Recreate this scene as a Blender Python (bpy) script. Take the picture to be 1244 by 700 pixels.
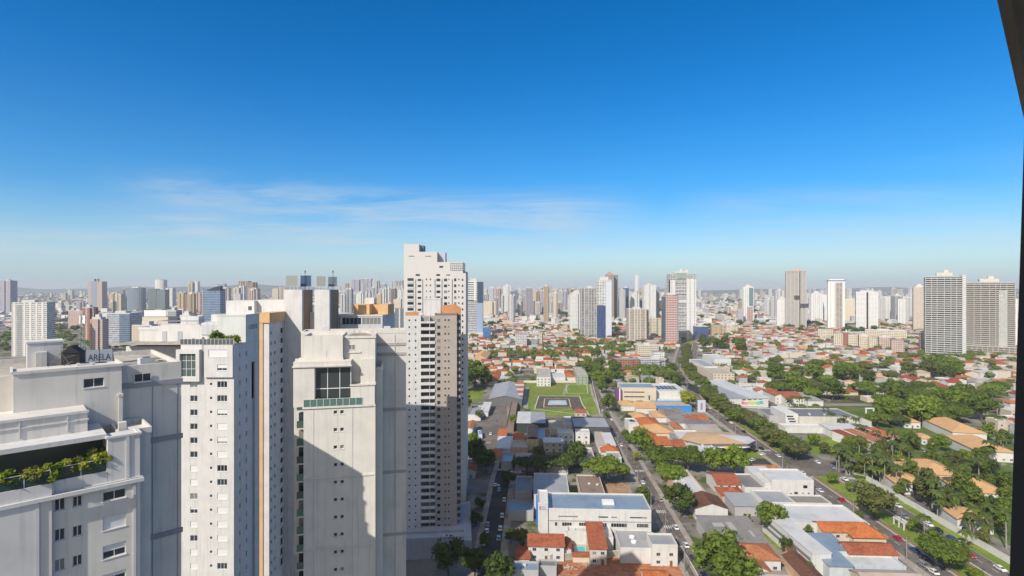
import bpy, math, random
from math import radians as rad, sin, cos, pi, sqrt, floor
from mathutils import Vector, Matrix
for o in list(bpy.data.objects): bpy.data.objects.remove(o)
SC = bpy.context.scene
COL = SC.collection
H, F, CU, CV = 105.0, 650.0, 622.0, 348.0          # eye height (m), focal length and centre of the 1244 px wide view

# ---------------------------------------------------------------- camera, light, exposure
cam = bpy.data.cameras.new('camera'); camo = bpy.data.objects.new('camera', cam); COL.objects.link(camo)
cam.sensor_width = 36.0; cam.lens = 36.0*F/1244.0; cam.shift_y = -2.0/1244.0
cam.clip_start = 0.05; cam.clip_end = 60000
camo.location = (0, 0, H); camo.rotation_euler = (rad(90), 0, 0)
SC.camera = camo
cam.dof.use_dof = True; cam.dof.focus_distance = 220; cam.dof.aperture_fstop = 5.6
SUN_AZ, SUN_EL = 214.0, 38.0                        # compass bearing from +Y (clockwise) and height of the sun
tosun = Vector((sin(rad(SUN_AZ))*cos(rad(SUN_EL)), cos(rad(SUN_AZ))*cos(rad(SUN_EL)), sin(rad(SUN_EL))))
sl = bpy.data.lights.new('sun', 'SUN'); slo = bpy.data.objects.new('sun', sl); COL.objects.link(slo)
sl.energy = 4.7; sl.angle = rad(0.5); sl.color = (1.0, 0.935, 0.83)
slo.rotation_euler = (-tosun).to_track_quat('-Z', 'Y').to_euler(); slo.location = (0, 0, 400)
SC.view_settings.view_transform = 'Standard'; SC.view_settings.look = 'None'
SC.view_settings.exposure = 0.12; SC.view_settings.gamma = 1.0; SC.view_settings.use_curve_mapping = False
SC.cycles.max_bounces = 5; SC.cycles.diffuse_bounces = 2; SC.cycles.glossy_bounces = 2
SC.cycles.transmission_bounces = 2; SC.cycles.volume_bounces = 0; SC.cycles.transparent_max_bounces = 4
SC.cycles.caustics_reflective = False; SC.cycles.caustics_refractive = False
SC.cycles.use_denoising = True

def nd(nt, typ, *ins, out=0, **props):
    n = nt.nodes.new('ShaderNode'+typ)
    for k, v in props.items(): setattr(n, k, v)
    for i, v in enumerate(ins):
        if v is None: continue
        if isinstance(v, tuple) and len(v) == 2 and isinstance(v[0], str): s, v = n.inputs[v[0]], v[1]
        else: s = n.inputs[i]
        if hasattr(v, 'is_output'): nt.links.new(v, s)
        else:
            if hasattr(v, '__len__') and s.type == 'RGBA' and len(v) == 3: v = (*v, 1)
            s.default_value = v
    return n if out is None else n.outputs[out]
def ma(nt, op, a, b=None, c=None, clamp=False): return nd(nt, 'Math', a, b, c, operation=op, use_clamp=clamp)
def mixc(nt, f, a, b, blend='MIX'):
    n = nt.nodes.new('ShaderNodeMix'); n.data_type = 'RGBA'; n.blend_type = blend
    for s, v in ((n.inputs[0], f), (n.inputs[6], a), (n.inputs[7], b)):
        if hasattr(v, 'is_output'): nt.links.new(v, s)
        else: s.default_value = v if not hasattr(v, '__len__') else ((*v, 1) if len(v) == 3 else v)
    return n.outputs[2]
def ramp(nt, f, a, b, ca=0.0, cb=1.0):
    n = nt.nodes.new('ShaderNodeMapRange'); n.clamp = True; n.interpolation_type = 'SMOOTHSTEP'
    nt.links.new(f, n.inputs[0]); n.inputs[1].default_value = a; n.inputs[2].default_value = b
    n.inputs[3].default_value = ca; n.inputs[4].default_value = cb
    return n.outputs[0]
def vscale(nt, v, s): return nd(nt, 'Vector' + 'Math', v, s, operation='MULTIPLY')
def noise(nt, v, scale, detail=3.0, rough=0.55): return nd(nt, 'TexNoise', ('Vector', v), ('Scale', scale), ('Detail', detail), ('Roughness', rough))
def S(r, g, b):                                     # sRGB bytes to linear
    return tuple(((c/255)/12.92 if c <= 10 else ((c/255+0.055)/1.055)**2.4) for c in (r, g, b))

w = bpy.data.worlds.new('World'); SC.world = w; w.use_nodes = True
nt = w.node_tree; bg = nt.nodes['Background']
sky = nt.nodes.new('ShaderNodeTexSky'); sky.sky_type = 'NISHITA'; sky.sun_disc = False
sky.sun_elevation = rad(SUN_EL); sky.sun_rotation = rad(SUN_AZ)
sky.altitude = 800; sky.air_density = 1.0; sky.dust_density = 0.3; sky.ozone_density = 3.0
hs = nd(nt, 'HueSaturation', ('Hue', 0.504), ('Saturation', 1.72), ('Value', 1.3), ('Color', sky.outputs[0]))
gen = nd(nt, 'TexCoord', out=None).outputs['Generated']
sx = nd(nt, 'SeparateXYZ', gen, out=None)
zz = ma(nt, 'MAXIMUM', sx.outputs[2], 0.0)
den = ma(nt, 'ADD', zz, 0.06)
px, py = ma(nt, 'DIVIDE', sx.outputs[0], den), ma(nt, 'DIVIDE', sx.outputs[1], den)
CLOUD_SEED = 8.4
cv = nd(nt, 'CombineXYZ', ma(nt, 'MULTIPLY', px, 0.55), ma(nt, 'MULTIPLY', py, 1.0), CLOUD_SEED)
warp = nd(nt, 'TexNoise', ('Vector', cv), ('Scale', 0.35), ('Detail', 2.0), out=1)
cv2 = nd(nt, 'VectorMath', cv, vscale(nt, warp, (2.2, 2.2, 0)), operation='ADD')
n1 = noise(nt, cv2, 0.30, 6.0, 0.62)
n2 = noise(nt, cv2, 1.7, 6.0, 0.65)
wisp = ma(nt, 'MULTIPLY', ramp(nt, n1, 0.36, 0.60), ramp(nt, n2, 0.26, 0.68))
band = ma(nt, 'MULTIPLY', ramp(nt, zz, 0.015, 0.07), ramp(nt, zz, 0.20, 0.145))
azr = ma(nt, 'DIVIDE', sx.outputs[0], ma(nt, 'MAXIMUM', sx.outputs[1], 0.05))
mid = ma(nt, 'MULTIPLY', ramp(nt, azr, -0.85, -0.55), ramp(nt, azr, 0.32, 0.05))
low = ma(nt, 'MULTIPLY', ramp(nt, azr, -0.35, -0.6), ramp(nt, zz, 0.095, 0.065))
side = ma(nt, 'MULTIPLY', ramp(nt, azr, 0.2, 0.5), 0.4)
where = ma(nt, 'MAXIMUM', ma(nt, 'MAXIMUM', mid, low), side)
cf = ma(nt, 'MULTIPLY', ma(nt, 'MULTIPLY', ma(nt, 'MULTIPLY', wisp, band), where), 0.68)
veil = ma(nt, 'MULTIPLY', ma(nt, 'POWER', ma(nt, 'SUBTRACT', 1.0, ma(nt, 'DIVIDE', zz, 0.62), clamp=True), 4.6), 0.95)
c1 = mixc(nt, veil, hs, (3.5, 4.9, 6.0))
sd = nd(nt, 'VectorMath', gen, tuple(tosun), operation='DOT_PRODUCT', out=None).outputs['Value']
c1 = mixc(nt, ramp(nt, sd, 0.22, 0.9, 0.0, 0.92), c1, (6.4, 6.0, 5.5))   # whiter glow round the sun, behind the viewer, added to neutralise the blue fill
c2 = mixc(nt, cf, c1, (5.2, 6.1, 6.9))
nt.links.new(c2, bg.inputs[0]); bg.inputs[1].default_value = 0.105

# ---------------------------------------------------------------- helpers
R = random.Random(11)
def G(u, v): Y = H*F/(v-CV); return ((u-CU)/F*Y, Y)
def XU(u, Y): return (u-CU)/F*Y
def ZV(v, Y): return H-(v-CV)/F*Y
def UX(x, y): return CU+F*x/max(y, 1)

class MB:
    def __init__(s): s.v = []; s.f = []; s.m = []
    def add(s, vs, fs, mi=0):
        o = len(s.v); s.v += [tuple(p) for p in vs]
        for f in fs: s.f.append(tuple(o+i for i in f)); s.m.append(mi)
        return s
    def box(s, x0, x1, y0, y1, z0, z1, mi=0):
        return s.add([(x0,y0,z0),(x1,y0,z0),(x1,y1,z0),(x0,y1,z0),(x0,y0,z1),(x1,y0,z1),(x1,y1,z1),(x0,y1,z1)],
                     [(0,3,2,1),(4,5,6,7),(0,1,5,4),(1,2,6,5),(2,3,7,6),(3,0,4,7)], mi)
    def prism(s, pts, z0, z1, mi=0, top=None):
        n = len(pts)
        s.add([(x,y,z0) for x,y in pts]+[(x,y,z1) for x,y in pts], [(i,(i+1)%n,n+(i+1)%n,n+i) for i in range(n)], mi)
        return s.add([(x,y,z1) for x,y in pts], [tuple(range(n))], mi if top is None else top)
    def poly(s, pts, z, mi=0): return s.add([(x,y,z) for x,y in pts], [tuple(range(len(pts)))], mi)
    def bar(s, a, b, r, n=6, r2=None, mi=0):
        a, b = Vector(a), Vector(b); d = (b-a).normalized(); r2 = r if r2 is None else r2
        t = Vector((0,0,1)) if abs(d.z) < .9 else Vector((1,0,0)); p = d.cross(t).normalized(); q = d.cross(p)
        vs = [a+(p*cos(2*pi*i/n)+q*sin(2*pi*i/n))*r for i in range(n)]+[b+(p*cos(2*pi*i/n)+q*sin(2*pi*i/n))*r2 for i in range(n)]
        return s.add(vs, [(i,n+i,n+(i+1)%n,(i+1)%n) for i in range(n)]+[tuple(range(n)), tuple(range(2*n-1,n-1,-1))], mi)
    def parapet(s, x0, x1, y0, y1, z0, z1, t=.25, mi=0):
        s.box(x0,x1,y0,y0+t,z0,z1,mi); s.box(x0,x1,y1-t,y1,z0,z1,mi)
        s.box(x0,x0+t,y0+t,y1-t,z0,z1,mi); s.box(x1-t,x1,y0+t,y1-t,z0,z1,mi); return s
    def wall(s, p, ang, L, z0, z1, holes=(), depth=.22, mi=0, back=None):
        """a wall face from p along the heading ang, outward side to its right; holes (x0,x1,za,zb) get reveals and, with back, a back face"""
        e = Vector((cos(ang), sin(ang), 0)); inn = Vector((-sin(ang), cos(ang), 0)); p = Vector((p[0], p[1], 0))
        P = lambda x, z, d=0: p+e*x+inn*d+Vector((0,0,z))
        holes = [h for h in holes if h[0] >= 0 and h[1] <= L and h[2] >= z0 and h[3] <= z1]
        xs = sorted({0, L, *[round(h[0],4) for h in holes], *[round(h[1],4) for h in holes]})
        zs = sorted({z0, z1, *[round(h[2],4) for h in holes], *[round(h[3],4) for h in holes]})
        idx = {}
        hs_ = {(round(h[0],4),round(h[1],4),round(h[2],4),round(h[3],4)) for h in holes}
        for j in range(len(zs)-1):
            zc = (zs[j]+zs[j+1])/2
            row = [h for h in hs_ if h[2] < zc < h[3]]
            i = 0
            cells = []
            for i in range(len(xs)-1):
                xc = (xs[i]+xs[i+1])/2
                solid = not any(h[0] < xc < h[1] for h in row)
                if solid and cells and cells[-1][1] == xs[i]: cells[-1][1] = xs[i+1]
                elif solid: cells.append([xs[i], xs[i+1]])
            for a, b in cells: s.add([P(a,zs[j]),P(b,zs[j]),P(b,zs[j+1]),P(a,zs[j+1])], [(0,1,2,3)], mi)
        for a, b, c, d in hs_:
            s.add([P(a,c),P(b,c),P(b,d),P(a,d),P(a,c,depth),P(b,c,depth),P(b,d,depth),P(a,d,depth)],
                  [(0,1,5,4),(1,2,6,5),(2,3,7,6),(3,0,4,7)], mi)
            if back is not None: s.add([P(a,c,depth),P(b,c,depth),P(b,d,depth),P(a,d,depth)], [(0,1,2,3)], back)
        return s
    def mesh(s, name, mats, smooth=False):
        me = bpy.data.meshes.new(name); me.from_pydata(s.v, [], s.f)
        for m in (mats if isinstance(mats, (list, tuple)) else [mats]): me.materials.append(m)
        if any(s.m): me.polygons.foreach_set('material_index', s.m)
        if smooth: me.polygons.foreach_set('use_smooth', [True]*len(s.f))
        me.update(); return me
    def obj(s, name, mats, parent=None, smooth=False, loc=(0,0,0), rz=0.0):
        return link(name, s.mesh(name, mats, smooth), parent, loc, rz)
def link(name, data, parent=None, loc=(0,0,0), rz=0.0):
    o = bpy.data.objects.new(name, data); COL.objects.link(o)
    if parent is not None: o.parent = parent
    o.location = loc; o.rotation_euler = (0, 0, rz); return o
LBL = []
def tag(o, label, cat, group=None):
    o['label'] = label; o['category'] = cat
    if group: o['group'] = group
    LBL.append(o); return o
def thing(name, label, cat, loc=(0,0,0), rz=0.0, group=None):
    o = bpy.data.objects.new(name, None); COL.objects.link(o); o.empty_display_size = .5
    o.location = loc; o.rotation_euler = (0, 0, rz); return tag(o, label, cat, group)
def struct(o, kind='structure'): o['kind'] = kind; return o
KIDS = {}
def dup(root, loc, rz, label, group=None, scale=1.0, mats=None):
    kids = KIDS.get(root.name)
    if kids is None: kids = KIDS[root.name] = [(c, list(c.children)) for c in root.children]
    r = root.copy(); COL.objects.link(r); r.location = loc; r.rotation_euler = (0, 0, rz)
    if scale != 1.0: r.scale = (scale,)*3 if not isinstance(scale, tuple) else scale
    r['label'] = label; LBL.append(r)
    if group: r['group'] = group
    for c, gs in kids:
        d = c.copy(); COL.objects.link(d); d.parent = r
        if mats and c.name.split('.')[0] in mats:
            d.material_slots[0].link = 'OBJECT'; d.material_slots[0].material = mats[c.name.split('.')[0]]
        for g in gs: e = g.copy(); COL.objects.link(e); e.parent = d
    return r
ORD = ['', 'second', 'third', 'fourth', 'fifth', 'sixth', 'seventh', 'eighth', 'ninth', 'tenth', 'eleventh', 'twelfth', 'thirteenth', 'fourteenth', 'fifteenth',
       'sixteenth', 'seventeenth', 'eighteenth', 'nineteenth', 'twentieth']
def finish_labels():
    by = {}
    for o in LBL: by.setdefault(o['label'], []).append(o)
    for lab, os_ in by.items():
        if len(os_) < 2: continue
        os_.sort(key=lambda o: o.location.x/max(o.location.y, 1)); n = len(os_)
        for i, o in enumerate(os_):
            if i == 0: t = 'leftmost such'
            elif i == n-1: t = 'rightmost such'
            elif i <= n//2: t = (ORD[i] if i < 20 else 'twenty ' + (ORD[i-20] or 'first')) + ' such from left'
            else: t = (ORD[n-1-i] if n-1-i < 20 else 'twenty ' + (ORD[n-21-i] or 'first')) + ' such from right'
            if len((lab+' '+t).replace('-', ' ').split()) > 16: lab2 = lab.replace('dark screen edge', 'dark screen').replace('two storey', 'tall')
            else: lab2 = lab
            o['label'] = lab2 + ', ' + t
# ---------------------------------------------------------------- materials
MATS = {}
def pmat(name, rough=.8, spec=.3, metal=0.0):
    m = bpy.data.materials.new(name); m.use_nodes = True; b = m.node_tree.nodes['Principled BSDF']
    b.inputs['Roughness'].default_value = rough; b.inputs['Specular IOR Level'].default_value = spec; b.inputs['Metallic'].default_value = metal
    return m, m.node_tree, b
def mul(c, k): return tuple(min(1, x*k) for x in c)
def plaster(c, streak=.4, blotch=.2, rough=.85):
    """painted wall: blotches and vertical rain streaks"""
    key = ('plaster', c, streak, blotch)
    if key in MATS: return MATS[key]
    m, nt, b = pmat('plaster', rough, .2)
    tc = nd(nt, 'TexCoord', out=None).outputs['Object']
    n1 = noise(nt, tc, .35, 4.0); n2 = noise(nt, vscale(nt, tc, (1.6, 1.6, .07)), 1.0, 4.0, .6); n3 = noise(nt, tc, 6.0, 2.0)
    f = ma(nt, 'ADD', ma(nt, 'MULTIPLY', ramp(nt, n2, .48, .78), streak), ma(nt, 'MULTIPLY', ramp(nt, n1, .35, .75), blotch))
    col = mixc(nt, f, c, mul(c, .45)); col = mixc(nt, ma(nt, 'MULTIPLY', n3, .06), col, mul(c, .6))
    nt.links.new(col, b.inputs['Base Color']); MATS[key] = m; return m
def plain(c, rough=.6, spec=.4, metal=0.0, var=.12, sc=1.5):
    key = ('plain', c, rough, metal, var, sc)
    if key in MATS: return MATS[key]
    m, nt, b = pmat('paint', rough, spec, metal)
    tc = nd(nt, 'TexCoord', out=None).outputs['Object']
    col = mixc(nt, ma(nt, 'MULTIPLY', noise(nt, tc, sc, 4.0), var*2), c, mul(c, .55))
    nt.links.new(col, b.inputs['Base Color']); MATS[key] = m; return m
def tiles(c, c2=None, dirt=.5):
    """fired clay roof tiles: single tiles differ, courses show as fine rows, moss and soot in patches"""
    key = ('tiles', c, c2)
    if key in MATS: return MATS[key]
    m, nt, b = pmat('roof_tiles', .85, .2)
    tc = nd(nt, 'TexCoord', out=None).outputs['Object']; oi = nd(nt, 'ObjectInfo', out=None).outputs['Random']
    tc2 = nd(nt, 'VectorMath', tc, nd(nt, 'CombineXYZ', ma(nt, 'MULTIPLY', oi, 90.0), oi, 0.0), operation='ADD')
    cell = nd(nt, 'TexVoronoi', ('Vector', tc2), ('Scale', 1.7), out=1)
    rv = nd(nt, 'SeparateColor', cell)
    n1 = noise(nt, tc2, .22, 5.0, .65); n2 = noise(nt, tc2, 2.5, 3.0)
    col = mixc(nt, ma(nt, 'MULTIPLY', rv, .95), c, c2 or mul(c, .62))
    col = mixc(nt, ramp(nt, n1, .48, .72, 0, dirt), col, mul(c, .28))
    col = mixc(nt, ramp(nt, n2, .5, .8, 0, .3), col, mul(c, 1.35))
    wv = nd(nt, 'TexWave', ('Vector', tc2), ('Scale', .9), ('Distortion', .4), ('Detail', 1.0), out=1)
    col = mixc(nt, ma(nt, 'MULTIPLY', wv, .22), col, mul(c, .4))
    nt.links.new(col, b.inputs['Base Color']); MATS[key] = m; return m
def sheet(c, rough=.5, metal=.0, rust=.25, rib=1.2):
    """corrugated sheet roof with seams, weathered"""
    key = ('sheet', c, rough, rust)
    if key in MATS: return MATS[key]
    m, nt, b = pmat('sheet_roof', rough, .4, metal)
    tc = nd(nt, 'TexCoord', out=None).outputs['Object']; oi = nd(nt, 'ObjectInfo', out=None).outputs['Random']
    tc2 = nd(nt, 'VectorMath', tc, nd(nt, 'CombineXYZ', ma(nt, 'MULTIPLY', oi, 70.0), ma(nt, 'MULTIPLY', oi, 37.0), 0.0), operation='ADD')
    wv = nd(nt, 'TexWave', ('Vector', tc2), ('Scale', .32*rib), out=1)
    n1 = noise(nt, tc2, .12, 5.0, .65); n2 = noise(nt, vscale(nt, tc2, (2.0, .15, 1)), .6, 4.0)
    col = mixc(nt, ramp(nt, wv, .85, 1.0, 0, .22), c, mul(c, .5))
    col = mixc(nt, ramp(nt, n1, .42, .75, 0, rust*1.6), col, mul(c, .42))
    col = mixc(nt, ramp(nt, n2, .5, .8, 0, rust), col, mul((c[0]*1.15, c[1], c[2]*.85), .55))
    nt.links.new(col, b.inputs['Base Color']); MATS[key] = m; return m
def glassy(c=(.02, .03, .04), rough=.12):
    key = ('glass', c, rough)
    if key in MATS: return MATS[key]
    m, nt, b = pmat('window_glass', rough, .6)
    oi = nd(nt, 'ObjectInfo', out=None).outputs['Random']
    col = mixc(nt, oi, mul(c, .5), mul(c, 2.2)); col = mixc(nt, ma(nt, 'MULTIPLY', ma(nt, 'GREATER_THAN', oi, .82), .6 if rough > .1 else 0.0), col, (.33, .31, .28)); nt.links.new(col, b.inputs['Base Color']); MATS[key] = m; return m
def facade(wall, glass=(.035, .045, .06), fh=3.0, bay=3.0, ww=.45, wh=.42, slab=None, sf=.22, roof=(.32, .31, .3), blind=.35, dx=0.0, shiny=.25, gapx=0, edge=None):
    """storeys of windows on a tower seen far off: one window per bay and storey, some with blinds; own colours, no light or shade"""
    key = ('facade', wall, glass, fh, bay, ww, wh, slab, sf, roof, blind, dx, gapx, edge)
    if key in MATS: return MATS[key]
    m, nt, b = pmat('facade', .8, .3)
    T = nd(nt, 'TexCoord', out=None); p = nd(nt, 'SeparateXYZ', T.outputs['Object'], out=None); n = nd(nt, 'SeparateXYZ', T.outputs['Normal'], out=None)
    oi = nd(nt, 'ObjectInfo', out=None).outputs['Random']
    side = ma(nt, 'GREATER_THAN', ma(nt, 'ABSOLUTE', n.outputs[0]), ma(nt, 'ABSOLUTE', n.outputs[1]))
    h = nd(nt, 'Mix', side, None, p.outputs[0], p.outputs[1]) if False else ma(nt, 'ADD', ma(nt, 'MULTIPLY', p.outputs[1], side), ma(nt, 'MULTIPLY', p.outputs[0], ma(nt, 'SUBTRACT', 1.0, side)))
    hb = ma(nt, 'ADD', ma(nt, 'DIVIDE', h, bay), 100.0+dx); zb = ma(nt, 'DIVIDE', p.outputs[2], fh)
    fx, fz = ma(nt, 'FRACT', hb), ma(nt, 'FRACT', zb)
    mx = ma(nt, 'LESS_THAN', ma(nt, 'ABSOLUTE', ma(nt, 'SUBTRACT', fx, .5)), ww/2)
    mz = ma(nt, 'LESS_THAN', ma(nt, 'ABSOLUTE', ma(nt, 'SUBTRACT', fz, .55)), wh/2)
    k = ma(nt, 'MULTIPLY', mx, mz)
    if gapx:                                         # leave every gapx-th bay blank
        k = ma(nt, 'MULTIPLY', k, ma(nt, 'GREATER_THAN', ma(nt, 'FRACT', ma(nt, 'DIVIDE', ma(nt, 'FLOOR', hb), float(gapx))), .3))
    rnd = nd(nt, 'TexWhiteNoise', nd(nt, 'CombineXYZ', ma(nt, 'FLOOR', hb), ma(nt, 'FLOOR', zb), ma(nt, 'MULTIPLY', oi, 33.0)))
    gl = mixc(nt, ramp(nt, rnd, 1-blind, 1-blind+.25), glass, mul(wall, .7)); gl = mixc(nt, ma(nt, 'MULTIPLY', rnd, .6), gl, mul(glass, 2.5))
    tc = T.outputs['Object']
    st = noise(nt, vscale(nt, tc, (.5, .5, .03)), 1.0, 3.0)
    wc = mixc(nt, ramp(nt, st, .42, .75, 0, .2), wall, mul(wall, .55))
    if slab is not None: wc = mixc(nt, ma(nt, 'LESS_THAN', fz, sf), wc, slab)
    if edge is not None: wc = mixc(nt, ma(nt, 'LESS_THAN', ma(nt, 'FRACT', ma(nt, 'DIVIDE', hb, float(gapx or 3))), .3), wc, edge)
    col = mixc(nt, k, wc, gl)
    up = ma(nt, 'GREATER_THAN', n.outputs[2], .7)
    rc = mixc(nt, ramp(nt, noise(nt, tc, .15, 4.0), .4, .7), roof, mul(roof, .6))
    col = mixc(nt, up, col, rc); nt.links.new(col, b.inputs['Base Color'])
    k2 = ma(nt, 'MULTIPLY', k, ma(nt, 'SUBTRACT', 1.0, up))
    nt.links.new(ma(nt, 'SUBTRACT', .85, ma(nt, 'MULTIPLY', k2, .85-shiny)), b.inputs['Roughness'])
    MATS[key] = m; return m
def leafmat(c, c2):
    key = ('leaf', c, c2)
    if key in MATS: return MATS[key]
    m = bpy.data.materials.new('foliage'); m.use_nodes = True; nt = m.node_tree; b = nt.nodes['Principled BSDF']
    b.inputs['Roughness'].default_value = .65; b.inputs['Specular IOR Level'].default_value = .2
    T = nd(nt, 'TexCoord', out=None).outputs['Object']; oi = nd(nt, 'ObjectInfo', out=None).outputs['Random']
    T2 = nd(nt, 'VectorMath', T, nd(nt, 'CombineXYZ', ma(nt, 'MULTIPLY', oi, 50.0), 0.0, 0.0), operation='ADD')
    col = mixc(nt, ramp(nt, noise(nt, T2, .55, 4.0), .42, .60), c, c2)
    col = mixc(nt, ma(nt, 'MULTIPLY', oi, .55), col, mul(c, .6)); col = mixc(nt, ramp(nt, noise(nt, T2, 3.0, 2.0), .45, .75, 0, .5), col, mul(c2, 1.5))
    nt.links.new(col, b.inputs['Base Color'])
    tr = nt.nodes.new('ShaderNodeBsdfTranslucent'); nt.links.new(mixc(nt, .5, col, mul(c2, 1.8)), tr.inputs[0])
    mx = nt.nodes.new('ShaderNodeMixShader'); mx.inputs[0].default_value = .28
    nt.links.new(b.outputs[0], mx.inputs[1]); nt.links.new(tr.outputs[0], mx.inputs[2])
    nt.links.new(mx.outputs[0], nt.nodes['Material Output'].inputs[0]); MATS[key] = m; return m
def groundmat(name, cols, scales, rough=.9):
    """cols blended one over the other by noises of the given scales"""
    m, nt, b = pmat(name, rough, .2)
    T = nd(nt, 'TexCoord', out=None).outputs['Object']; col = cols[0]
    for i, (c, (sc, lo, hi)) in enumerate(zip(cols[1:], scales)):
        v = nd(nt, 'VectorMath', T, (i*31.7, i*17.3, 0), operation='ADD')
        col = mixc(nt, ramp(nt, noise(nt, v, sc, 6.0, .62), lo, hi), col, c)
    nt.links.new(col, b.inputs['Base Color']); return m
WHITE, CREAM, GREYW = (.74, .74, .73), (.66, .6, .5), (.5, .5, .51)
BRICK, ORANGE, TERRA, TAN, REDR, BROWNR = (.40, .125, .065), (.55, .175, .06), (.47, .19, .09), (.60, .36, .18), (.36, .08, .05), (.17, .085, .055)
conc = plain((.34, .33, .31), .9, .2, var=.3, sc=.4); conc_d = plain((.16, .155, .15), .9, .2, var=.3, sc=.4)
dark = plain((.03, .03, .032), .5); metal = plain((.45, .46, .47), .35, .5, .6); white_p = plain((.78, .78, .78), .45)
glass_d = glassy(); glass_g = glassy((.035, .07, .065), .08); glass_b = glassy((.03, .06, .11), .08)
asphalt = groundmat('asphalt', [(.135, .12, .108), (.19, .165, .145), (.09, .083, .078), (.22, .185, .155)], [(.05, .42, .6), (.35, .52, .66), (.9, .62, .76)])
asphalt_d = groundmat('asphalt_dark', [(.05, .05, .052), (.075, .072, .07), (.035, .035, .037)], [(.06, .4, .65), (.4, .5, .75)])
grass_m = groundmat('lawn', [(.15, .21, .03), (.22, .26, .05), (.10, .16, .025), (.26, .22, .1)], [(.06, .42, .62), (.4, .45, .7), (.13, .64, .76)])
pave = groundmat('paving', [(.3, .26, .22), (.38, .35, .31), (.2, .17, .14)], [(.2, .4, .65), (.7, .5, .75)])
dirt = groundmat('red_earth', [(.34, .13, .065), (.45, .2, .11), (.2, .07, .04), (.5, .33, .22)], [(.12, .4, .62), (.5, .5, .7), (.25, .62, .75)])
city = groundmat('city_ground', [(.19, .172, .155), (.27, .25, .225), (.09, .087, .083), (.075, .10, .03), (.27, .15, .09)], [(.035, .4, .6), (.025, .55, .68), (.03, .50, .60), (.05, .62, .72)])
# ---------------------------------------------------------------- ground, roads, field
def sheetobj(name, pts, z, m, kind='structure'):
    return struct(MB().poly(pts, z).obj(name, m), kind)
g = MB(); n = 24; xs = [-16000+32000*i/n for i in range(n+1)]; ys = [-1500+17500*j/n for j in range(n+1)]
g.add([(x, y, 0) for y in ys for x in xs], [(j*(n+1)+i, j*(n+1)+i+1, (j+1)*(n+1)+i+1, (j+1)*(n+1)+i) for j in range(n) for i in range(n)])
struct(g.obj('ground', city))
def hill(x0, x1, y, hmax, seed, name='hill'):
    r = random.Random(seed); mb = MB(); n = 60; ph = [r.uniform(0, 6) for _ in range(4)]
    vs = []
    for i in range(n+1):
        t = i/n; x = x0+(x1-x0)*t
        e = min(1, t*6, (1-t)*6); e = e*e*(3-2*e)
        hh = hmax*e*(.62+.2*sin(t*9+ph[0])+.12*sin(t*23+ph[1])+.06*sin(t*51+ph[2]))
        vs += [(x, y-900, -2), (x, y-350, hh*.55), (x, y, max(hh, 0)), (x, y+900, -2)]
    mb.add(vs, [(i*4+k, i*4+4+k, i*4+5+k, i*4+1+k) for i in range(n) for k in range(3)])
    return struct(mb.obj(name, hillm, smooth=True))
hillm = groundmat('hill_woods', [(.03, .05, .035), (.06, .08, .05), (.1, .09, .07)], [(.004, .45, .6), (.011, .6, .7)])
hill(-12500, -2600, 10800, 150, 3); hill(3000, 12500, 10200, 95, 5); hill(-3500, 4200, 11500, 80, 8)

AV = [(157, 100), (161, 194), (173, 477), (190, 560), (214, 682), (273, 853), (330, 1010), (420, 1250)]
S2 = [(63.3, 100), (67.6, 194), (72.5, 310), (76, 420), (82.5, 520), (95, 640), (118, 780), (160, 1000)]
S3 = [(-9.5, 120), (-8.5, 215), (-5, 300), (-2, 330)]
def xat(pl, y):
    for (a, b), (c, d) in zip(pl, pl[1:]):
        if y <= d: return a+(c-a)*(y-b)/(d-b)
    return pl[-1][0]
def ribbon(name, pl, o0, o1, z, m, y0=None, y1=None, thick=0, kind='structure', step=12):
    y0 = pl[0][1] if y0 is None else y0; y1 = pl[-1][1] if y1 is None else y1
    k = max(1, int((y1-y0)/step)); ys = [y0+(y1-y0)*i/k for i in range(k+1)]
    mb = MB()
    if thick:
        vs = []
        for y in ys: a = xat(pl, y); vs += [(a+o0, y, z), (a+o0, y, z+thick), (a+o1, y, z+thick), (a+o1, y, z)]
        mb.add(vs, [(i*4+q, i*4+q+1, i*4+5+q, i*4+4+q) for i in range(k) for q in range(3)]+[(0,3,2,1), (k*4, k*4+1, k*4+2, k*4+3)])
    else:
        vs = []
        for y in ys: a = xat(pl, y); vs += [(a+o0, y, z), (a+o1, y, z)]
        mb.add(vs, [(i*2, i*2+1, i*2+3, i*2+2) for i in range(k)])
    return struct(mb.obj(name, m), kind)
kerb_m = plain((.62, .61, .59), .8, var=.2); paint_w = plain((.72, .72, .7), .7, var=.25, sc=3)
brickpave = plain((.3, .17, .12), .85, var=.25, sc=2)
ribbon('avenue', AV, -9.5, 0, .02, asphalt); ribbon('avenue', AV, 12.5, 22, .02, asphalt)
for a, b in ((100, 296), (338, 620), (640, 1250)):
    ribbon('median', AV, .3, 12.2, 0, grass_m, a, b, .13)
    ribbon('kerb', AV, 0, .3, 0, kerb_m, a, b, .17); ribbon('kerb', AV, 12.2, 12.5, 0, kerb_m, a, b, .17)
    ribbon('median_path', AV, .4, 2.0, .138, brickpave, a+1, b-1); ribbon('median_path', AV, 10.6, 12.0, .138, brickpave, a+1, b-1)
sheetobj('avenue_crossing', [(165.5, 296), (178.5, 296), (180.5, 338), (167.2, 338)], .016, asphalt)
ribbon('pavement', AV, -12.5, -9.5, 0, pave, None, 1000, .12); ribbon('verge', AV, 22, 26.5, 0, grass_m, 100, 292, .1)
ribbon('verge', AV, 22, 26, 0, grass_m, 336, 700, .1)
ribbon('street', S2, -3.2, 3.2, .02, asphalt); ribbon('pavement', S2, -5.4, -3.2, 0, pave, None, None, .12); ribbon('pavement', S2, 3.2, 5.6, 0, pave, None, None, .12)
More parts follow.
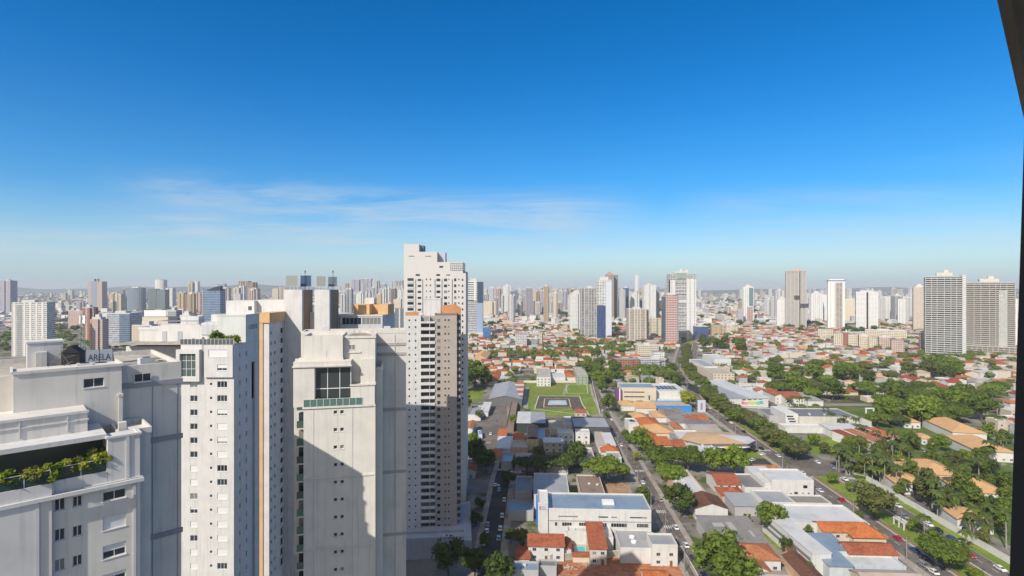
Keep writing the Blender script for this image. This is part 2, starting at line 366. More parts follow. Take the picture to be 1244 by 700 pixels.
ribbon('street', S3, -4, 4, .02, asphalt_d); ribbon('pavement', S3, -6.5, -4, 0, pave, None, None, .12); ribbon('pavement', S3, 4, 7, 0, pave, None, 300, .12)
def road(name, a, b, wd, m, z=.012):
    a, b = Vector((*a, 0)), Vector((*b, 0)); d = (b-a).normalized(); p = Vector((-d.y, d.x, 0))*wd/2
    return sheetobj(name, [tuple((a-p)[:2]), tuple((b-p)[:2]), tuple((b+p)[:2]), tuple((a+p)[:2])], z, m)
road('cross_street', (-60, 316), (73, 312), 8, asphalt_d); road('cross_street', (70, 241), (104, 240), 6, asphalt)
road('cross_street', (76, 312), (158, 318), 7, asphalt); road('cross_street', (186, 318), (330, 326), 9, asphalt)
ED = [(232, 330), (240, 420), (252, 520), (276, 640)]        # side road along the estate wall
road('side_road', (232, 326), (224, 470), 8, asphalt)
for yy, xa, xb in ((560, -160, 80), (610, -160, 92), (665, -200, 98), (725, -260, 108), (790, -300, 118), (870, -420, 300), (960, -500, 700), (600, 205, 560), (680, 225, 600), (770, 260, 700), (640, 96, 205), (720, 110, 225)):
    road('back_street', (xa, yy), (xb, yy), 7, asphalt, .008)
mk = MB()
for off in (-4.7, 17.2):
    for y in range(105, 900, 7):
        if 298 < y < 336: continue
        a = xat(AV, y)+off; a2 = xat(AV, y+3)+off
        mk.add([(a-.09, y, .03), (a+.09, y, .03), (a2+.09, y+3, .03), (a2-.09, y+3, .03)], [(0, 1, 2, 3)])
for off in (-9.2, -.35, 12.85, 21.7):
    for y in range(105, 890, 12):
        if 290 < y < 338: continue
        a = xat(AV, y)+off; a2 = xat(AV, y+12)+off
        mk.add([(a-.07, y, .03), (a+.07, y, .03), (a2+.07, y+12, .03), (a2-.07, y+12, .03)], [(0, 1, 2, 3)])
for y in range(110, 520, 8):
    a = xat(S2, y); mk.add([(a-.07, y, .03), (a+.07, y, .03), (a+.2, y+3, .03), (a+.06, y+3, .03)], [(0, 1, 2, 3)])
def zebra(x, y, L, wd, along_x=True):
    for i in range(int(L/.9)):
        if along_x: mk.box(x+i*.9, x+i*.9+.45, y, y+wd, .028, .034)
        else: mk.box(x, x+wd, y+i*.9, y+i*.9+.45, .028, .034)
zebra(66.6, 248, 6.2, 3); zebra(66.4, 232, 6.2, 3); zebra(-9, 305, 8, 3.2); zebra(157.5, 292, 9.3, 3); zebra(178.8, 291, 9.2, 3); zebra(70, 303, 6.2, 3); zebra(157, 341, 9, 3)
struct(mk.obj('road_marking', paint_w))
# roundabout island where the cross street meets the avenue
ic = (197.5, 305); mb = MB(); mb.prism([(ic[0]+7*cos(i*pi/10), ic[1]+9*sin(i*pi/10)) for i in range(20)], 0, .14, 1); mb.prism([(ic[0]+6.6*cos(i*pi/10), ic[1]+8.6*sin(i*pi/10)) for i in range(20)], .1, .17)
struct(mb.obj('traffic_island', [grass_m, kerb_m]))
def gp(*uv): return [G(u, v) for u, v in uv]
# ground patches
sheetobj('petrol_forecourt', gp((893, 524), (921, 533), (963, 566), (905, 572), (897, 548)), .014, asphalt_d)
sheetobj('school_car_park', gp((589, 487), (615, 487), (617, 520), (606, 548), (596, 556), (574, 538)), .014, asphalt)
sheetobj('school_yard', gp((618, 512), (735, 508), (752, 548), (690, 575), (596, 575), (598, 548)), .010, asphalt)
mk = MB()
for i in range(9):
    x, y = G(664+i*4.2, 533); mk.box(x, x+.18, y-9, y+14, .016, .022)
for i in range(6):
    x, y = G(576+i*3.2, 539); mk.add([(x, y, .02), (x+.4, y, .02), (x+2.4, y+4, .02), (x+2, y+4, .02)], [(0, 1, 2, 3)])
struct(mk.obj('parking_marking', paint_w))
fld = gp((641, 493), (640, 465.5), (718, 465.5), (722, 484), (727, 503), (712, 506), (650, 505))
sheetobj('sports_field', fld, .016, grass_m)
dry = groundmat('worn_turf', [(.2, .2, .05), (.16, .2, .035), (.27, .22, .11)], [(.1, .4, .6), (.2, .58, .75)])
sheetobj('worn_turf', gp((645, 489), (642, 474), (665, 468), (690, 467.5), (683, 478), (656, 480)), .022, dry)
sheetobj('small_lawn', gp((565, 489), (566, 471), (590, 471), (584, 487)), .014, grass_m)
sheetobj('green_strip', gp((616, 520), (622, 486), (631, 486), (628, 520)), .018, grass_m)
sheetobj('running_track', gp((636, 496), (634.5, 475), (641, 470), (643, 472), (640, 478), (642, 497)), .02, conc)
brownpave = groundmat('brown_paving', [(.095, .075, .062), (.14, .115, .095), (.06, .05, .045)], [(.2, .4, .62), (.6, .5, .7)])
sheetobj('court_paving', gp((650, 496.5), (655, 481.5), (703.5, 482), (706, 490), (714, 503.5), (702, 504.5), (694, 496)), .026, brownpave)
def ring(name, P, wdt, z, m):
    mb = MB()
    for a, b in zip(P, P[1:]+P[:1]):
        a, b = Vector((*a, 0)), Vector((*b, 0)); d = (b-a).normalized(); p = Vector((-d.y, d.x, 0))*wdt/2
        mb.add([tuple(a-p)[:2]+(z,), tuple(b-p)[:2]+(z,), tuple(b+p)[:2]+(z,), tuple(a+p)[:2]+(z,)], [(0, 1, 2, 3)])
    return struct(mb.obj(name, m))
tanline = plain((.5, .42, .26), .8)
ring('court_kerb', gp((660.5, 495), (661.5, 484.5), (691, 484.5), (693.5, 495)), .9, .032, tanline)
ring('field_path', gp((649.5, 497), (654.5, 481), (704, 481.5), (707, 490), (716, 505)), .7, .034, kerb_m)
courtm = groundmat('blue_court', [(.33, .42, .48), (.5, .52, .53), (.17, .38, .52)], [(.16, .45, .55), (.11, .58, .66)])
sheetobj('blue_court', gp((665.5, 492), (667, 486.5), (687.5, 486.5), (689, 492)), .032, courtm)
ring('pitch_line', gp((689, 478), (687.5, 467.5), (713, 467.5), (714, 478)), .45, .03, paint_w)
ring('pitch_line', gp((684, 479), (686, 473), (690, 466.5), (691, 466.6), (687, 474), (686, 480)), .25, .03, paint_w)
sheetobj('red_earth_lot', gp((672, 712), (680, 682), (760, 676), (829, 672), (846, 712)), .012, dirt)
sheetobj('dirt_yard', gp((737, 602), (735, 585), (762, 584), (768, 600)), .012, groundmat('bare_soil', [(.33, .2, .12), (.42, .28, .18)], [(.2, .4, .6)]))
sheetobj('back_garden', gp((928, 652), (930, 640), (948, 640), (962, 668), (945, 668)), .012, grass_m)
sheetobj('estate_garden', [(200, 190), (300, 190), (330, 330), (330, 470), (236, 470), (238, 332), (206, 290)], .010, groundmat('estate_garden', [(.08, .12, .03), (.12, .15, .04), (.3, .25, .2), (.1, .09, .07)], [(.06, .45, .6), (.05, .6, .66), (.09, .62, .7)]))
sheetobj('woodland_floor', [(205, 480), (330, 480), (520, 560), (560, 760), (300, 760), (230, 640)], .006, groundmat('woodland_floor', [(.05, .06, .025), (.1, .1, .05), (.24, .2, .16)], [(.05, .4, .6), (.03, .56, .64)]))
# swimming pools: water in a tiled rim
def pool(pts, label):
    t = thing('swimming_pool', label, 'pool', (*pts[0], 0))
    loc = [(a-pts[0][0], b-pts[0][1]) for a, b in pts]; cx = sum(a for a, b in loc)/len(loc); cy = sum(b for a, b in loc)/len(loc)
    big = [(cx+(a-cx)*1.18, cy+(b-cy)*1.18) for a, b in loc]; mb = MB(); n = len(loc)
    mb.add([(a, b, .14) for a, b in big]+[(a, b, .14) for a, b in loc]+[(a, b, 0) for a, b in big]+[(a, b, .04) for a, b in loc],
           [(i, (i+1) % n, n+(i+1) % n, n+i) for i in range(n)]+[(2*n+i, 2*n+(i+1) % n, (i+1) % n, i) for i in range(n)]+[(n+i, n+(i+1) % n, 3*n+(i+1) % n, 3*n+i) for i in range(n)])
    mb.obj('rim', kerb_m, t)
    MB().poly(loc, .09).obj('water', plain((.05, .42, .45), .05, .5, var=.1), t)
pool(gp((699, 671), (700, 664), (710.5, 664), (711, 671)), 'small turquoise pool on an orange terrace behind row houses')
pool(gp((968, 698), (962, 689), (969, 686), (976, 695)), 'bright turquoise garden pool beside the brown L-shaped roof')
pool(gp((762, 681), (764, 674), (781, 674), (783, 681)), 'pale green water basin against the wall of the red earth lot')
sheetobj('pool_terrace', gp((696, 674), (697, 660), (712, 660), (714, 674)), .02, plain((.5, .3, .15), .8))
sheetobj('pool_terrace', gp((960, 702), (950, 684), (968, 681), (990, 700)), .02, plain((.5, .36, .22), .8))
sheetobj('verge_lawn', [(190, 333), (223, 338), (226, 376), (203, 372), (193, 350)], .02, grass_m)
sheetobj('verge_lawn', [(140, 326), (156, 326), (157, 352), (146, 345)], .02, grass_m)
# ---------------------------------------------------------------- trees
def blob(mb, c, r, rng, mi=0, squash=.8):
    t = (1+5**.5)/2; P = [(-1,t,0),(1,t,0),(-1,-t,0),(1,-t,0),(0,-1,t),(0,1,t),(0,-1,-t),(0,1,-t),(t,0,-1),(t,0,1),(-t,0,-1),(-t,0,1)]
    Fc = [(0,11,5),(0,5,1),(0,1,7),(0,7,10),(0,10,11),(1,5,9),(5,11,4),(11,10,2),(10,7,6),(7,1,8),(3,9,4),(3,4,2),(3,2,6),(3,6,8),(3,8,9),(4,9,5),(2,4,11),(6,2,10),(8,6,7),(9,8,1)]
    a = rng.uniform(0, 6)
    vs = []
    for p in P:
        p = Vector(p).normalized()*r*rng.uniform(.8, 1.12); p = Vector((p.x*cos(a)-p.y*sin(a), p.x*sin(a)+p.y*cos(a), p.z*squash))
        vs.append(p+Vector(c))
    mb.add(vs, Fc, mi)
def leaves(mb, c, r, n, size, rng, squash=.8, mi=0):
    for _ in range(n):
        d = Vector((rng.gauss(0,1), rng.gauss(0,1), rng.gauss(.25,1))).normalized()
        p = Vector(c)+Vector((d.x, d.y, d.z*squash))*r*rng.uniform(.82, 1.22)
        nn = (d+Vector((rng.gauss(0,.55), rng.gauss(0,.55), rng.gauss(.35,.5)))).normalized()
        t = nn.cross(Vector((rng.gauss(0,1), rng.gauss(0,1), rng.gauss(0,1)))).normalized(); b = nn.cross(t)
        s = size*rng.uniform(.6, 1.5); q = s*rng.uniform(.45, .8)
        mb.add([p-t*s, p-b*q, p+t*s, p+b*q], [(0,1,2,3)], mi)
def crown(seed, w, h, base, kind, nl=46, ls=.42):
    """crown width w, height h, its underside at height base; kinds round, wide, tall, open"""
    rng = random.Random(seed); mb = MB(); V = w*w*h; cr = (w*.17 if kind != 'wide' else w*.13)
    nc = {'round': 24, 'wide': 40, 'tall': 22, 'open': 17}[kind]; cs = []
    for i in range(nc):
        for _ in range(60):
            x, y, z = rng.uniform(-1,1), rng.uniform(-1,1), rng.uniform(-1,1)
            q = (x*x+y*y+z*z)*(1+.35*sin(3*math.atan2(y, x)+seed))
            if q > 1 or q < (.2 if kind != 'open' else .05): continue
            if kind == 'wide' and z < -.1: continue
            p = Vector((x*(w/2-cr*.6), y*(w/2-cr*.6), base+h/2+z*(h/2-cr*.5)))
            if all((p-o).length > cr*(.8 if kind != 'open' else 1.05) for o in cs): break
        cs.append(p)
    for p in cs:
        r = cr*rng.uniform(.55, 1.35); blob(mb, p, r*.8, rng, 0, .75); leaves(mb, p, r*.95, nl, ls, rng, .75)
    leaves(mb, (0, 0, base+h*.5), w*.44, int(nl*2.2), ls, rng, h/w)
    return mb, cs
def trunk(seed, base, w, h, r, cs):
    rng = random.Random(seed); mb = MB(); fork = base*.75
    a = (rng.uniform(-.15,.15), rng.uniform(-.15,.15), fork*.5); b = (rng.uniform(-.3,.3), rng.uniform(-.3,.3), fork)
    mb.bar((0,0,-.1), a, r*1.25, 7, r); mb.bar(a, b, r, 7, r*.82)
    for c in rng.sample(cs, min(6, len(cs))):
        m = (b[0]*.4+c[0]*.6*.8, b[1]*.4+c[1]*.6*.8, fork+(c[2]-fork)*.55)
        mb.bar(b, m, r*.55, 5, r*.32); mb.bar(m, c, r*.32, 5, r*.1)
    return mb
bark = plain((.11, .085, .065), .9, var=.3, sc=2); barkp = plain((.3, .28, .25), .9, var=.25, sc=2)
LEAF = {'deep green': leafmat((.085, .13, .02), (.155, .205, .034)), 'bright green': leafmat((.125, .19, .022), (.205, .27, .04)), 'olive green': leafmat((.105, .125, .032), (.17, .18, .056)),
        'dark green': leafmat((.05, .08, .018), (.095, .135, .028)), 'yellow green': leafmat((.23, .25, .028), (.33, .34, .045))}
TREEP = {}
def treeproto(kind, v):
    k = (kind, v)
    if k not in TREEP:
        w, h, b = {'round': (9, 7.5, 2.6), 'wide': (17, 7, 4.0), 'tall': (6.5, 10, 2.2), 'open': (9, 8, 3.0)}[kind]
        mb, cs = crown(100+v*7+len(kind), w, h, b, kind, *((52, .40) if kind != 'wide' else (60, .45)))
        TREEP[k] = (mb.mesh('crown', LEAF['deep green']), trunk(v+5, b+.8, w, h, .26 if kind != 'wide' else .45, cs).mesh('trunk', bark), w, h+b)
    return TREEP[k]
NT = [0]
TREES = []
def tree(x, y, wd, ht=None, kind='round', col='deep green', where='', label=None, group='trees of the town'):
    NT[0] += 1; v = (NT[0]*7) % 4
    cm, tm, w, h = treeproto(kind, v); s = wd/w; sz = s if ht is None else ht/h
    shape = {'round': 'round', 'wide': 'broad spreading', 'tall': 'slender upright', 'open': 'loose'}[kind]
    t = thing('tree', label or f'{shape} {col} tree {where}', 'tree', (x, y, 0), R.uniform(0, 6.28), group)
    t.scale = (s, s, sz); c = link('crown', cm, t); c.material_slots[0].link = 'OBJECT'; c.material_slots[0].material = LEAF[col]
    link('trunk', tm, t); TREES.append((x, y, wd)); return t
def treeuv(u, v, wpx, kind='round', col='deep green', label=None, hk=1.0):
    """tree whose foot stands at pixel (u, v) and whose crown is wpx wide there"""
    x, y = G(u, v); wd = wpx*y/F; return tree(x, y, wd, None if hk == 1.0 else wd*hk, kind, col, '', label)
# palms: ringed trunk and arched fronds
def palm_meshes(seed, hgt, nf=17, L=3.9):
    rng = random.Random(seed); t = MB(); bend = rng.uniform(-.5,.5); pts = [(bend*(i/5)**2, 0, hgt*i/5) for i in range(6)]
    for i in range(5): t.bar(pts[i], pts[i+1], .24-.02*i, 7, .22-.02*i)
    fr = MB(); top = Vector(pts[-1])
    for i in range(nf):
        a = 2*pi*i/nf*1.0+rng.uniform(-.2,.2); up = rng.uniform(.1, 1.1); d = Vector((cos(a), sin(a), 0)); s = Vector((-sin(a), cos(a), 0))
        prev = None; n = 7
        for k in range(n+1):
            q = k/n; p = top+d*(L*q*(1-.18*q))+Vector((0,0,1))*(up*L*.55*q-L*.75*q*q)
            wv = .62*sin(pi*min(1, q*.9+.12))
            cur = (p+s*wv-Vector((0,0,.28*wv)), p, p-s*wv-Vector((0,0,.28*wv)))
            if prev: fr.add([prev[0], prev[1], prev[2], cur[0], cur[1], cur[2]], [(0,1,4,3),(1,2,5,4)])
            prev = cur
    return t, fr
palmleaf = leafmat((.075, .11, .025), (.135, .17, .04))
PALM = []
for i, hh in enumerate((9.5, 11.5, 7.0)):
    t, f_ = palm_meshes(i+3, hh); PALM.append((t.mesh('trunk', barkp), f_.mesh('crown', palmleaf), hh))
NP = [0]
def palm(x, y, where, s=1.0):
    NP[0] += 1; tm, fm, hh = PALM[NP[0] % 3]
    t = thing('palm_tree', f'{("tall", "very tall", "short")[NP[0] % 3]} grey trunked palm {where}', 'palm tree', (x, y, 0), R.uniform(0, 6.28), 'palms of the town'); t.scale = (s, s, s)
    link('trunk', tm, t); link('crown', fm, t); TREES.append((x, y, 5)); return t
def shrub(x, y, z, wd, ht, col, label, seed=1, group=None):
    rng = random.Random(seed); mb = MB()
    for i in range(9):
        p = (rng.uniform(-.33,.33)*wd, rng.uniform(-.33,.33)*wd, ht*rng.uniform(.3,.75)); r = wd*.2; blob(mb, p, r*.8, rng, 0, .8); leaves(mb, p, r, 40, wd*.055+.05, rng)
    t = thing('shrub', label, 'shrub', (x, y, z), 0, group); mb.obj('foliage', LEAF[col], t); MB().bar((0,0,0), (0,0,ht*.5), .05).obj('stem', bark, t); return t
# ---------------------------------------------------------------- houses and low buildings
OCC = []
def occ(x0, x1, y0, y1): OCC.append((min(x0,x1), max(x0,x1), y0, y1))
def free(x0, x1, y0, y1): return not any(a < x1 and b > x0 and c < y1 and d > y0 for a, b, c, d in OCC)
winm = plain((.6, .6, .6), .5)
WINMESH = {}
def winmesh(wd, ht):
    k = (round(wd,2), round(ht,2))
    if k not in WINMESH:
        f = MB(); f.box(-wd/2-.07, wd/2+.07, -.05, .03, -.07, 0); f.box(-wd/2-.07, wd/2+.07, -.05, .03, ht, ht+.07); f.box(-wd/2-.07, -wd/2, -.05, .03, 0, ht); f.box(wd/2, wd/2+.07, -.05, .03, 0, ht); f.box(-.03, .03, -.04, .02, 0, ht)
        WINMESH[k] = (f.mesh('window', winm), MB().box(-wd/2, wd/2, -.012, .012, 0, ht).mesh('pane', glass_d))
    return WINMESH[k]
def window(parent, x, y, z, wd, ht, rz=0.0, name='window'):
    f, g_ = winmesh(wd, ht); o = link(name, f, parent, (x, y, z), rz); link('pane', g_, o); return o
def roofmb(kind, w, d, h, rise, ov=.45, th=.18):
    mb = MB(); x0, x1, y0, y1 = -w/2-ov, w/2+ov, -ov, d+ov; z0 = h-.06; cx, cy = 0, d/2
    if kind == 'gable_x':
        A = [(x0,y0,z0),(x1,y0,z0),(x1,y1,z0),(x0,y1,z0),(x0,cy,h+rise),(x1,cy,h+rise)]; Fs = [(0,1,5,4),(2,3,4,5)]
        for f in Fs: solid(mb, [A[i] for i in f], th)
    elif kind == 'gable_y':
        A = [(x0,y0,z0),(x1,y0,z0),(x1,y1,z0),(x0,y1,z0),(cx,y0,h+rise),(cx,y1,h+rise)]
        for f in ((1,2,5,4),(3,0,4,5)): solid(mb, [A[i] for i in f], th)
    elif kind == 'hip':
        if w >= d: a, b = (x0+(y1-y0)/2, cy, h+rise), (x1-(y1-y0)/2, cy, h+rise); Fs = lambda P: [(P[0],P[1],b,a),(P[2],P[3],a,b),(P[1],P[2],b),(P[3],P[0],a)]
        else: a, b = (cx, y0+(x1-x0)/2, h+rise), (cx, y1-(x1-x0)/2, h+rise); Fs = lambda P: [(P[0],P[1],a),(P[1],P[2],b,a),(P[2],P[3],b),(P[3],P[0],a,b)]
        P = [(x0,y0,z0),(x1,y0,z0),(x1,y1,z0),(x0,y1,z0)]
        for f in Fs(P): solid(mb, f, th)
        mb.box(x0, x1, y0, y1, z0-.1, z0-.02)
    elif kind == 'shed': solid(mb, [(x0,y0,z0),(x1,y0,z0),(x1,y1,h+rise),(x0,y1,h+rise)], th)
    return mb
def solid(mb, P, th):
    n = len(P); mb.add([*P, *[(x,y,z+th) for x,y,z in P]], [tuple(range(n-1,-1,-1)), tuple(range(n,2*n))]+[(i,(i+1)%n,n+(i+1)%n,n+i) for i in range(n)])
def wallmb(kind, w, d, h, rise):
    mb = MB().box(-w/2, w/2, 0, d, 0, h)
    if kind == 'gable_x':
        for s in (-w/2, w/2): mb.add([(s,0,h),(s,d,h),(s,d/2,h+rise)], [(0,1,2) if s > 0 else (0,2,1)])
    if kind == 'gable_y':
        for y in (0, d): mb.add([(-w/2,y,h),(w/2,y,h),(0,y,h+rise)], [(0,1,2) if y == 0 else (0,2,1)])
    if kind == 'shed':
        mb.add([(-w/2,0,h),(w/2,0,h),(w/2,d,h),(-w/2,d,h),(w/2,d,h+rise),(-w/2,d,h+rise)], [(2,3,5,4),(1,2,4),(3,0,5)])
    return mb
acm = plain((.6, .6, .6), .5)
def house(x, y, w, d, h, kind, wall, roof, label, rise=None, rz=-.045, cat='house', name='house', group='houses of the town', detail=0, tank=0, ac=0, storeys=1, door=True):
    """x, y: middle of the front wall's foot"""
    t = thing(name, label, cat, (x, y, 0), rz, group)
    rise = (min(w, d)*.19 if kind in ('gable_x', 'gable_y', 'hip') else 0.6) if rise is None else rise
    wallmb(kind, w, d, h, rise).obj('wall', wall, t)
    if kind == 'flat':
        MB().box(-w/2+.2, w/2-.2, .2, d-.2, h, h+.08).obj('roof', roof, t)
        MB().parapet(-w/2-.04, w/2+.04, -.04, d+.04, h, h+.75, .24).obj('parapet', wall, t)
    else: roofmb(kind, w, d, h, rise).obj('roof', roof, t)
    top = h+(.08 if kind == 'flat' else rise*.55)
    for i in range(ac):
        a = R.uniform(-w*.35, w*.35); b = R.uniform(d*.25, d*.75); o = MB().box(-.6,.6,-.4,.4,0,.8).box(-.5,.5,-.45,-.4,.1,.7).obj('condenser', acm, t); o.location = (a, b, h+.07)
    for i in range(tank):
        o = MB().bar((0,0,0), (0,0,1.3), .75, 12, .85).bar((0,0,1.3), (0,0,1.55), .9, 12, .3).obj('water_tank', plain((.1,.25,.5) if R.random() < .6 else (.6,.6,.58), .5), t); o.location = (R.uniform(-w*.3, w*.3), d*.7, top if kind == 'flat' else h+rise*.4)
    if detail:
        nw = max(2, int(w/3.4))
        for s in range(storeys):
            for i in range(nw):
                xx = -w/2+w*(i+.5)/nw; z = 1.0+s*2.9
                if s == 0 and i == nw//2 and door: o = MB().box(xx-.5, xx+.5, -.06, .02, 0, 2.1).obj('door', plain((.2,.11,.06), .6), t); continue
                if z+1.2 < h: window(t, xx, -.02, z, 1.3, 1.1)
            if detail > 1:
                for i in range(max(1, int(d/4))):
                    yy = d*(i+.5)/max(1, int(d/4)); z = 1.0+s*2.9
                    if z+1.2 < h: window(t, w/2+.02, yy, z, 1.2, 1.1, pi/2); window(t, -w/2-.02, yy, z, 1.2, 1.1, -pi/2)
    c, s_ = abs(cos(rz)), abs(sin(rz)); occ(x-w/2*c-.8, x+w/2*c+.8, y-.8, y+d+.8)
    return t
def eav(u0, u1, vf, vb, h):
    """front eave at row vf from u0 to u1, rear eave at row vb, eaves h above the ground -> x, y, w, d"""
    y0 = (H-h)*F/(vf-CV); y1 = (H-h)*F/(vb-CV); xa, xb = XU(u0, y0), XU(u1, y0); return (xa+xb)/2, y0, xb-xa, max(3.0, y1-y0)
# ---------------------------------------------------------------- the near towers
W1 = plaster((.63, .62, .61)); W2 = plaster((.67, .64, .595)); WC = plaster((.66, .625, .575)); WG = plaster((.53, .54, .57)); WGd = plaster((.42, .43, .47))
PEACH = plaster((.66, .42, .22), .1); BROWNW = plaster((.3, .235, .185)); shut = plain((.70, .70, .70), .5, var=.06)
railm = plain((.72, .72, .72), .4); gglass = glassy((.025, .045, .042), .06); ggreen = glassy((.045, .085, .075), .06)
roofdust = groundmat('roof_screed', [(.36, .33, .28), (.46, .42, .36), (.22, .2, .18)], [(.25, .4, .62), (.6, .5, .72)])
def munit(parent, x, y, z, wd, ht, rz=0.0, blind=0.0, off=.12, name='window', mull=1):
    """framed window set off metres into the wall, a white roller shutter let down over the share blind"""
    k = ('mu', round(wd,2), round(ht,2), mull)
    if k not in WINMESH:
        f = MB(); t = .07
        f.box(-wd/2, wd/2, -.06, .0, 0, t); f.box(-wd/2, wd/2, -.06, 0, ht-t, ht); f.box(-wd/2, -wd/2+t, -.06, 0, t, ht-t); f.box(wd/2-t, wd/2, -.06, 0, t, ht-t)
        for i in range(mull): xx = -wd/2+wd*(i+1)/(mull+1); f.box(xx-.035, xx+.035, -.05, -.005, t, ht-t)
        f.box(-wd/2-.08, wd/2+.08, -.06-off, -off+.02, -.09, -.005)
        WINMESH[k] = (f.mesh('window', railm), MB().box(-wd/2+t, wd/2-t, -.03, -.015, t, ht-t).mesh('pane', glass_d))
    f, g_ = WINMESH[k]; c, s = cos(rz), sin(rz)
    o = link(name, f, parent, (x-s*off, y+c*off, z), rz); link('pane', g_, o)
    if blind > .05:
        MB().box(-wd/2+.02, wd/2-.02, -.075, -.062, ht*(1-blind), ht-.01).obj('shutter', shut, o)
    return o
def rail(parent, x0, x1, y, z, ht, mglass, step=1.3, name='railing', post=railm):
    mb = MB(); n = max(1, int((x1-x0)/step)); mb.box(x0, x1, y-.03, y+.03, z+ht-.05, z+ht)
    for i in range(n+1): xx = x0+(x1-x0)*i/n; mb.box(xx-.03, xx+.03, y-.031, y+.031, z, z+ht-.05)
    o = mb.obj(name, post, parent); MB().box(x0, x1, y-.008, y+.008, z+.06, z+ht-.07).obj('glass', mglass, o); return o
def letters(txt, size, ext, m, parent):
    cu = bpy.data.curves.new('lettering', 'FONT'); cu.body = txt; cu.size = size; cu.align_x = 'CENTER'; cu.extrude = ext
    tmp = bpy.data.objects.new('lettering_curve', cu); COL.objects.link(tmp); bpy.context.view_layer.update()
    me = bpy.data.meshes.new_from_object(tmp.evaluated_get(bpy.context.evaluated_depsgraph_get())); bpy.data.objects.remove(tmp); me.materials.clear(); me.materials.append(m)
    return link('lettering', me, parent)
RB = random.Random(5)
def blindr(p=.5): return 0.0 if RB.random() > p else RB.choice((1.0, 1.0, .55, .7, .35))

# ---- A: the tower with the planted loggia
A = thing('apartment_tower', 'white apartment tower with planted rooftop loggia and a lettered board on its roof', 'apartment tower', (-38.8, 55.8, 0), rad(43.6), 'near apartment towers')
rows = [83.45-2.9*i for i in range(12)]
mb = MB(); Hs = []
for z in rows: Hs += [(-6.8+16, -6.0+16, z, z+1.15), (-5.45+16, -4.7+16, z, z+1.05), (-3.1+16, -1.2+16, z-.1, z+1.25)]
mb.wall((-7, 0), 0, 7, 0, 84.9, [(a-9, b-9, c, d) for a, b, c, d in Hs], .3)
mb.wall((-20, -.6), 0, 13, 0, 84.9); mb.wall((-7, -.6), pi/2, .6, 0, 84.9); mb.wall((0, 0), pi/2, 9, 0, 84.9)
mb.box(-20, 0, .35, 9, 84.8, 85.3)
mb.box(-24, 5.6, 8.8, 26, 0, 95.2)
mb.obj('wall', W2, A)
for z in rows:
    munit(A, -6.4, 0, z, .8, 1.15, 0, 0, .22); munit(A, -5.07, 0, z, .75, 1.05, 0, 0, .22); munit(A, -2.15, 0, z-.1, 1.9, 1.35, 0, (.35, 1.0, .5, .3)[int((83.5-z)/2.9) % 4], .22)
mb = MB(); mb.box(-20, .22, -.9, -.6, 84.9, 85.25).box(-6.98, .22, -.25, -.001, 84.9, 85.25); mb.box(-20, -8.0, -.72, -.602, 0, 84.88); mb.box(-.6, -.35, -.1, -.001, 0, 84.9)
mb.box(-8.2, -7.9, -.75, -.721, 60, 84.9); mb.obj('cornice', W1, A)
mb = MB(); mb.box(-20, -7, -.6, -.35, 85.25, 86.4).box(-7, -2.72, 0, .25, 85.25, 86.4).box(-7.1, -6.85, -.345, -.002, 85.25, 86.4); mb.box(-2.7, 0, 0, 2.6, 85.25, 89.6); mb.box(-2.85, .15, -.12, .2, 89.6, 89.8).box(-.2, .15, .2, 2.75, 89.6, 89.8).box(-2.85, -2.6, .2, 2.75, 89.6, 89.8).box(-1.2, -.9, -.1, -.002, 85.3, 89.6); mb.obj('parapet', W1, A)
mb = MB(); mb.box(-20, -2.72, .6, 6.9, 89.55, 90.0); mb.obj('loggia_slab', W1, A)
MB().box(-20, -2.72, 3.4, 3.6, 85.3, 89.5).obj('loggia_glazing', glassy((.06, .062, .055), .1), A)
rail(A, -20, -7.1, -.45, 86.4, 1.25, gglass, 1.75); rail(A, -6.85, -2.75, .12, 86.4, 1.25, gglass, 1.4)
mb = MB(); mb.box(-24, -4, 3.3, 8.78, 90.0, 92.1); mb.obj('upper_wall', W2, A)
mb = MB(); mb.box(-24, -3.9, 3.15, 3.29, 91.95, 92.2).box(-24, -3.9, 3.2, 3.29, 91.2, 91.3)
for x in (-16, -12.6, -9.2, -5.6): mb.box(x-.06, x+.06, 3.19, 3.29, 90.3, 91.95)
mb.obj('upper_ledge', W1, A)
b = MB(); b.wall((-9.6, 7.2), 0, 9, 85, 96.1, [(5.6, 7.4, 93.9, 94.9)], .3); b.wall((-.6, 7.2), pi/2, 1.6, 85, 96.1); b.wall((-9.6, 8.8), -pi/2, 1.6, 85, 96.1); b.box(-9.6, -.6, 7.5, 12, 95.9, 96.05); b.obj('stair_block', W2, A)
munit(A, -3.1, 7.2, 93.9, 1.8, 1.0, 0, 0, .2, mull=1)
mb = MB(); mb.box(-9.7, -.45, 7.05, 7.19, 96.0, 96.3).box(-.6, -.4, 7.2, 12, 96.0, 96.3).box(-9.8, -9.6, 7.2, 12, 96.0, 96.3); mb.box(-.9, -.55, 6.9, 7.18, 85.3, 92.6).box(-1.0, -.5, 6.85, 7.18, 92.6, 92.9); mb.obj('coping', WC, A)
mb = MB(); mb.parapet(-24, 5.6, 8.8, 26, 95.2, 95.75, .3); mb.obj('roof_parapet', WC, A)
MB().box(-23.7, 5.3, 9.1, 25.7, 95.2, 95.26).obj('roof', roofdust, A)
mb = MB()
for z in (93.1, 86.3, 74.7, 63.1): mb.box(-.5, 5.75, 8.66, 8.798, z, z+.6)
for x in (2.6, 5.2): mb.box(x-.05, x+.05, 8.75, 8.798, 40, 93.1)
mb.obj('groove_shade_band', plaster((.33, .33, .35)), A)  # horizontal bands: shade of recessed grooves painted in as grey
munit(A, 1.6, 8.62, 93.75, 1.7, 1.0, 0, 0, .05)
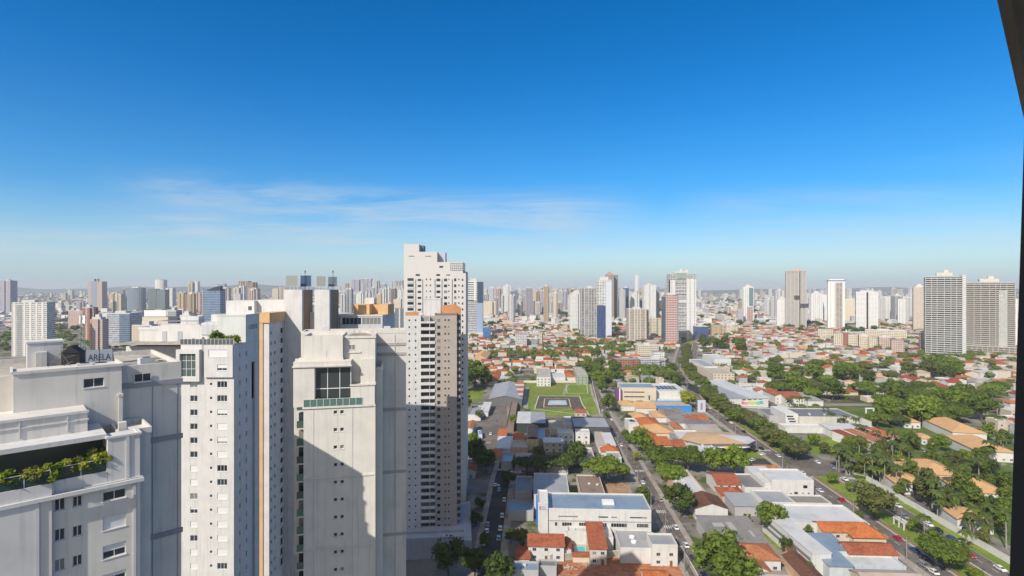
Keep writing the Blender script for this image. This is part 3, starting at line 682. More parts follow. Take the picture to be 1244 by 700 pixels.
mb = MB(); mb.box(-1.5, 1.4, 2.8, 8.6, 85.3, 89.0); mb.parapet(-1.6, 1.5, 2.7, 8.6, 89.0, 89.6, .2); mb.box(-1.4, -.7, 3.2, 3.9, 89, 90.4); mb.box(-.3, 1.4, 2.79, 8.6, 0, 85.3); mb.obj('side_bay', W2, A)
mb = MB(); mb.box(-8.3, -5.1, 17, 20, 95.2, 98.3).box(-8.4, -5.0, 16.9, 20.1, 98.3, 98.5); mb.obj('roof_house', W1, A)
mb = MB(); mb.box(-7.6, -6.6, 16.2, 16.99, 95.2, 97.3); mb.obj('roof_door_hood', W1, A)
Aroof = lambda x, y, z: tuple(Matrix.Rotation(rad(43.6), 3, 'Z') @ Vector((x, y, 0))+Vector((-38.8, 55.8, z)))
# things on its roof
sg = thing('roof_sign', 'shade-grey lettered board on poles on the tower roof', 'sign', Aroof(-1.95, 13.5, 95.25), rad(31)); sg.scale = (.82, .82, .82)
mb = MB(); mb.box(-1.55, -.04, -.04, .04, .55, 2.65).box(.04, 1.55, -.04, .04, .55, 2.65); mb.obj('board', plain((.33, .36, .42), .5), sg)  # shade of the back-lit panel put into the board's grey
mb = MB()
for x in (-1.57, 0, 1.57): mb.bar((x, .06, -.1), (x, .06, 3.0), .045)
for x in (-1.57, 1.57): mb.bar((x, .06, 2.0), (x, 1.8, 0), .04)
mb.obj('pole', dark, sg)
lo = letters('ARELA', 1.05, .01, plain((.06, .065, .08), .6), sg); lo.location = (0, -.055, 1.1); lo.rotation_euler = (pi/2, 0, 0); lo.scale = (.86, 1.25, 1)
dd = thing('rooftop_tank', 'black gabled water tank cabin on the tower roof beside the lettered board', 'tank cabin', Aroof(-4.3, 15, 95.25), rad(20)); dd.scale = (.75, .75, .78)
mb = MB(); mb.box(-1.2, 1.2, -1, 1, .3, 2.4); mb.add([(-1.35,-1.1,2.4),(1.35,-1.1,2.4),(0,-1.1,3.5),(-1.35,1.1,2.4),(1.35,1.1,2.4),(0,1.1,3.5)], [(0,1,2),(5,4,3),(0,2,5,3),(2,1,4,5),(0,3,4,1)]); mb.obj('cabin', plain((.02, .02, .024), .7), dd)
mb = MB()
for x in (-1.15, 1.15):
    for y in (-.95, .95): mb.bar((x, y, 0), (x, y, .3), .09)
mb.obj('leg', metal, dd)
mm = thing('antenna_mast', 'green grey lattice mast standing between the black cabin and the board', 'mast', Aroof(-3.3, 16, 95.25))
mb = MB()
for i in range(3):
    a = i*2*pi/3; mb.bar((.28*cos(a), .28*sin(a), -.1), (.2*cos(a), .2*sin(a), 6.5), .04)
for k in range(9):
    for i in range(3):
        a, b_ = i*2*pi/3, (i+1)*2*pi/3; mb.bar((.26*cos(a), .26*sin(a), k*.7), (.25*cos(b_), .25*sin(b_), k*.7+.7), .02)
mb.obj('lattice', plain((.2, .27, .25), .5), mm); MB().box(-.35,.35,-.1,.1,5.2,6.2).obj('antenna_panel', white_p, mm)
rr = random.Random(9)
for i, (x, y, wd, dp, ht, m_, nm, lb) in enumerate([(-7.5, 10.5, 3.2, 1.0, .35, metal, 'duct', 'dented zinc duct lying along the tower roof edge'), (-3.6, 10.6, 1.4, 1.2, 1.0, acm, 'condenser', 'grey air condenser on the tower roof below the mast'),
        (-2.0, 11.6, 1.1, 1.0, .8, conc, 'condenser', 'dusty square condenser in front of the lettered board'), (2.6, 12.5, 1.6, 1.2, .9, acm, 'condenser', 'pale condenser behind the lettered board'), (3.8, 11, 1.2, .8, .5, conc, 'duct', 'small concrete vent duct at the roof corner')]):
    t = thing(nm, lb, 'roof equipment', Aroof(x, y, 95.25), rad(43.6+rr.uniform(-8, 8)))
    MB().box(-wd/2, wd/2, -dp/2, dp/2, .12, ht).obj('casing', m_, t)
    f = MB()
    for sx in (-1, 1): f.box(sx*wd*.4-.05, sx*wd*.4+.05, -dp*.4, dp*.4, 0, .12)
    f.obj('foot', dark, t); MB().bar((0, 0, ht), (0, 0, ht+.06), min(wd, dp)*.36, 14).obj('fan_ring', dark, t)
for i in range(24):
    x = -16.4+i*.585; p = Aroof(x, .7 if x > -7 else .05, 86.3)
    shrub(*p, 1.35+.25*(i % 3), 1.7+.22*((i*5) % 4), ('yellow green', 'bright green', 'bright green', 'yellow green', 'olive green')[i % 5], ('airy lime', 'fresh green', 'bright green', 'tall lime', 'olive green')[i % 5]+' shrub behind the glass rail of the loggia', 30+i, 'loggia planting')
p = Aroof(-3.6, 1.4, 86.0); shrub(*p, 1.7, 3.2, 'olive green', 'brown green bush against the loggia corner pier', 77, 'loggia planting')

fr_ = thing('guyed_antenna', 'rusty guyed pole frame standing in front of the black tank cabin', 'pole frame', Aroof(-5.6, 11.5, 95.26), rad(30)); mb = MB()
for a, b in (((0,0,0),(0,0,3.0)), ((-1.6,-.5,0),(0,0,2.3)), ((1.4,-.8,0),(0,0,2.3)), ((.2,1.5,0),(0,0,2.3)), ((-1.2,0,1.2),(1.2,.2,1.9)), ((-.9,.3,.1),(1.1,-.5,1.3))): mb.bar(a, b, .035, 5)
mb.obj('pole', plain((.14,.12,.11), .6), fr_); MB().bar((0,0,2.6),(.16,-.1,2.66), .2, 12, .04).obj('dish', metal, fr_)
for i, (x, y, L_) in enumerate(((-4, 9.8, 4.5), (2.5, 17, 5.0))):
    t = thing('roof_pipe', ('thin pale pipe lying along the front roof edge below the board', 'thin pale pipe crossing the rear tower roof')[i], 'pipe', Aroof(x, y, 95.3), rad(43.6+20*i)); MB().bar((-L_/2,0,.08),(L_/2,0,.08), .07).obj('pipe', metal, t)
    f = MB()
    for k in range(4): f.box(-L_/2+k*L_/3-.08, -L_/2+k*L_/3+.08, -.15, .15, 0, .08)
    f.obj('pipe_support', conc, t)
# ---- B: white tower with roof terrace
B_ = thing('apartment_tower', 'white apartment tower with white shutters, framed bay window and railed roof terrace', 'apartment tower', (-57.7, 111, 0), 0, 'near apartment towers')
rows = [84.0-2.9*i for i in range(20)]; Hs = []
for z in rows: Hs += [(11-9.05, 11-7.55, z, z+1.25), (11-4.95, 11-4.5, z+.5, z+1.0), (11-3.45, 11-1.4, z, z+1.3)]
mb = MB(); mb.wall((-11, 0), 0, 11, 0, 86.2, Hs, .25)
Rs = []
for z in rows+[86.9, 89.8]: Rs += [(2.2, 2.7, z+.1, z+1.1), (5.0, 5.6, z+.1, z+1.2)]
mb.wall((0, 0), pi/2, 11.2, 0, 92.9, Rs+[(7.6, 9.2, 2, 88.2)], .35, back=None)
mb.box(-10.95, -.36, .3, 11.2, 80, 92.85); mb.box(-26, -11.02, 5, 10.4, 0, 92); mb.box(-11.02, -9, 11, 11.4, 0, 92.6)
mb.obj('wall', W1, B_)
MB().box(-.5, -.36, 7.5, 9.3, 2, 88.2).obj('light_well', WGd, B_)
mb = MB(); mb.wall((-5.9, -.5), 0, 5.9, 86.2, 92.9, [(.9, 4.7, 90.4, 91.9), (2.7, 4.7, 87.6, 88.85)], .25); mb.wall((0, -.5), pi/2, .5, 86.2, 92.9); mb.wall((-5.9, 0), -pi/2, .5, 86.2, 92.9); mb.add([(-5.9,-.5,86.2),(0,-.5,86.2),(0,0,86.2),(-5.9,0,86.2)], [(3,2,1,0)]); mb.box(-11, -6.6, -.02, .25, 86.2, 92.9); mb.obj('upper_wall', W1, B_)
munit(B_, -3.1, -.5, 90.4, 3.8, 1.5, 0, 1.0, .18); munit(B_, -2.2, -.5, 87.6, 2.0, 1.25, 0, .6, .18)
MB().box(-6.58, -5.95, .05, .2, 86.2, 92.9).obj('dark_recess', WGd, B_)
f = MB(); f.box(-11.5, -6.7, -.85, -.03, 91.1, 91.95).box(-11.5, -6.7, -.85, -.03, 85.4, 86.3).box(-11.5, -10.75, -.85, -.03, 86.3, 91.1).box(-7.45, -6.7, -.85, -.03, 86.3, 91.1); f.obj('bay_frame', W1, B_)
f = MB()
for x in (-10.72, -9.65, -8.58, -7.5): f.box(x, x+.07, -.42, -.34, 86.3, 91.1)
for z in (86.3, 87.9, 89.6, 91.03): f.box(-10.75, -7.45, -.415, -.345, z, z+.07)
f = f.obj('bay_window', white_p, B_); MB().box(-10.74, -7.46, -.36, -.35, 86.35, 91.05).obj('pane', glassy((.075, .10, .10), .08), f)
n = 0
for z in rows:
    munit(B_, -8.3, 0, z, 1.5, 1.25, 0, blindr(.72), .16); munit(B_, -2.42, 0, z, 2.05, 1.3, 0, blindr(.62), .16, mull=2)
for z in rows[:18]: MB().box(-4.95, -4.5, .1, .14, z+.5, z+1.0).obj('vent', dark, B_)
for z in rows[:14]+[86.9, 89.8]: munit(B_, 0, 2.45, z+.1, .5, 1.0, pi/2, 0, .2, mull=0); munit(B_, 0, 5.3, z+.1, .6, 1.1, pi/2, 0, .2, mull=0)
MB().box(-26, .0, .0, 11.2, 92.86, 92.92).obj('terrace_floor', roofdust, B_)
rail(B_, -11.2, -.05, .06, 92.92, 1.2, glassy((.05, .055, .06), .1), .75)
mb = MB()
for z0, z1 in ((92.9, 98.6),): mb.box(-6.2, -.02, 5.0, 11.2, z0, z1)
mb.box(-6.3, 0.08, 4.9, 5.1, 98.6, 98.9).box(-.1, .08, 5.1, 11.3, 98.6, 98.9); mb.obj('penthouse', plaster((.62, .64, .62)), B_)
lo = letters('OZEO', 1.35, .03, plain((.2, .21, .25), .6), B_); lo.location = (.03, 8.3, 95.6); lo.rotation_euler = (pi/2, 0, pi/2)
mb = MB(); mb.box(-20, -10.5, 6.5, 10.3, 92, 96.6).box(-24.5, -20, 7, 10.3, 92, 95.4).box(-10.5, -6.25, 6.5, 9, 92.9, 97.0).box(-16, -12, 8, 10.2, 96.6, 98.3); mb.parapet(-24.7, -20, 6.9, 10.4, 95.4, 96, .2); mb.obj('roof_house', W1, B_)
mb = MB(); mb.box(-10.45, -6.3, 6.3, 6.48, 94.4, 96.6); mb.obj('roof_screen', WG, B_)
mb = MB()
for i in range(12): mb.bar((-19.8+i*.8, 6.2, 97.4), (-19.8+i*.8, 10.2, 97.4), .05)
for x in (-19.9, -10.9): mb.bar((x, 6.2, 96.6), (x, 6.2, 97.4), .08); mb.bar((x, 6.2, 97.38), (x+9 if x < -15 else x, 6.2, 97.38), .07)
mb.obj('pergola', WGd, B_)
for x, h_ in ((-18.6, 2.2), (-15.2, 2.2)): mb = MB(); mb.box(x-.5, x+.5, 6.42, 6.49, 92.95, 92.95+h_); mb.obj('door', WGd, B_)
shrub(-62.6, 113.4, 92.9, 3.6, 3.0, 'deep green', 'big round dark shrub on the railed roof terrace', 51); shrub(-58.9, 113, 92.9, 2.7, 2.0, 'bright green', 'low bright shrub at the corner of the railed roof terrace', 52)
for i, x in enumerate((-67.2, -65.3)): shrub(x, 113.2, 92.9, 1.0, 1.5, 'dark green', ('small potted palm by the terrace rail', 'dark clipped bush by the terrace doors')[i], 60+i)
for i in range(5):
    x = -79+i*2.3; z = 87.8
munit(B_, -21.5, 5, 89.0, 1.0, 1.0); munit(B_, -20.1, 5, 89.0, 1.0, 1.0)

# ---- C: tower with twin stair shafts
C_ = thing('apartment_tower', 'tall tower with twin white stair shafts, brown flanks and a peach cornice', 'apartment tower', (0, 0, 0), 0, 'near apartment towers')
mb = MB(); Hs = []
for i in range(24):
    z = 91.0-2.95*i; Hs += [(.9, 1.7, z+.3, z+1.3), (3.2, 4.2, z+.3, z+1.3), (7.4, 9.4, z-.6, z+1.7)]
mb.wall((-68.1, 150), pi/2, 10, 0, 94.8, Hs, .4, 0, 1); mb.wall((-71, 150), 0, 2.9, 0, 94.8); mb.box(-90, -68.55, 150.4, 160, 0, 94.6); mb.box(-92, -54.6, 168.5, 182, 0, 96); mb.box(-90, -68.3, 160, 168.5, 0, 96); mb.obj('wall', [W1, dark], C_)
MB().box(-71.1, -69.75, 149.75, 149.99, 0, 94.8).obj('peach_strip', PEACH, C_)
mb = MB(); mb.box(-71.3, -67.8, 149.6, 150.2, 94.8, 97.6); mb.box(-71.3, -67.75, 150.2, 160, 94.8, 97.55); mb.obj('cornice', PEACH, C_)
for i in range(24):
    z = 91.0-2.95*i
    munit(C_, -68.1, 151.3, z+.3, .8, 1.0, pi/2, 0, .2, mull=0); munit(C_, -68.1, 153.7, z+.3, 1.0, 1.0, pi/2, blindr(.3), .2)
    if i < 20: mb = MB(); mb.box(-68.3, -68.02, 157.4, 159.4, z-.62, z+.25); mb.obj('balcony', W1, C_)
def shaft(x0, x1, y0, y1):
    mb = MB(); mb.wall((x0, y0), 0, x1-x0, 0, 104); mb.wall((x0, y1), -pi/2, y1-y0, 0, 104); mb.box(x0+.02, x1-.06, y0+.02, y1-.02, 103.9, 104.0); mb.obj('stair_shaft', W1, C_)
    mb = MB(); mb.box(x1-.05, x1, y0+.02, y0+1.2, 0, 104); mb.obj('shaft_edge', WG, C_); MB().box(x1-.05, x1+.02, y0+1.2, y1, 0, 103.9).obj('shaft_flank', BROWNW, C_)
shaft(-68.2, -62.8, 160.05, 168.5); shaft(-59.1, -54.6, 160.05, 168.4)
mb = MB(); mb.box(-62.7, -59.2, 166, 168.4, 0, 97); mb.obj('link_wall', W1, C_)
mb = MB(); mb.box(-87.6, -79, 164, 172, 96, 100.6).box(-79, -68.3, 166, 172, 96, 100.8); mb.parapet(-90, -68.3, 160.1, 168, 96, 96.6, .2); mb.obj('roof_house', W1, C_)
munit(C_, -80.3, 164, 97.6, 1.2, 1.4, 0, 0, .02); 
def screen(x, y, wd, ht, z, c, lab):
    t = thing('lattice_screen', lab, 'roof screen', (x, y, z))
    mb = MB()
    for i in range(7): mb.bar((-wd/2+wd*i/6, 0, .9), (-wd/2+wd*i/6, 0, ht), .04)
    for i in range(6): mb.bar((-wd/2, 0, .9+(ht-.9)*i/5), (wd/2, 0, .9+(ht-.9)*i/5), .04)
    mb.obj('lattice', plain(c, .6), t); MB().box(-wd/2, wd/2, .06, .09, 1.0, ht-.05).obj('mesh_panel', plain(mul(c, .85), .7), t)
    mb = MB()
    for i in range(4): mb.bar((-wd/2+wd*i/3, 0, 0), (-wd/2+wd*i/3, 0, .95), .06); mb.bar((-wd/2+wd*i/3, 0, .9), (-wd/2+wd*i/3, 1.2, 0), .05)
    mb.obj('support', white_p, t)
screen(-66.2, 161, 3.4, 4.2, 104, (.42, .45, .42), 'grey lattice screen on the wider white stair shaft'); screen(-63.0, 163.5, 3.2, 4.3, 104, (.08, .14, .26), 'dark blue screen on the wider white stair shaft')
screen(-57.4, 161, 2.6, 4.0, 104, (.4, .42, .42), 'grey lattice screen on the narrower stair shaft'); screen(-54.8, 163.5, 2.6, 3.9, 104, (.2, .25, .32), 'slate blue screen on the narrower stair shaft')
for x, y in ((-63.1, 163.2), (-54.6, 163.2)):
    t = thing('lightning_rod', ('thin rod with lamp above the dark blue screen' if x < -60 else 'thin rod with lamp above the slate blue screen'), 'rod', (x, y, 104)); MB().bar((0,0,0), (0,0,6.0), .06).obj('rod', dark, t); MB().bar((0,0,5.2),(0,0,5.7), .18).obj('lamp', dark, t)

# ---- D: cream tower with duplex window
D_ = thing('apartment_tower', 'cream apartment tower with a double height window and green glass balcony', 'apartment tower', (-23.1, 90, 0), rad(12), 'near apartment towers')
rows = [83.8-2.9*i for i in range(14)]; Hs = []
for z in rows: Hs += [(12.4-6.6, 12.4-6.0, z, z+.62), (12.4-5.55, 12.4-4.95, z, z+.62)]
mb = MB(); mb.wall((-11.3, 0), 0, 11.3, 0, 84.9, [(a-1.1, b-1.1, c, d) for a, b, c, d in Hs], .3)
mb.wall((0, 0), pi/2, 9, 0, 88.4); mb.wall((-11.3, 1.6), -pi/2, 1.6, 0, 84.9); mb.wall((-12.5, 1.6), 0, 1.2, 0, 84.9)
mb.box(-13.2, 5.3, 9, 14, 0, 96.3); mb.box(-13.2, -.3, 2.4, 9, 60, 85)
mb.obj('wall', WC, D_)
for z in rows: munit(D_, -6.3, 0, z, .6, .62, 0, 0, .2, mull=0); munit(D_, -5.25, 0, z, .6, .62, 0, 0, .2, mull=0)
mb = MB(); mb.box(-11.45, .15, -.2, -.001, 84.9, 85.2)
for z in (73.3, 61.7): mb.box(-11.35, .1, -.14, -.001, z, z+.28)
mb.box(-.12, .12, -.12, -.002, 0, 84.9)
mb.obj('cornice', WC, D_); mb = MB()
for x in (-9.75, -3.6): mb.box(x-.05, x+.05, -.05, -.002, 40, 84.9)
mb.obj('wall_joint', WG, D_)
for i in range(15):
    z = 87.3-2.9*i; mb = MB(); mb.box(-12.4, -11.32, .3, 1.6, z-2.9, z-2.65); o = mb.obj('balcony', WC, D_); MB().box(-12.4, -11.32, .28, .31, z-2.65, z-1.5).obj('balcony_glass', ggreen if i % 3 else glass_g, o); MB().box(-12.3, -11.4, 1.55, 1.59, z-2.6, z-.4).obj('balcony_door', glass_d, o)
mb = MB(); mb.box(-12.9, -9.6, .1, 6, 85.2, 91.6); mb.box(-3.9, 0, .05, 2.4, 85.2, 88.4); mb.box(-4.0, .15, -.1, .04, 88.4, 88.65).box(-.2, .15, .05, 2.5, 88.4, 88.65); mb.box(-9.6, -3.9, 2.2, 6, 90.9, 91.6); mb.box(-12.9, -3.85, .05, 6, 91.6, 92.6); mb.box(-13.05, -3.7, -.12, .2, 91.7, 91.95); mb.obj('duplex_wall', WC, D_)
f = MB()
for x in (-9.6, -7.7, -5.75, -3.97): f.box(x, x+.1, .85, .97, 85.2, 91.5)
for z in (85.2, 87.9, 91.4): f.box(-9.6, -3.9, .86, .96, z, z+.12)
f = f.obj('duplex_window', white_p, D_); MB().box(-9.6, -3.9, .93, .94, 85.2, 91.6).obj('pane', glassy((.05, .06, .065), .06), f)
MB().box(-9.6, -3.9, .0, .85, 84.95, 85.2).obj('balcony_floor', WC, D_)
rail(D_, -11.3, -2.0, -.02, 85.2, 1.25, ggreen, 1.0)
mb = MB(); mb.box(-11.7, -5.3, 1.6, 9, 92.6, 96.3); mb.box(-5.28, -.02, 2.6, 9, 85, 96.4); mb.box(-5.4, .12, 2.45, 2.59, 96.1, 96.5); mb.box(-2.4, .02, 1.6, 2.59, 85, 92.6); mb.box(-4.9, -2.4, 2.45, 2.58, 93.6, 93.8); mb.box(-12.85, -5.2, 1.5, 1.59, 92.6, 93); mb.obj('upper_wall', WC, D_)
munit(D_, -3.9, 2.6, 94.1, 1.1, .95, 0, 0, .02); MB().box(-8.6, -7.9, 1.55, 1.6, 92.65, 94.2).obj('door', W1, D_)
mb = MB(); mb.box(-.02, 1.15, 3.2, 8.9, 0, 90.4); mb.box(-.1, 1.3, 3.0, 3.2, 90.4, 90.9).box(.95, 1.3, 3.2, 8.9, 90.4, 91.2); mb.obj('side_bay', WC, D_)
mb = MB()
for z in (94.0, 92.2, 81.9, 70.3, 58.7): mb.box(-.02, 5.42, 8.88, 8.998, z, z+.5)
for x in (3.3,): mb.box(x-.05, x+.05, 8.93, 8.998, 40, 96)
mb.obj('groove_shade_band', plaster((.40, .38, .36)), D_)  # groove shade on the setback wall, put into the paint colour
mb = MB(); mb.parapet(-13.2, 5.4, 8.95, 14, 96.3, 96.9, .3); mb.parapet(-11.7, -5.3, 1.6, 8.9, 96.3, 96.7, .22); mb.obj('roof_parapet', WC, D_); MB().box(-12.9, 5.1, 9.3, 13.7, 96.3, 96.36).obj('roof', roofdust, D_)
Dr = lambda x, y, z: tuple(Matrix.Rotation(rad(12), 3, 'Z') @ Vector((x, y, 0))+Vector((-23.1, 90, z)))
t = thing('tile_stack', 'low heap of grey roof sheets lying on the cream tower roof', 'roof sheets', Dr(-2.6, 4.5, 96.42), rad(20)); 
for i in range(5): MB().box(-2.2+i*.2, 1.8-i*.25, -1.2, 1.2-i*.1, .08*i+.02, .08*i+.07).obj('sheet', roofdust, t)
for i, (x, y, lb) in enumerate([(-4.3, 6, 'dusty condenser on the cream tower roof beside the sheet heap'), (-9.2, 11.5, 'pale condenser at the rear of the cream tower roof'), (1.8, 12, 'grey condenser near the rear corner of the cream tower')]):
    t = thing('condenser', lb, 'roof equipment', Dr(x, y, 96.4), rad(12)); MB().box(-.6,.6,-.5,.5,.1,1.0).obj('casing', acm, t); MB().box(-.5,-.4,-.5,.5,0,.1).box(.4,.5,-.5,.5,0,.1).obj('foot', dark, t)
for i, (x, c) in enumerate(((-10.6, 'olive green'), (-9.3, 'deep green'), (-3.4, 'bright green'))):
    shrub(*Dr(x, .55, 85.2), .9, (1.9, 1.7, 3.2)[i], c, ('olive potted plant at the near end of the glass balcony', 'dark potted plant on the glass balcony', 'tall bright bamboo at the far end of the glass balcony')[i], 80+i)

# ---- E: grey house block with peach roof volumes behind D
E_ = thing('apartment_tower', 'grey tower top with long dark window band and peach roof volumes', 'apartment tower', (-54.3, 169, 0), 0, 'near apartment towers')
mb = MB(); mb.wall((0, 0), 0, 13.4, 0, 95.9, [(.6, 6.7, 92.9, 95.1), (7.0, 12.9, 92.9, 95.1)], .3); mb.wall((13.4, 0), pi/2, 18, 0, 95.9); mb.wall((13.4, 18), pi, 13.4, 0, 95.9); mb.box(0, 13.3, .35, 18, 95.6, 95.85); mb.obj('wall', WG, E_)
munit(E_, 3.65, 0, 92.9, 6.1, 2.2, 0, 0, .15, mull=4); munit(E_, 9.95, 0, 92.9, 5.9, 2.2, 0, 0, .15, mull=4)
mb = MB(); mb.box(-.1, 13.5, -.15, -.001, 95.6, 96.0); mb.obj('coping', W1, E_)
mb = MB(); mb.box(3.0, 8.2, 4, 13, 95.9, 99.2).box(11.0, 14.2, 4, 13, 95.9, 99.2).box(8.2, 11.0, 8, 13, 95.9, 99.0); mb.obj('peach_volume', PEACH, E_); mb = MB(); mb.box(5.2, 8.4, 9, 12.5, 99.2, 101.2); mb.obj('roof_house', W1, E_)
for x in (4.6, 6.0, 8.6, 10.3, 12.2): MB().box(x-.22, x+.22, -.04, .0, 90.9, 91.5).obj('wall_lamp', white_p, E_)

# ---- F: slim tower with balconies, and the taller stepped tower behind it
def dots(parent, lst, cap=100):
    """lst of (x, y, z, w, h, rz): the first hundred as windows, the rest as one part"""
    for (x, y, z, a, b, rz) in lst[:cap]:
        k = ('dot', a, b)
        if k not in WINMESH:
            f = MB(); f.box(-a/2, a/2, -.03, .02, 0, b); f.box(-a/2-.06, a/2+.06, -.07, .02, -.08, 0); WINMESH[k] = f.mesh('window', glass_d)
        link('window', WINMESH[k], parent, (x, y, z), rz)
    if lst[cap:]:
        mb = MB()
        for (x, y, z, a, b, rz) in lst[cap:]:
            if abs(rz) < .1: mb.box(x-a/2, x+a/2, y-.03, y+.02, z, z+b)
            else: mb.box(x-.02, x+.03, y-a/2, y+a/2, z, z+b)
        mb.obj('window_glazing', glass_d, parent)['kind'] = 'stuff'
fh = 2.9
F_ = thing('apartment_tower', 'slim white and beige tower with a stack of white balconies and orange roof edge', 'apartment tower', (-23.4, 227, 0), rad(5.5), 'near apartment towers')
beige = plaster((.42, .36, .32), .12)
mb = MB(); mb.box(-21.8, -15.1, 0, 23, 3, 92.6); mb.obj('white_wall', W1, F_)
mb = MB(); mb.box(-9.2, 0, 0, 23, 3, 92.8); mb.obj('beige_wall', beige, F_)
mb = MB(); mb.box(-15.1, -9.2, 1.5, 23, 3, 92.4); mb.obj('recess_wall', plaster((.42, .40, .39)), F_)
wl = []
for i in range(31):
    z = 89.6-fh*i
    mb = MB(); mb.box(-15.15, -9.15, -.35, 1.5, z-.18, z).box(-15.15, -9.15, -.36, -.24, z, z+1.05 if i else z+.6).box(-11.55, -11.35, -.2, 1.5, z, z+2.7); o = mb.obj('balcony', W1, F_)
    MB().box(-14.9, -11.6, 1.44, 1.49, z+.02, z+2.2).box(-11.2, -9.3, 1.44, 1.49, z+.9, z+2.0).obj('balcony_door', glassy((.085, .085, .085), .12) if i % 3 else glassy((.13, .125, .12), .3), o)
    wl += [(-19.9, 0, z+.9, .6, .6, 0), (-17.3, 0, z+.9, .6, .6, 0), (-7.6, 0, z+.5, 1.3, 1.2, 0), (-4.9, 0, z+.9, .6, .6, 0), (-3.4, 0, z+.9, .6, .6, 0)]
dots(F_, wl)
mb = MB()
for i in range(31):
    z = 89.6-fh*i
    mb.box(.0, 1.5, 1.2, 9.5, z-.2, z+.05).box(1.38, 1.5, 1.2, 9.5, z+.05, z+.95).box(0, 1.5, 13, 21.8, z-.2, z+.05).box(1.38, 1.5, 13, 21.8, z+.05, z+.95).box(0, 1.48, 1.2, 1.35, z+.05, z+.95).box(0, 1.48, 13, 13.15, z+.05, z+.95)
mb.obj('side_balcony_lattice', plaster((.38, .35, .33)), F_)
mb = MB(); mb.box(.005, .05, 1.3, 9.4, 3, 92).box(.005, .05, 13.1, 21.7, 3, 92); mb.obj('side_glazing', glass_d, F_)
MB().box(.0, .6, 10, 12.6, 3, 92.8).obj('side_pier', plaster((.3, .27, .25)), F_); MB().box(-.5, 1.7, 21.8, 22.8, 3, 92.8).obj('corner_pier', plaster((.34, .32, .31)), F_)
mb = MB(); mb.parapet(-9.3, .1, -.1, 23, 92.8, 93.6, .25); mb.obj('roof_parapet', plaster((.2, .19, .18)), F_)
mb = MB(); mb.box(-21.5, -16, .2, .5, 92.6, 94.2); mb.add([(-6.5,5,92.8),(-1.0,5,92.8),(1.8,5,92.8),(1.8,5,95.5),(-1,5,97.2),(-6.5,5,96.6),(-6.5,9,92.8),(-1.0,9,92.8),(1.8,9,92.8),(1.8,9,95.5),(-1,9,97.2),(-6.5,9,96.6)], [(0,1,4,5),(1,2,3,4),(5,4,10,11),(4,3,9,10),(2,8,9,3),(6,0,5,11),(7,6,11,10),(8,7,10,9)]); mb.obj('orange_crown', plaster((.55, .27, .13), .1), F_)
mb = MB(); mb.box(-14.2, -7.0, 6, 14, 92.4, 99.3).parapet(-14.3, -6.9, 5.9, 14.1, 99.3, 99.8, .2); mb.obj('roof_house', W1, F_)
mb = MB(); mb.box(-24, 6, -14, 25, 0, 3.6).box(-24, 3, -20, -14, 0, 7.2); mb.parapet(-24, 3, -20, -14, 7.2, 8.2); mb.obj('podium', WGd, F_); occ(-52, -14, 200, 262)

F2 = thing('apartment_tower', 'tallest stepped off-white tower rising behind the slim balcony tower', 'apartment tower', (-22.6, 262, 0), rad(2), 'near apartment towers')
OW = plaster((.60, .58, .56), .1, .06)
mb = MB(); mb.box(-30.2, 0, 0, 22, 0, 111.5); mb.obj('wall', OW, F2); mb = MB(); mb.box(-30.2, -22.8, .01, 14, 111.5, 125.6).box(-22.8, -14.0, .01, 12, 111.5, 121.9).box(-14.0, -1.4, .01, 20, 111.5, 116.9); mb.obj('crown_wall', OW, F2)
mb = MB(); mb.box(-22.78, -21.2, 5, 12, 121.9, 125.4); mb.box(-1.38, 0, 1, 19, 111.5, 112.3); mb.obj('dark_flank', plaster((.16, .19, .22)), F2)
mb = MB(); mb.box(-13.98, -10.4, 4, 12, 116.9, 121.9); mb.obj('violet_block', plaster((.52, .5, .56)), F2)
f = MB()
for i in range(9): f.box(-7.6+i*.95, -7.5+i*.95, -.2, -.1, 112.8, 116.4)
for z in (112.8, 113.9, 115.0, 116.3): f.box(-7.6, .1, -.2, -.1, z, z+.1)
f.obj('roof_lattice', plain((.35, .38, .4), .5), F2)
wl = []; slots = MB()
for x in (-24.4, -21.0, -15.0, -11.6, -6.6): slots.box(x-.2, x+.2, -.06, -.002, 10, 108.4)
slots.obj('slot_panel', plaster((.2, .2, .21)), F2)
for i in range(22):
    z = 108.2-fh*i
    o = MB().box(-28.4, -25.4, -.02, -.004, z-1.3, z+.8).obj('balcony_opening', glass_d, F2); MB().box(-28.45, -25.35, -.3, -.03, z-1.45, z-.55).obj('balcony_rail', OW, o)
    wl += [(-22.6, 0, z-.5, 1.7, .9, 0), (-19.2, 0, z, .6, .6, 0), (-17.3, 0, z, .6, .6, 0), (-13.4, 0, z-.6, 1.9, 1.2, 0), (-9.9, 0, z-.6, 1.5, 1.2, 0), (-8.3, 0, z, .6, .6, 0), (-5.2, 0, z-.6, 1.1, 1.3, 0), (-3.4, 0, z, .6, .6, 0), (-1.6, 0, z-.4, .7, .9, 0)]
wl = [(-23.4, 0, 110.2, 2.0, .8, 0), (-13.5, 0, 110.2, 1.8, .8, 0), (-8.6, 0, 110.3, 1.9, .6, 0), (-12, 0, 114.2, 1.8, .8, 0), (-26.4, 0, 119.7, 2.6, .2, 0), (-18.4, 0, 119.7, 2.8, .2, 0)]+wl
dots(F2, wl); occ(-56, -20, 260, 288)
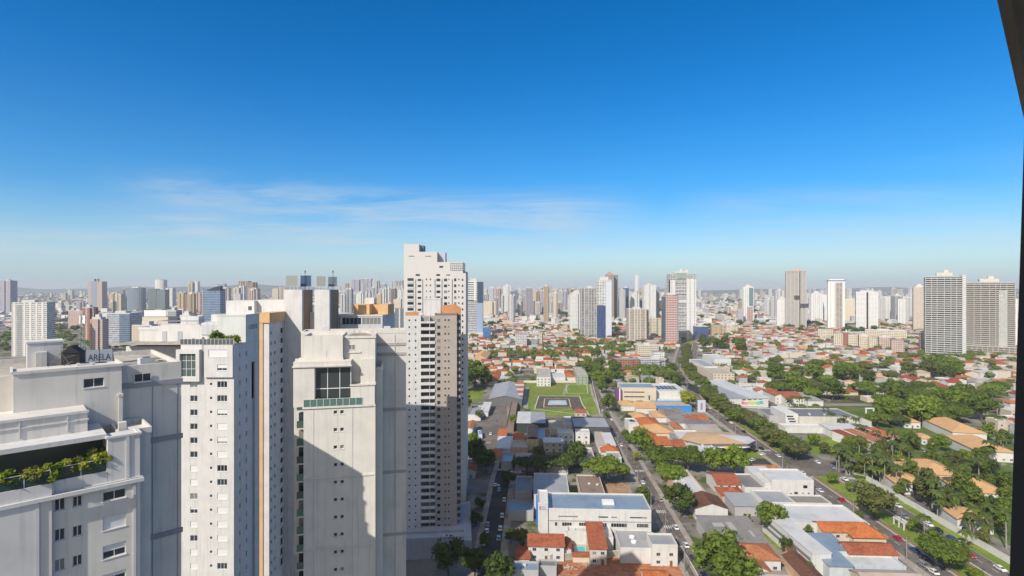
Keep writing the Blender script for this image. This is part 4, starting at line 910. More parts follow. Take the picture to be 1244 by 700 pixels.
# ---- the tower the picture is taken from: its flank behind the balcony, the slab overhead and the screen beside it
Z_ = thing('apartment_tower', 'dark edge of the concrete balcony slab and screen close beside the viewer', 'apartment tower', (0, 0, 0), 0, 'near apartment towers')
brn = plain((.66, .54, .43), .9, .2, var=.25, sc=2)
mb = MB(); mb.box(-7, 13, -18, -1.3, 0, 112); mb.obj('wall', W2, Z_)
mb = MB(); mb.prism([(-.95, -1.28), (8, -1.28), (8, 1.2), (5.0, 5.13), (2.03, 2.24)], 106.2, 106.55); mb.obj('balcony_slab', brn, Z_)
mb = MB(); mb.prism([(-.95, -1.28), (8, -1.28), (8, 1.2), (5, 5.0), (2.6, 2.3), (1.2, .2)], 103.2, 103.5); mb.obj('balcony_floor', plain((.62, .6, .56), .8), Z_)
mb = MB(); mb.add([(2.40, 2.5, 103.5), (3.5, 2.5, 103.5), (3.5, 2.5, 106.2), (2.49, 2.5, 106.2), (2.395, 2.58, 103.5), (3.5, 2.58, 103.5), (3.5, 2.58, 106.2), (2.485, 2.58, 106.2)], [(0,1,2,3),(5,4,7,6),(0,3,7,4),(1,5,6,2),(3,2,6,7),(0,4,5,1)]); mb.obj('side_screen', plain((.055, .047, .043), .7, .2, var=.35, sc=4), Z_)
# ---------------------------------------------------------------- the skyline
TG = 'towers of the skyline'
PAL = {'white': (.68, .68, .67), 'cream': (.62, .55, .44), 'pale grey': (.52, .52, .53), 'grey': (.36, .37, .39), 'beige': (.52, .45, .37), 'sand': (.55, .42, .26), 'brown': (.27, .18, .13), 'pinkish': (.52, .40, .36),
       'lilac grey': (.42, .40, .47), 'blue grey': (.31, .35, .41), 'brick red': (.36, .16, .12), 'slate': (.17, .19, .23), 'navy': (.06, .09, .17), 'teal': (.20, .24, .25)}
def plan(w, d, form, rng):
    """footprint, front at y = 0"""
    a = w/2
    if form == 'box': return [(-a,0),(a,0),(a,d),(-a,d)]
    if form == 'slot': s = w*.07; q = min(3.0, d*.2); return [(-a,0),(-s,0),(-s,q),(s,q),(s,0),(a,0),(a,d),(-a,d)]
    if form == 'twoslot':
        q = min(2.5, d*.2); L = [(-a,0)]
        for c in (-w*.2, w*.2): L += [(c-w*.05,0),(c-w*.05,q),(c+w*.05,q),(c+w*.05,0)]
        return L+[(a,0),(a,d),(-a,d)]
    if form == 'step': return [(-a,d*.15),(-a*.45,d*.15),(-a*.45,0),(a*.45,0),(a*.45,d*.15),(a,d*.15),(a,d),(-a,d)]
    if form == 'cut': return [(-a,0),(a*.5,0),(a*.5,d*.25),(a,d*.25),(a,d),(-a,d)]
    if form == 'round': return [(-a,d*.6)]+[(a*cos(pi+pi*i/12), d*.6+d*.6*sin(pi+pi*i/12)) for i in range(1,12)]+[(a,d*.6),(a,d),(-a,d)]
def tower(x, y, w, d, h, wallm, label, form='box', top='block', rz=0.0, topm=None, crown=None, seed=0, extra=None, group=TG, name='apartment_tower'):
    rng = random.Random(seed+int(x*7+y*3)); t = thing(name, label, name.replace('_', ' '), (x, y, 0), rz, group)
    MB().prism(plan(w, d, form, rng), 0, h).obj('wall', wallm, t)
    tm = topm or plaster((.6, .59, .57), .1); mb = MB()
    if top == 'block': a = rng.uniform(.25,.4)*w; c = rng.uniform(-.12,.12)*w; mb.box(c-a/2, c+a/2, d*.3, d*.75, h, h+rng.uniform(3,5.5)); mb.parapet(-w/2+.1, w/2-.1, .1, d-.1, h, h+1.0, .3)
    elif top == 'twin':
        for c in (-.26, .26): MB().box((c-.11)*w, (c+.11)*w, d*.25, d*.7, h, h+6).obj('roof_tank', tm, t)
    elif top == 'stepped': mb.box(-.36*w, .36*w, d*.15, d*.85, h, h+3.2); mb.box(-.17*w, .15*w, d*.3, d*.7, h+3.2, h+7.5)
    elif top == 'tank': mb.box(-w*.25, w*.25, d*.3, d*.7, h, h+1.6); mb.bar((0, d*.5, h+1.5), (0, d*.5, h+4.5), w*.16, 10)
    elif top == 'mast': mb.box(-w*.2, w*.2, d*.3, d*.7, h, h+4); mb.bar((0, d*.5, h+4), (0, d*.5, h+14), .25)
    if mb.v: mb.obj('roof_block', tm, t)
    if extra: extra(t, w, d, h)
    return t
TOWN = {'plain': 'box', 'split': 'slot', 'double-slotted': 'twoslot', 'stepped': 'step', 'notched': 'cut', 'rounded': 'round'}
def tw(u0, u1, vt, vb, col, label, form='box', top='block', depth=None, rz=0.0, m=None, **k):
    """a tower filling columns u0-u1 whose top shows at row vt and whose foot stands at row vb"""
    Y = H*F/(vb-CV); x0, x1 = XU(u0, Y), XU(u1, Y); h = ZV(vt, Y); d = depth or max(14, min(30, (x1-x0)*.8))
    if u0 > 880 and not rz: rz = -math.atan(((u0+u1)/2-CU)/F)*.85; q = cos(rz); x0, x1 = (x0+x1)/2-(x1-x0)*q/2, (x0+x1)/2+(x1-x0)*q/2
    m = m or facade(PAL[col] if isinstance(col, str) else col, **{q: k.pop(q) for q in list(k) if q in ('glass','fh','bay','ww','wh','slab','sf','roof','blind','dx','gapx','edge','shiny')})
    occ(x0-3, x1+3, Y-3, Y+d+3)
    return tower((x0+x1)/2, Y, x1-x0, d, h, m, label, form, top, rz, **k)
BLUEG = dict(glass=(.065, .09, .13), ww=.9, wh=.62, blind=.06, shiny=.15)
# left of the near towers
tw(0, 12.5, 341, 381, 'lilac grey', 'lilac grey ribbed tower at the far left edge of the skyline', 'slot', 'tank', bay=5, ww=.5)
def t2x(t, w, d, h):
    for x in (-.41, -.13, .04, .21, .38): MB().box(x*w-1.6, x*w+1.6, -.35, -.01, 0, h+.8).obj('wall_fin', plaster((.66, .64, .60), .08), t)
    MB().box(-.34*w, -.2*w, -.2, -.02, 0, h-3).obj('grey_panel', facade((.38,.37,.4), bay=3, ww=.6), t)
tw(14, 57, 368, 433, 'white', 'broad white slab tower with dark window columns and a grey panel', 'box', 'block', 15, bay=2.0, ww=.8, wh=.5, extra=t2x, glass=(.05,.045,.045))
def t3x(t, w, d, h):
    MB().box(-.3*w, .12*w, -.5, -.02, 0, h).obj('grey_panel', facade((.32,.35,.42), glass=(.1,.13,.18), bay=3, ww=.7), t)
    for a in (-.2, .02): MB().box(a*w, (a+.1)*w, d*.2, d*.5, h, h+10).obj('roof_pillar', plaster((.3,.3,.33)), t)
tw(107, 124, 342, 381, 'pinkish', 'pinkish grey tower crowned by two dark pillars', 'box', 'none', 26, bay=3.5, extra=t3x)
tw(131, 139, 357, 378, 'sand', 'sand coloured round-cornered tower, nearer of a pair', 'round', 'tank', bay=6, ww=.3); tw(139.5, 147, 357.5, 379, 'cream', 'cream twin with brown flank beside the sand tower', 'slot', 'block', bay=4)
tw(149, 171, 350, 380, 'blue grey', 'wide blue grey glass tower with a slim white rib', 'round', 'block', bay=6, **{**BLUEG, 'ww': .85})
tw(180, 189.5, 351, 377, 'teal', 'teal glass slab below the round white tower', 'box', 'none', bay=4, **{**BLUEG, 'glass': (.07,.1,.105)}); tw(190, 200.5, 352, 377.5, 'teal', 'second teal glass slab beside a white tower', 'box', 'none', bay=4, **{**BLUEG, 'glass': (.09,.115,.12)})
tw(186, 199, 340, 371, 'white', 'white round-topped tower behind two teal slabs', 'round', 'tank', bay=7, ww=.4); tw(201, 209.5, 350, 373, 'white', 'plain white tower with grey flank beside the teal slabs', 'slot', 'none', bay=5)
tw(215, 223, 356, 378, 'sand', 'tan brown striped tower left of the blue office', 'slot', 'block', bay=5); tw(224, 229, 357, 378, 'brown', 'narrow brown tower squeezed between tan towers', 'box', 'none'); tw(229, 236, 356, 379, 'cream', 'cream tower close left of the blue office', 'slot', 'block'); tw(236.5, 243.5, 355, 380, 'pinkish', 'pinkish tower touching the blue office', 'slot', 'none')
tw(232, 240, 342, 365, 'white', 'slim pale tower rising alone above tan blocks', 'slot', 'tank', bay=6)
def t12(t, w, d, h):
    mb = MB(); mb.add([(-w*.28, -.4, h-4), (w/2, -.4, h-4), (w/2, -.4, h+7), (w*.1, -.4, h+3), (-w*.28, d*.5, h-4), (w/2, d*.5, h-4), (w/2, d*.5, h+7), (w*.1, d*.5, h+3)], [(0,1,2,3),(5,4,7,6),(3,2,6,7),(1,5,6,2),(0,3,7,4)]); mb.obj('dark_crown', plain((.04,.045,.05), .4), t)
    MB().box(-w/2-2.5, -w/2, 1, d, 0, h-2).obj('pink_flank', plaster((.55,.38,.31)), t)
tw(246, 267.5, 351, 402, 'blue grey', 'blue glass office tower with a black sloping crown', 'box', 'none', 24, fh=4, bay=3, glass=(.055, .11, .19), ww=.98, wh=.66, blind=.03, extra=t12)
tw(268, 277, 350, 380, 'cream', 'cream tower right behind the blue office', 'step', 'block'); tw(264, 273, 345, 366, 'blue grey', 'blue grey tower peeking over the blue office', 'box', 'block'); tw(283, 290, 350, 378, 'cream', 'cream and brown tower left of the brown twins', 'slot', 'block'); tw(285, 292, 357, 384, 'pale grey', 'low pale slab in front of the brown twins', 'box', 'none')
tw(290, 301.5, 341.5, 376, 'brown', 'brown twin tower with pale vertical ribs', 'slot', 'none', bay=4, edge=(.5,.45,.4)); tw(302, 310, 343, 376, 'brown', 'dark brown twin with a slate top', 'cut', 'none', bay=4, edge=(.42,.33,.27)); tw(301, 312, 351, 381, 'pinkish', 'pinkish tower in front of the brown twins', 'step', 'block')
tw(330.5, 338, 351, 374, 'cream', 'cream tower just left of the white stair shafts', 'box', 'block'); tw(339, 346.5, 349, 374, 'pinkish', 'salmon striped tower touching the white stair shafts', 'slot', 'none', edge=(.6,.55,.5))
def t16(t, w, d, h): MB().box(w*.12, w*.5, -.6, -.02, 0, h-1).obj('glass_bay', facade((.2,.25,.33), fh=3.6, bay=2, **BLUEG), t); MB().box(-w/2, -w*.32, -.5, -.02, 0, h).obj('white_pier', W1, t)
tw(124.5, 158, 381, 422, 'pale grey', 'low white and blue glass office block with striped front', 'box', 'block', fh=3.6, bay=2.5, ww=1.0, wh=.5, glass=(.12,.15,.2), extra=t16)
tw(158, 173, 378, 415, 'blue grey', 'blue banded office behind the striped front office', 'box', 'none', fh=3.6, ww=1.0, wh=.55, glass=(.06,.11,.2))
tw(108, 123, 388, 428, 'pinkish', 'pale pink stepped apartment block below the brick red tower', 'step', 'stepped', bay=3, ww=.4); tw(100, 112, 374, 416, 'brick red', 'brick red tower with a cream corner', 'cut', 'block', edge=(.6,.5,.4)); tw(83, 100, 378, 401, 'pinkish', 'wide low lilac pink block in front of the trees', 'box', 'block', bay=4)
def t19(t, w, d, h): MB().box(-w*.42, w*.44, -.7, -.2, h+.4, h+8).obj('white_board', white_p, t); MB().bar((-w*.3,-.1,h),(-w*.3,-.1,h+3),.3).bar((w*.3,-.1,h),(w*.3,-.1,h+3),.3).obj('board_post', metal, t)
tw(173, 204, 385, 455, 'cream', 'cream block carrying a wide blank white board', 'box', 'none', 18, ww=.05, extra=t19); tw(204, 214, 378, 438, 'grey', 'grey block with aerials right of the white board', 'box', 'block', bay=3); tw(160, 184, 396, 476, 'beige', 'low beige block with brown roof below the white board', 'box', 'block', 16, ww=.1, roof=(.25,.17,.12)); tw(214, 232, 386, 452, 'brown', 'low brown block behind the white roof terrace', 'box', 'stepped', 20, ww=.3)
# between the shafts and the stepped tower
for i, (a, b, vt, vb, c, fm, lb) in enumerate([(413, 419, 358, 384, 'pale grey', 'slot', 'pale grey tower just right of the narrow shaft'), (419, 427, 352, 383, 'grey', 'slot', 'grey ribbed tower left of the high trio'), (427, 436, 340, 371, 'lilac grey', 'slot', 'lilac tower, first of the high trio'), (438, 451, 339, 370, 'lilac grey', 'twoslot', 'widest lilac tower of the high trio'),
        (452, 460, 341, 371, 'pale grey', 'cut', 'pale notched tower, last of the high trio'), (460, 466, 346, 372, 'slate', 'box', 'slate tower at the trio’s shoulder'), (432, 441, 356, 388, 'white', 'step', 'white stepped tower above the peach roof volumes'), (443, 450, 356, 386, 'pale grey', 'slot', 'pale slotted tower in front of the trio'), (453, 457, 358, 386, 'blue grey', 'box', 'thin blue grey slab in front of the trio'), (456.5, 463, 358, 390, 'sand', 'box', 'orange sand tower above the peach roof'),
        (466, 473, 350, 378, 'white', 'slot', 'white slotted tower midway to the stepped tower'), (474, 480, 342, 372, 'pale grey', 'slot', 'pale tower, left of a grey pair'), (480, 489, 341, 372, 'grey', 'twoslot', 'grey slotted tower beside the tall stepped tower'), (483, 490, 352, 381, 'white', 'step', 'white stepped tower touching the tall stepped tower')]):
    tw(a, b, vt, vb, c, lb.replace('’', ''), fm, ('block', 'twin', 'none')[i % 3], bay=4+i % 3)
def t21(t, w, d, h):
    for x in (-.36, -.05, .25): MB().box(x*w-1.3, x*w+1.3, -.5, -.02, 0, h).obj('white_fin', W1, t)
tw(470, 490.5, 375, 416, 'slate', 'dark tower with broad white fins behind the cream tower', 'box', 'none', bay=2.5, extra=t21); tw(478, 487, 364, 398, 'cream', 'plain cream tower behind the finned tower', 'box', 'block', ww=.2); tw(468, 476, 369, 400, 'brick red', 'orange red block behind the finned tower', 'box', 'block')
# right of the tall tower
def f3x(t, w, d, h):
    MB().box(-w*.5, w*.12, -.4, -.02, h*.66, h+3).obj('white_upper', facade(PAL['white'], fh=4.6, bay=30, ww=.86, wh=.42), t); MB().box(w*.12, w*.5, -.5, -.02, 0, h*.62).obj('blue_panel', plain((.3,.4,.55), .3), t)
    MB().box(-w*.3, w*.1, 4, 14, h+3, h+8).obj('crown', W1, t); MB().box(-w*.75, w*1.1, -14, -2, 0, 9).obj('podium', W1, t); MB().box(w*.15, w*.52, -.3, d, h*.62, h+1).obj('dark_corner', plain((.05,.08,.13), .2), t)
tw(567.5, 586.5, 343, 409, 'pale grey', 'white banded tower with blue panel on a white podium', 'box', 'none', 22, fh=3.6, bay=2.2, ww=.85, wh=.5, glass=(.06,.065,.07), extra=f3x); tw(587, 596, 398, 413, 'navy', 'low blue glass block beside the banded tower podium', 'box', 'none', glass=(.05,.14,.3), ww=.9, wh=.7)
tw(586.5, 602, 366, 386, 'cream', 'pale cream slab with grey flank right of the banded tower', 'cut', 'none', bay=9, ww=.12); tw(593, 602, 350, 372, 'pale grey', 'pale tower with stepped roof above the cream slab', 'step', 'stepped'); tw(611, 620.5, 347.5, 379, 'white', 'tall white tower with pointed stepped top in the central cluster', 'step', 'stepped'); tw(620, 629, 354, 379, 'slate', 'dark slate glass tower in the central cluster', 'box', 'none', glass=(.07,.1,.15), ww=.8); tw(633, 643, 352.5, 374, 'blue grey', 'blue grey tower with white arch top in the central cluster', 'round', 'block')
tw(693, 706, 357, 403, 'white', 'bright white rounded tower left of the open-framed tower', 'step', 'stepped', bay=3, ww=.4)
def t23(t, w, d, h):
    f = MB()
    for x in (-.5, -.27, -.05, .12, .3, .47): f.box(x*w-.5, x*w+.5, -1.2, -.02, 0, h+1)
    for i in range(int(h/3.4)): f.box(-w*.27, -.05*w, -1.1, -.1, i*3.4, i*3.4+.9); f.box(.3*w, .47*w, -1.1, -.1, i*3.4, i*3.4+.8)
    f.obj('facade_frame', plaster((.58,.56,.54)), t)
tw(706, 725.5, 350.5, 411, 'grey', 'pale framed tower with dark open balconies on a white frame', 'box', 'block', 20, bay=5, ww=.7, wh=.6, glass=(.05,.05,.055), extra=t23)
def t24(t, w, d, h): MB().box(-w*.5, w*.08, -.4, -.02, h*.34, h*.58).obj('grey_bands', facade((.35,.36,.37), bay=40, ww=.9, wh=.5), t); MB().box(w*.1, w*.5, -.6, -.02, 0, h-3).obj('white_panel', plain((.62,.66,.74), .5), t); MB().box(-w*.3, w*.3, 3, 12, h, h+6).obj('crown', W1, t); MB().box(-w*.52, w*.08, -.5, -.02, 0, h*.56).obj('navy_glass', facade((.06,.09,.2), fh=3.3, bay=4, **{**BLUEG, 'glass': (.03,.05,.12)}), t)
tw(725.5, 743, 340, 412, 'white', 'white tower with navy glass lower front', 'box', 'none', 20, bay=5, ww=.75, wh=.45, extra=t24)
tw(737, 746, 333.5, 389, 'brown', 'salmon brown tower with white balcony edges, behind the navy glass', 'box', 'stepped', 26, slab=(.6,.56,.5), bay=8, topm=plaster((.5,.33,.24))); tw(745.5, 751, 334, 388.5, 'slate', 'dark side wing of balconies on the salmon brown tower', 'box', 'none', 20, slab=(.5,.48,.46), bay=2)
tw(753, 760, 352, 392, 'pale grey', 'grey white tower with a dark wing', 'step', 'block'); tw(757, 764, 350, 391, 'navy', 'navy glass tower beside the grey white one', 'box', 'mast', glass=(.06,.09,.15), ww=.8); tw(771.5, 775.5, 334.5, 374, 'white', 'needle thin white tower', 'box', 'none', 12, ww=.2, bay=8); tw(767, 777, 356, 390, 'white', 'plain white tower below the needle thin one', 'step', 'block', ww=.25)
def t29(t, w, d, h):
    for x in (-.46, -.18, -.02, .14, .42): MB().box(x*w-.9, x*w+.9, -.5, -.02, 0, h+.5).obj('white_rib', plaster((.6,.57,.52)), t)
    MB().box(w*.5, w*.62, 3, d, 0, h-1).obj('brown_flank', plaster((.13,.1,.09)), t)
tw(764, 786, 376, 416, 'beige', 'broad beige tower with white ribs and dark brown flank', 'box', 'block', 24, bay=2.4, ww=.75, wh=.5, extra=t29)
tw(783, 797, 346.5, 392, 'white', 'tall white tower behind the ribbed beige tower', 'slot', 'block', bay=4, ww=.25); tw(796, 801, 349, 391, 'blue grey', 'blue grey side wing of the tall white tower', 'box', 'none'); tw(791, 798, 387, 411, 'cream', 'small cream block, left of a low pair', 'box', 'block', bay=3); tw(799, 806, 387, 411, 'cream', 'small cream block, right of a low pair', 'box', 'none', bay=3)
def t32(t, w, d, h): MB().box(-w*.62, -w*.38, 2, d, 0, h-3).obj('teal_flank', plain((.07,.13,.16), .25), t); MB().box(w*.3, w*.62, 1, d, 0, h).obj('violet_flank', facade((.33,.32,.42), bay=3, ww=.5), t); MB().box(-.3*w, .2*w, 4, 12, h, h+4).obj('crown', W1, t)
tw(809, 823, 358.5, 419, (.42,.19,.17), 'red and white striped tower with teal and violet flanks', 'box', 'none', 20, fh=3.1, slab=(.62,.58,.55), sf=.35, bay=5, ww=.3, extra=t32)
def t33(t, w, d, h):
    MB().box(-w*.5, -w*.3, -1.5, 8, 0, h-12).box(w*.14, w*.5, -1.5, 8, 0, h-10).obj('white_wing', facade(PAL['white'], bay=9, ww=.2), t); MB().box(-.22*w, .1*w, -.8, 3, h-9, h+2).obj('green_glass', glassy((.12,.24,.2), .15), t)
    MB().box(-.36*w, .2*w, -1, 14, h+2, h+5).box(-.1*w, -.02*w, 3, 8, h+4.9, h+10).box(.1*w, .21*w, 1, 10, h+2, h+9).obj('crown', W1, t)
    f = MB()
    for i in range(int((h-12)/7)): f.box(-.3*w, .14*w, -1.0, -.05, 6+i*7, 7+i*7)
    f.box(-.28*w, .14*w, -1.2, -.05, h*.56, h*.6); f.obj('balcony_lattice', W1, t)
tw(814, 845.5, 333, 412.5, (.56,.56,.55), 'big white tower with green glass crown and dark balcony core', 'box', 'none', 24, bay=3, ww=.7, wh=.6, glass=(.04,.045,.045), extra=t33); tw(846, 861, 397, 414, 'navy', 'low navy glass block beside the big white tower', 'box', 'block', glass=(.05,.08,.16), ww=.9, wh=.7)
def t35(t, w, d, h): MB().box(.08*w, .44*w, -.4, -.02, h*.48, h-2).obj('teal_glass', glassy((.16,.25,.28), .2), t); MB().box(-.1*w, .4*w, -.4, -.02, 0, h*.46).obj('red_front', facade((.4,.22,.18), slab=(.6,.55,.5), bay=6), t)
tw(902.5, 915.5, 349, 393, 'white', 'slim white tower with teal glass and red lower front standing alone', 'box', 'stepped', 20, bay=5, extra=t35); tw(896, 903, 375, 394, 'lilac grey', 'low lilac tower leaning on the slim white tower', 'box', 'none')
def t36(t, w, d, h):
    f = MB()
    for i in range(5): f.box(-.5*w+i*w*.19, -.42*w+i*w*.19, -1.4, -.02, 0, h)
    for x in (.42,): f.box(x*w, .5*w, -1.4, -.02, 0, h)
    f.obj('facade_frame', plaster((.43,.41,.39)), t); MB().box(-.1*w, .16*w, -1.6, -.02, h*.5, h*.57).box(.18*w, .6*w, -1.6, 10, h*.36, h*.43).obj('dark_net', plain((.07,.07,.075), .8), t); MB().box(.15*w, .19*w, -1.5, -.02, 0, h).obj('hoist_track', dark, t); MB().box(-.25*w, .2*w, 4, 14, h, h+5).box(-.55*w, .56*w, -1.7, -1.5, h-2, h-1).obj('crown', plaster((.55,.42,.36)), t)
tw(955, 979.5, 329, 399, (.42,.40,.38), 'very tall unfinished beige tower with dark netting patches', 'box', 'none', 28, bay=2.4, ww=.5, wh=.55, glass=(.14,.13,.125), extra=t36)
tw(937, 946, 361, 389, 'pale grey', 'pale tower left of the unfinished tower', 'slot', 'block'); tw(944, 956, 364, 398, 'white', 'bright white stepped tower leaning on the unfinished tower', 'step', 'stepped', ww=.25); tw(953, 960, 348, 385, 'pinkish', 'pinkish tower half hidden behind the unfinished tower', 'box', 'none')
tw(985, 999.5, 357, 393, 'white', 'white tower with blue lower windows between two tall ones', 'twoslot', 'stepped', bay=5, ww=.3); tw(1000, 1006, 358, 392, 'white', 'narrow white tower against the navy-capped tower', 'box', 'none', ww=.2)
def t39(t, w, d, h): MB().box(-w*.53, w*.53, -.6, d+.5, h, h+1.8).obj('blue_band', plain((.05,.1,.35), .4), t); MB().prism([(-w*.45,1),(w*.45,1),(w*.4,d-1),(-w*.4,d-1)], h+1.8, h+4.5).obj('white_cap', white_p, t); MB().box(-.05*w, .36*w, -.5, -.02, 0, h-4).obj('grey_bands', facade((.42,.38,.34), bay=6, ww=.7, wh=.45, glass=(.09,.08,.075)), t)
tw(1006, 1026, 341.5, 401, 'white', 'tall white tower with a navy band under its white cap', 'box', 'none', 24, bay=8, ww=.1, extra=t39)
tw(1026, 1038, 364, 392, 'cream', 'long plain cream tower right of the navy-capped tower', 'box', 'block', ww=.15)
def t40(t, w, d, h): MB().box(-.02*w, .06*w, -.4, -.02, 0, h).obj('dark_slot', dark, t); MB().box(-.3*w, .3*w, 3, 12, h, h+4).obj('crown', W1, t)
tw(1040.5, 1066, 355, 402, 'white', 'broad off-white tower with a dark central slot', 'box', 'block', 22, bay=3, ww=.45, wh=.3, extra=t40)
for i, (a, b, vt, vb, c, fm, lb) in enumerate([(1066, 1075, 363, 391, 'pale grey', 'twoslot', 'pale grey ribbed tower, first of the white row'), (1075, 1082, 362, 390, 'white', 'slot', 'white slotted tower, second of the white row'), (1083, 1090, 361, 391, 'grey', 'slot', 'grey white slotted tower in the middle of the white row'), (1091, 1100, 363, 394, 'white', 'step', 'white stepped tower in front of the white row'), (1100, 1108, 362, 393, 'pale grey', 'slot', 'pale tower, last of the white row'), (1070, 1110, 360, 378, 'white', 'twoslot', 'long white wall of flats behind the white row')]):
    tw(a, b, vt, vb, c, lb, fm, ('block', 'none')[i % 2], bay=3.5)
tw(1110, 1124.5, 349, 402, 'beige', 'beige tower leaning on the open slatted tower', 'cut', 'stepped', 22, bay=3, ww=.35, glass=(.2,.18,.17))
def slat(label, u0, u1, vt, vb, colr, back, cols, right, floors, podium=0):
    Y = H*F/(vb-CV); x0, x1 = XU(u0, Y), XU(u1, Y); w, h = x1-x0, ZV(vt, Y); occ(x0, x1, Y-14, Y+32)
    w *= .8; t = thing('apartment_tower', label, 'apartment tower', ((x0+x1)/2, Y, 0), -.58, TG)
    MB().box(-w/2+.6, w/2-.6, 2.2, 28, 0, h-1).obj('wall', back, t)
    f = MB(); fhh = h/floors
    for i in range(floors+1): f.box(-w/2, w/2, -.7, 2.3, i*fhh-.3, i*fhh+.3); f.box(-w/2, w/2, -.72, -.6, i*fhh+.2, i*fhh+1.15)
    for c in cols: f.box(c*w-.3, c*w+.3, -.4, 2.25, 0, h)
    f.obj('facade_frame', plaster(colr, .1), t)
    if right: MB().box(w/2-right*w, w/2, -.6, 27, 0, h+2).obj('end_wall', W1, t)
    MB().box(-.2*w, .2*w, 8, 18, h, h+6).box(-.02*w, .1*w, 10, 15, h+6, h+10).obj('roof_block', plaster((.6,.57,.52)), t)
    return t, w, h
t, w_, h_ = slat('dark open slatted tower with a white end wall near the right edge', 1124, 1172.5, 336, 434.5, (.48,.48,.48), facade((.27,.275,.28), bay=3.4, ww=.75, wh=.75, glass=(.05,.06,.07), blind=.3), (-.49, -.34, -.2, -.02, .14, .28), .085, 38)
t, w_, h_ = slat('beige slatted tower with glazed right half at the right edge', 1174.5, 1231.5, 343.5, 431.5, (.46,.44,.41), facade((.42,.39,.36), bay=3.4, ww=.55, wh=.6, glass=(.16,.16,.155)), (-.495, -.33, -.19, -.02, .11, .2, .33, .49), 0, 36)
MB().box(.17*w_, .34*w_, -.35, -.26, h_*.02, h_*.9).obj('glass_bay', facade((.46,.48,.47), bay=2.4, ww=.7, wh=.6, glass=(.3,.36,.36), fh=3.3), t)
f = MB()
for i in range(5): f.box(-w_*.52, w_*.56, -13, 2.2, i*3.3, i*3.3+.7)
for i in range(11): f.box(-w_*.52+i*w_*.107, -w_*.52+i*w_*.107+.7, -13.05, -12.4, 0, 14)
f.obj('podium_frame', plaster((.5,.47,.43)), t); MB().box(-w_*.5, w_*.54, -12, 2, 0, 13).obj('podium', plaster((.2,.19,.18)), t)
tw(1232, 1244, 363, 424, 'white', 'white tower beyond the beige slatted one', 'slot', 'none', ww=.3); tw(1172, 1176, 372, 422, 'brick red', 'narrow red and cream block between the two slatted towers', 'box', 'none', slab=(.6,.5,.4))
# random towers of the far clusters
FORMS = list(TOWN.items()); TOPN = {'block': 'roof block', 'twin': 'twin roof tanks', 'stepped': 'stepped cap', 'tank': 'round tank', 'mast': 'mast', 'none': 'flat roof'}
def strip(r, cc):
    a = r.uniform(-.4, .1); b = a+r.uniform(.12, .34); m = facade(mul(cc, r.choice((.6, .8, 1.12))), bay=2.5, ww=.85, wh=.55, slab=mul(cc, 1.1), blind=.1); k = r.random()
    def f(t, w, d, h):
        MB().box(a*w, b*w, -.9, -.02, 0, h-r.uniform(1, 6)).obj('balcony_bay', m, t)
        if k < .4: MB().box(w/2, w/2+.25, d*.3, d*.6, 0, h-2).obj('side_bay', facade(mul(cc, .7), bay=3, ww=.5), t)
    return f
def cluster(n, u0, u1, vb0, vb1, h0, h1, w0, w1, cols, where, seed):
    r = random.Random(seed); k = 0; tries = 0
    while k < n and tries < n*40:
        tries += 1; u = r.uniform(u0, u1); vb = r.triangular(vb0, vb1, vb0+(vb1-vb0)*.35); Y = H*F/(vb-CV); x = XU(u, Y); w = r.uniform(w0, w1); d = r.uniform(14, 22)
        if not free(x-w/2, x+w/2, Y, Y+d): continue
        h = r.uniform(h0, h1)*(.75+.5*r.random()); c = r.choice(cols); fm, form = r.choice(FORMS); top = r.choice(list(TOPN))
        occ(x-w/2-2, x+w/2+2, Y-4, Y+d+2)
        cc = mul(PAL[c], r.choice((.92, 1.0, 1.06)))
        size = 'tall' if h > (h0+h1)*.56 else ('low' if h < (h0+h1)*.42 else 'medium')
        tower(x, Y, w, d, h, facade(cc, bay=r.choice((3, 4, 5)), ww=r.choice((.45, .55, .7)), wh=r.choice((.42, .52, .6)), gapx=r.choice((0, 0, 3)), blind=.35), f'{size} {fm} {c} tower with {TOPN[top]} {where}', form, top, r.uniform(-.25, .25), seed=k, extra=strip(r, cc) if r.random() < .6 else None)
        k += 1
WARM = ['white', 'white', 'cream', 'cream', 'pale grey', 'beige', 'white', 'pale grey', 'sand', 'lilac grey', 'grey', 'brown', 'pinkish']
cluster(104, 587, 705, 363, 394, 42, 90, 11, 21, WARM, 'in the central cluster', 1)
cluster(34, 411, 492, 361, 386, 60, 105, 18, 30, WARM+['lilac grey', 'grey'], 'between shafts and stepped tower', 3)
cluster(15, 60, 345, 362, 384, 35, 88, 16, 30, WARM+['brick red', 'blue grey'], 'in the western suburbs', 4)
cluster(14, 206, 345, 364, 386, 55, 98, 16, 26, WARM+['brown', 'pinkish'], 'around the blue office', 5)
cluster(16, 745, 812, 366, 392, 40, 75, 16, 26, WARM, 'among the eastern tall towers', 6)
cluster(10, 850, 935, 370, 388, 22, 45, 18, 34, WARM, 'on the open eastern plain', 7)
cluster(18, 935, 1125, 372, 394, 50, 92, 18, 30, ['white', 'white', 'cream', 'pale grey'], 'behind the unfinished tower row', 8)

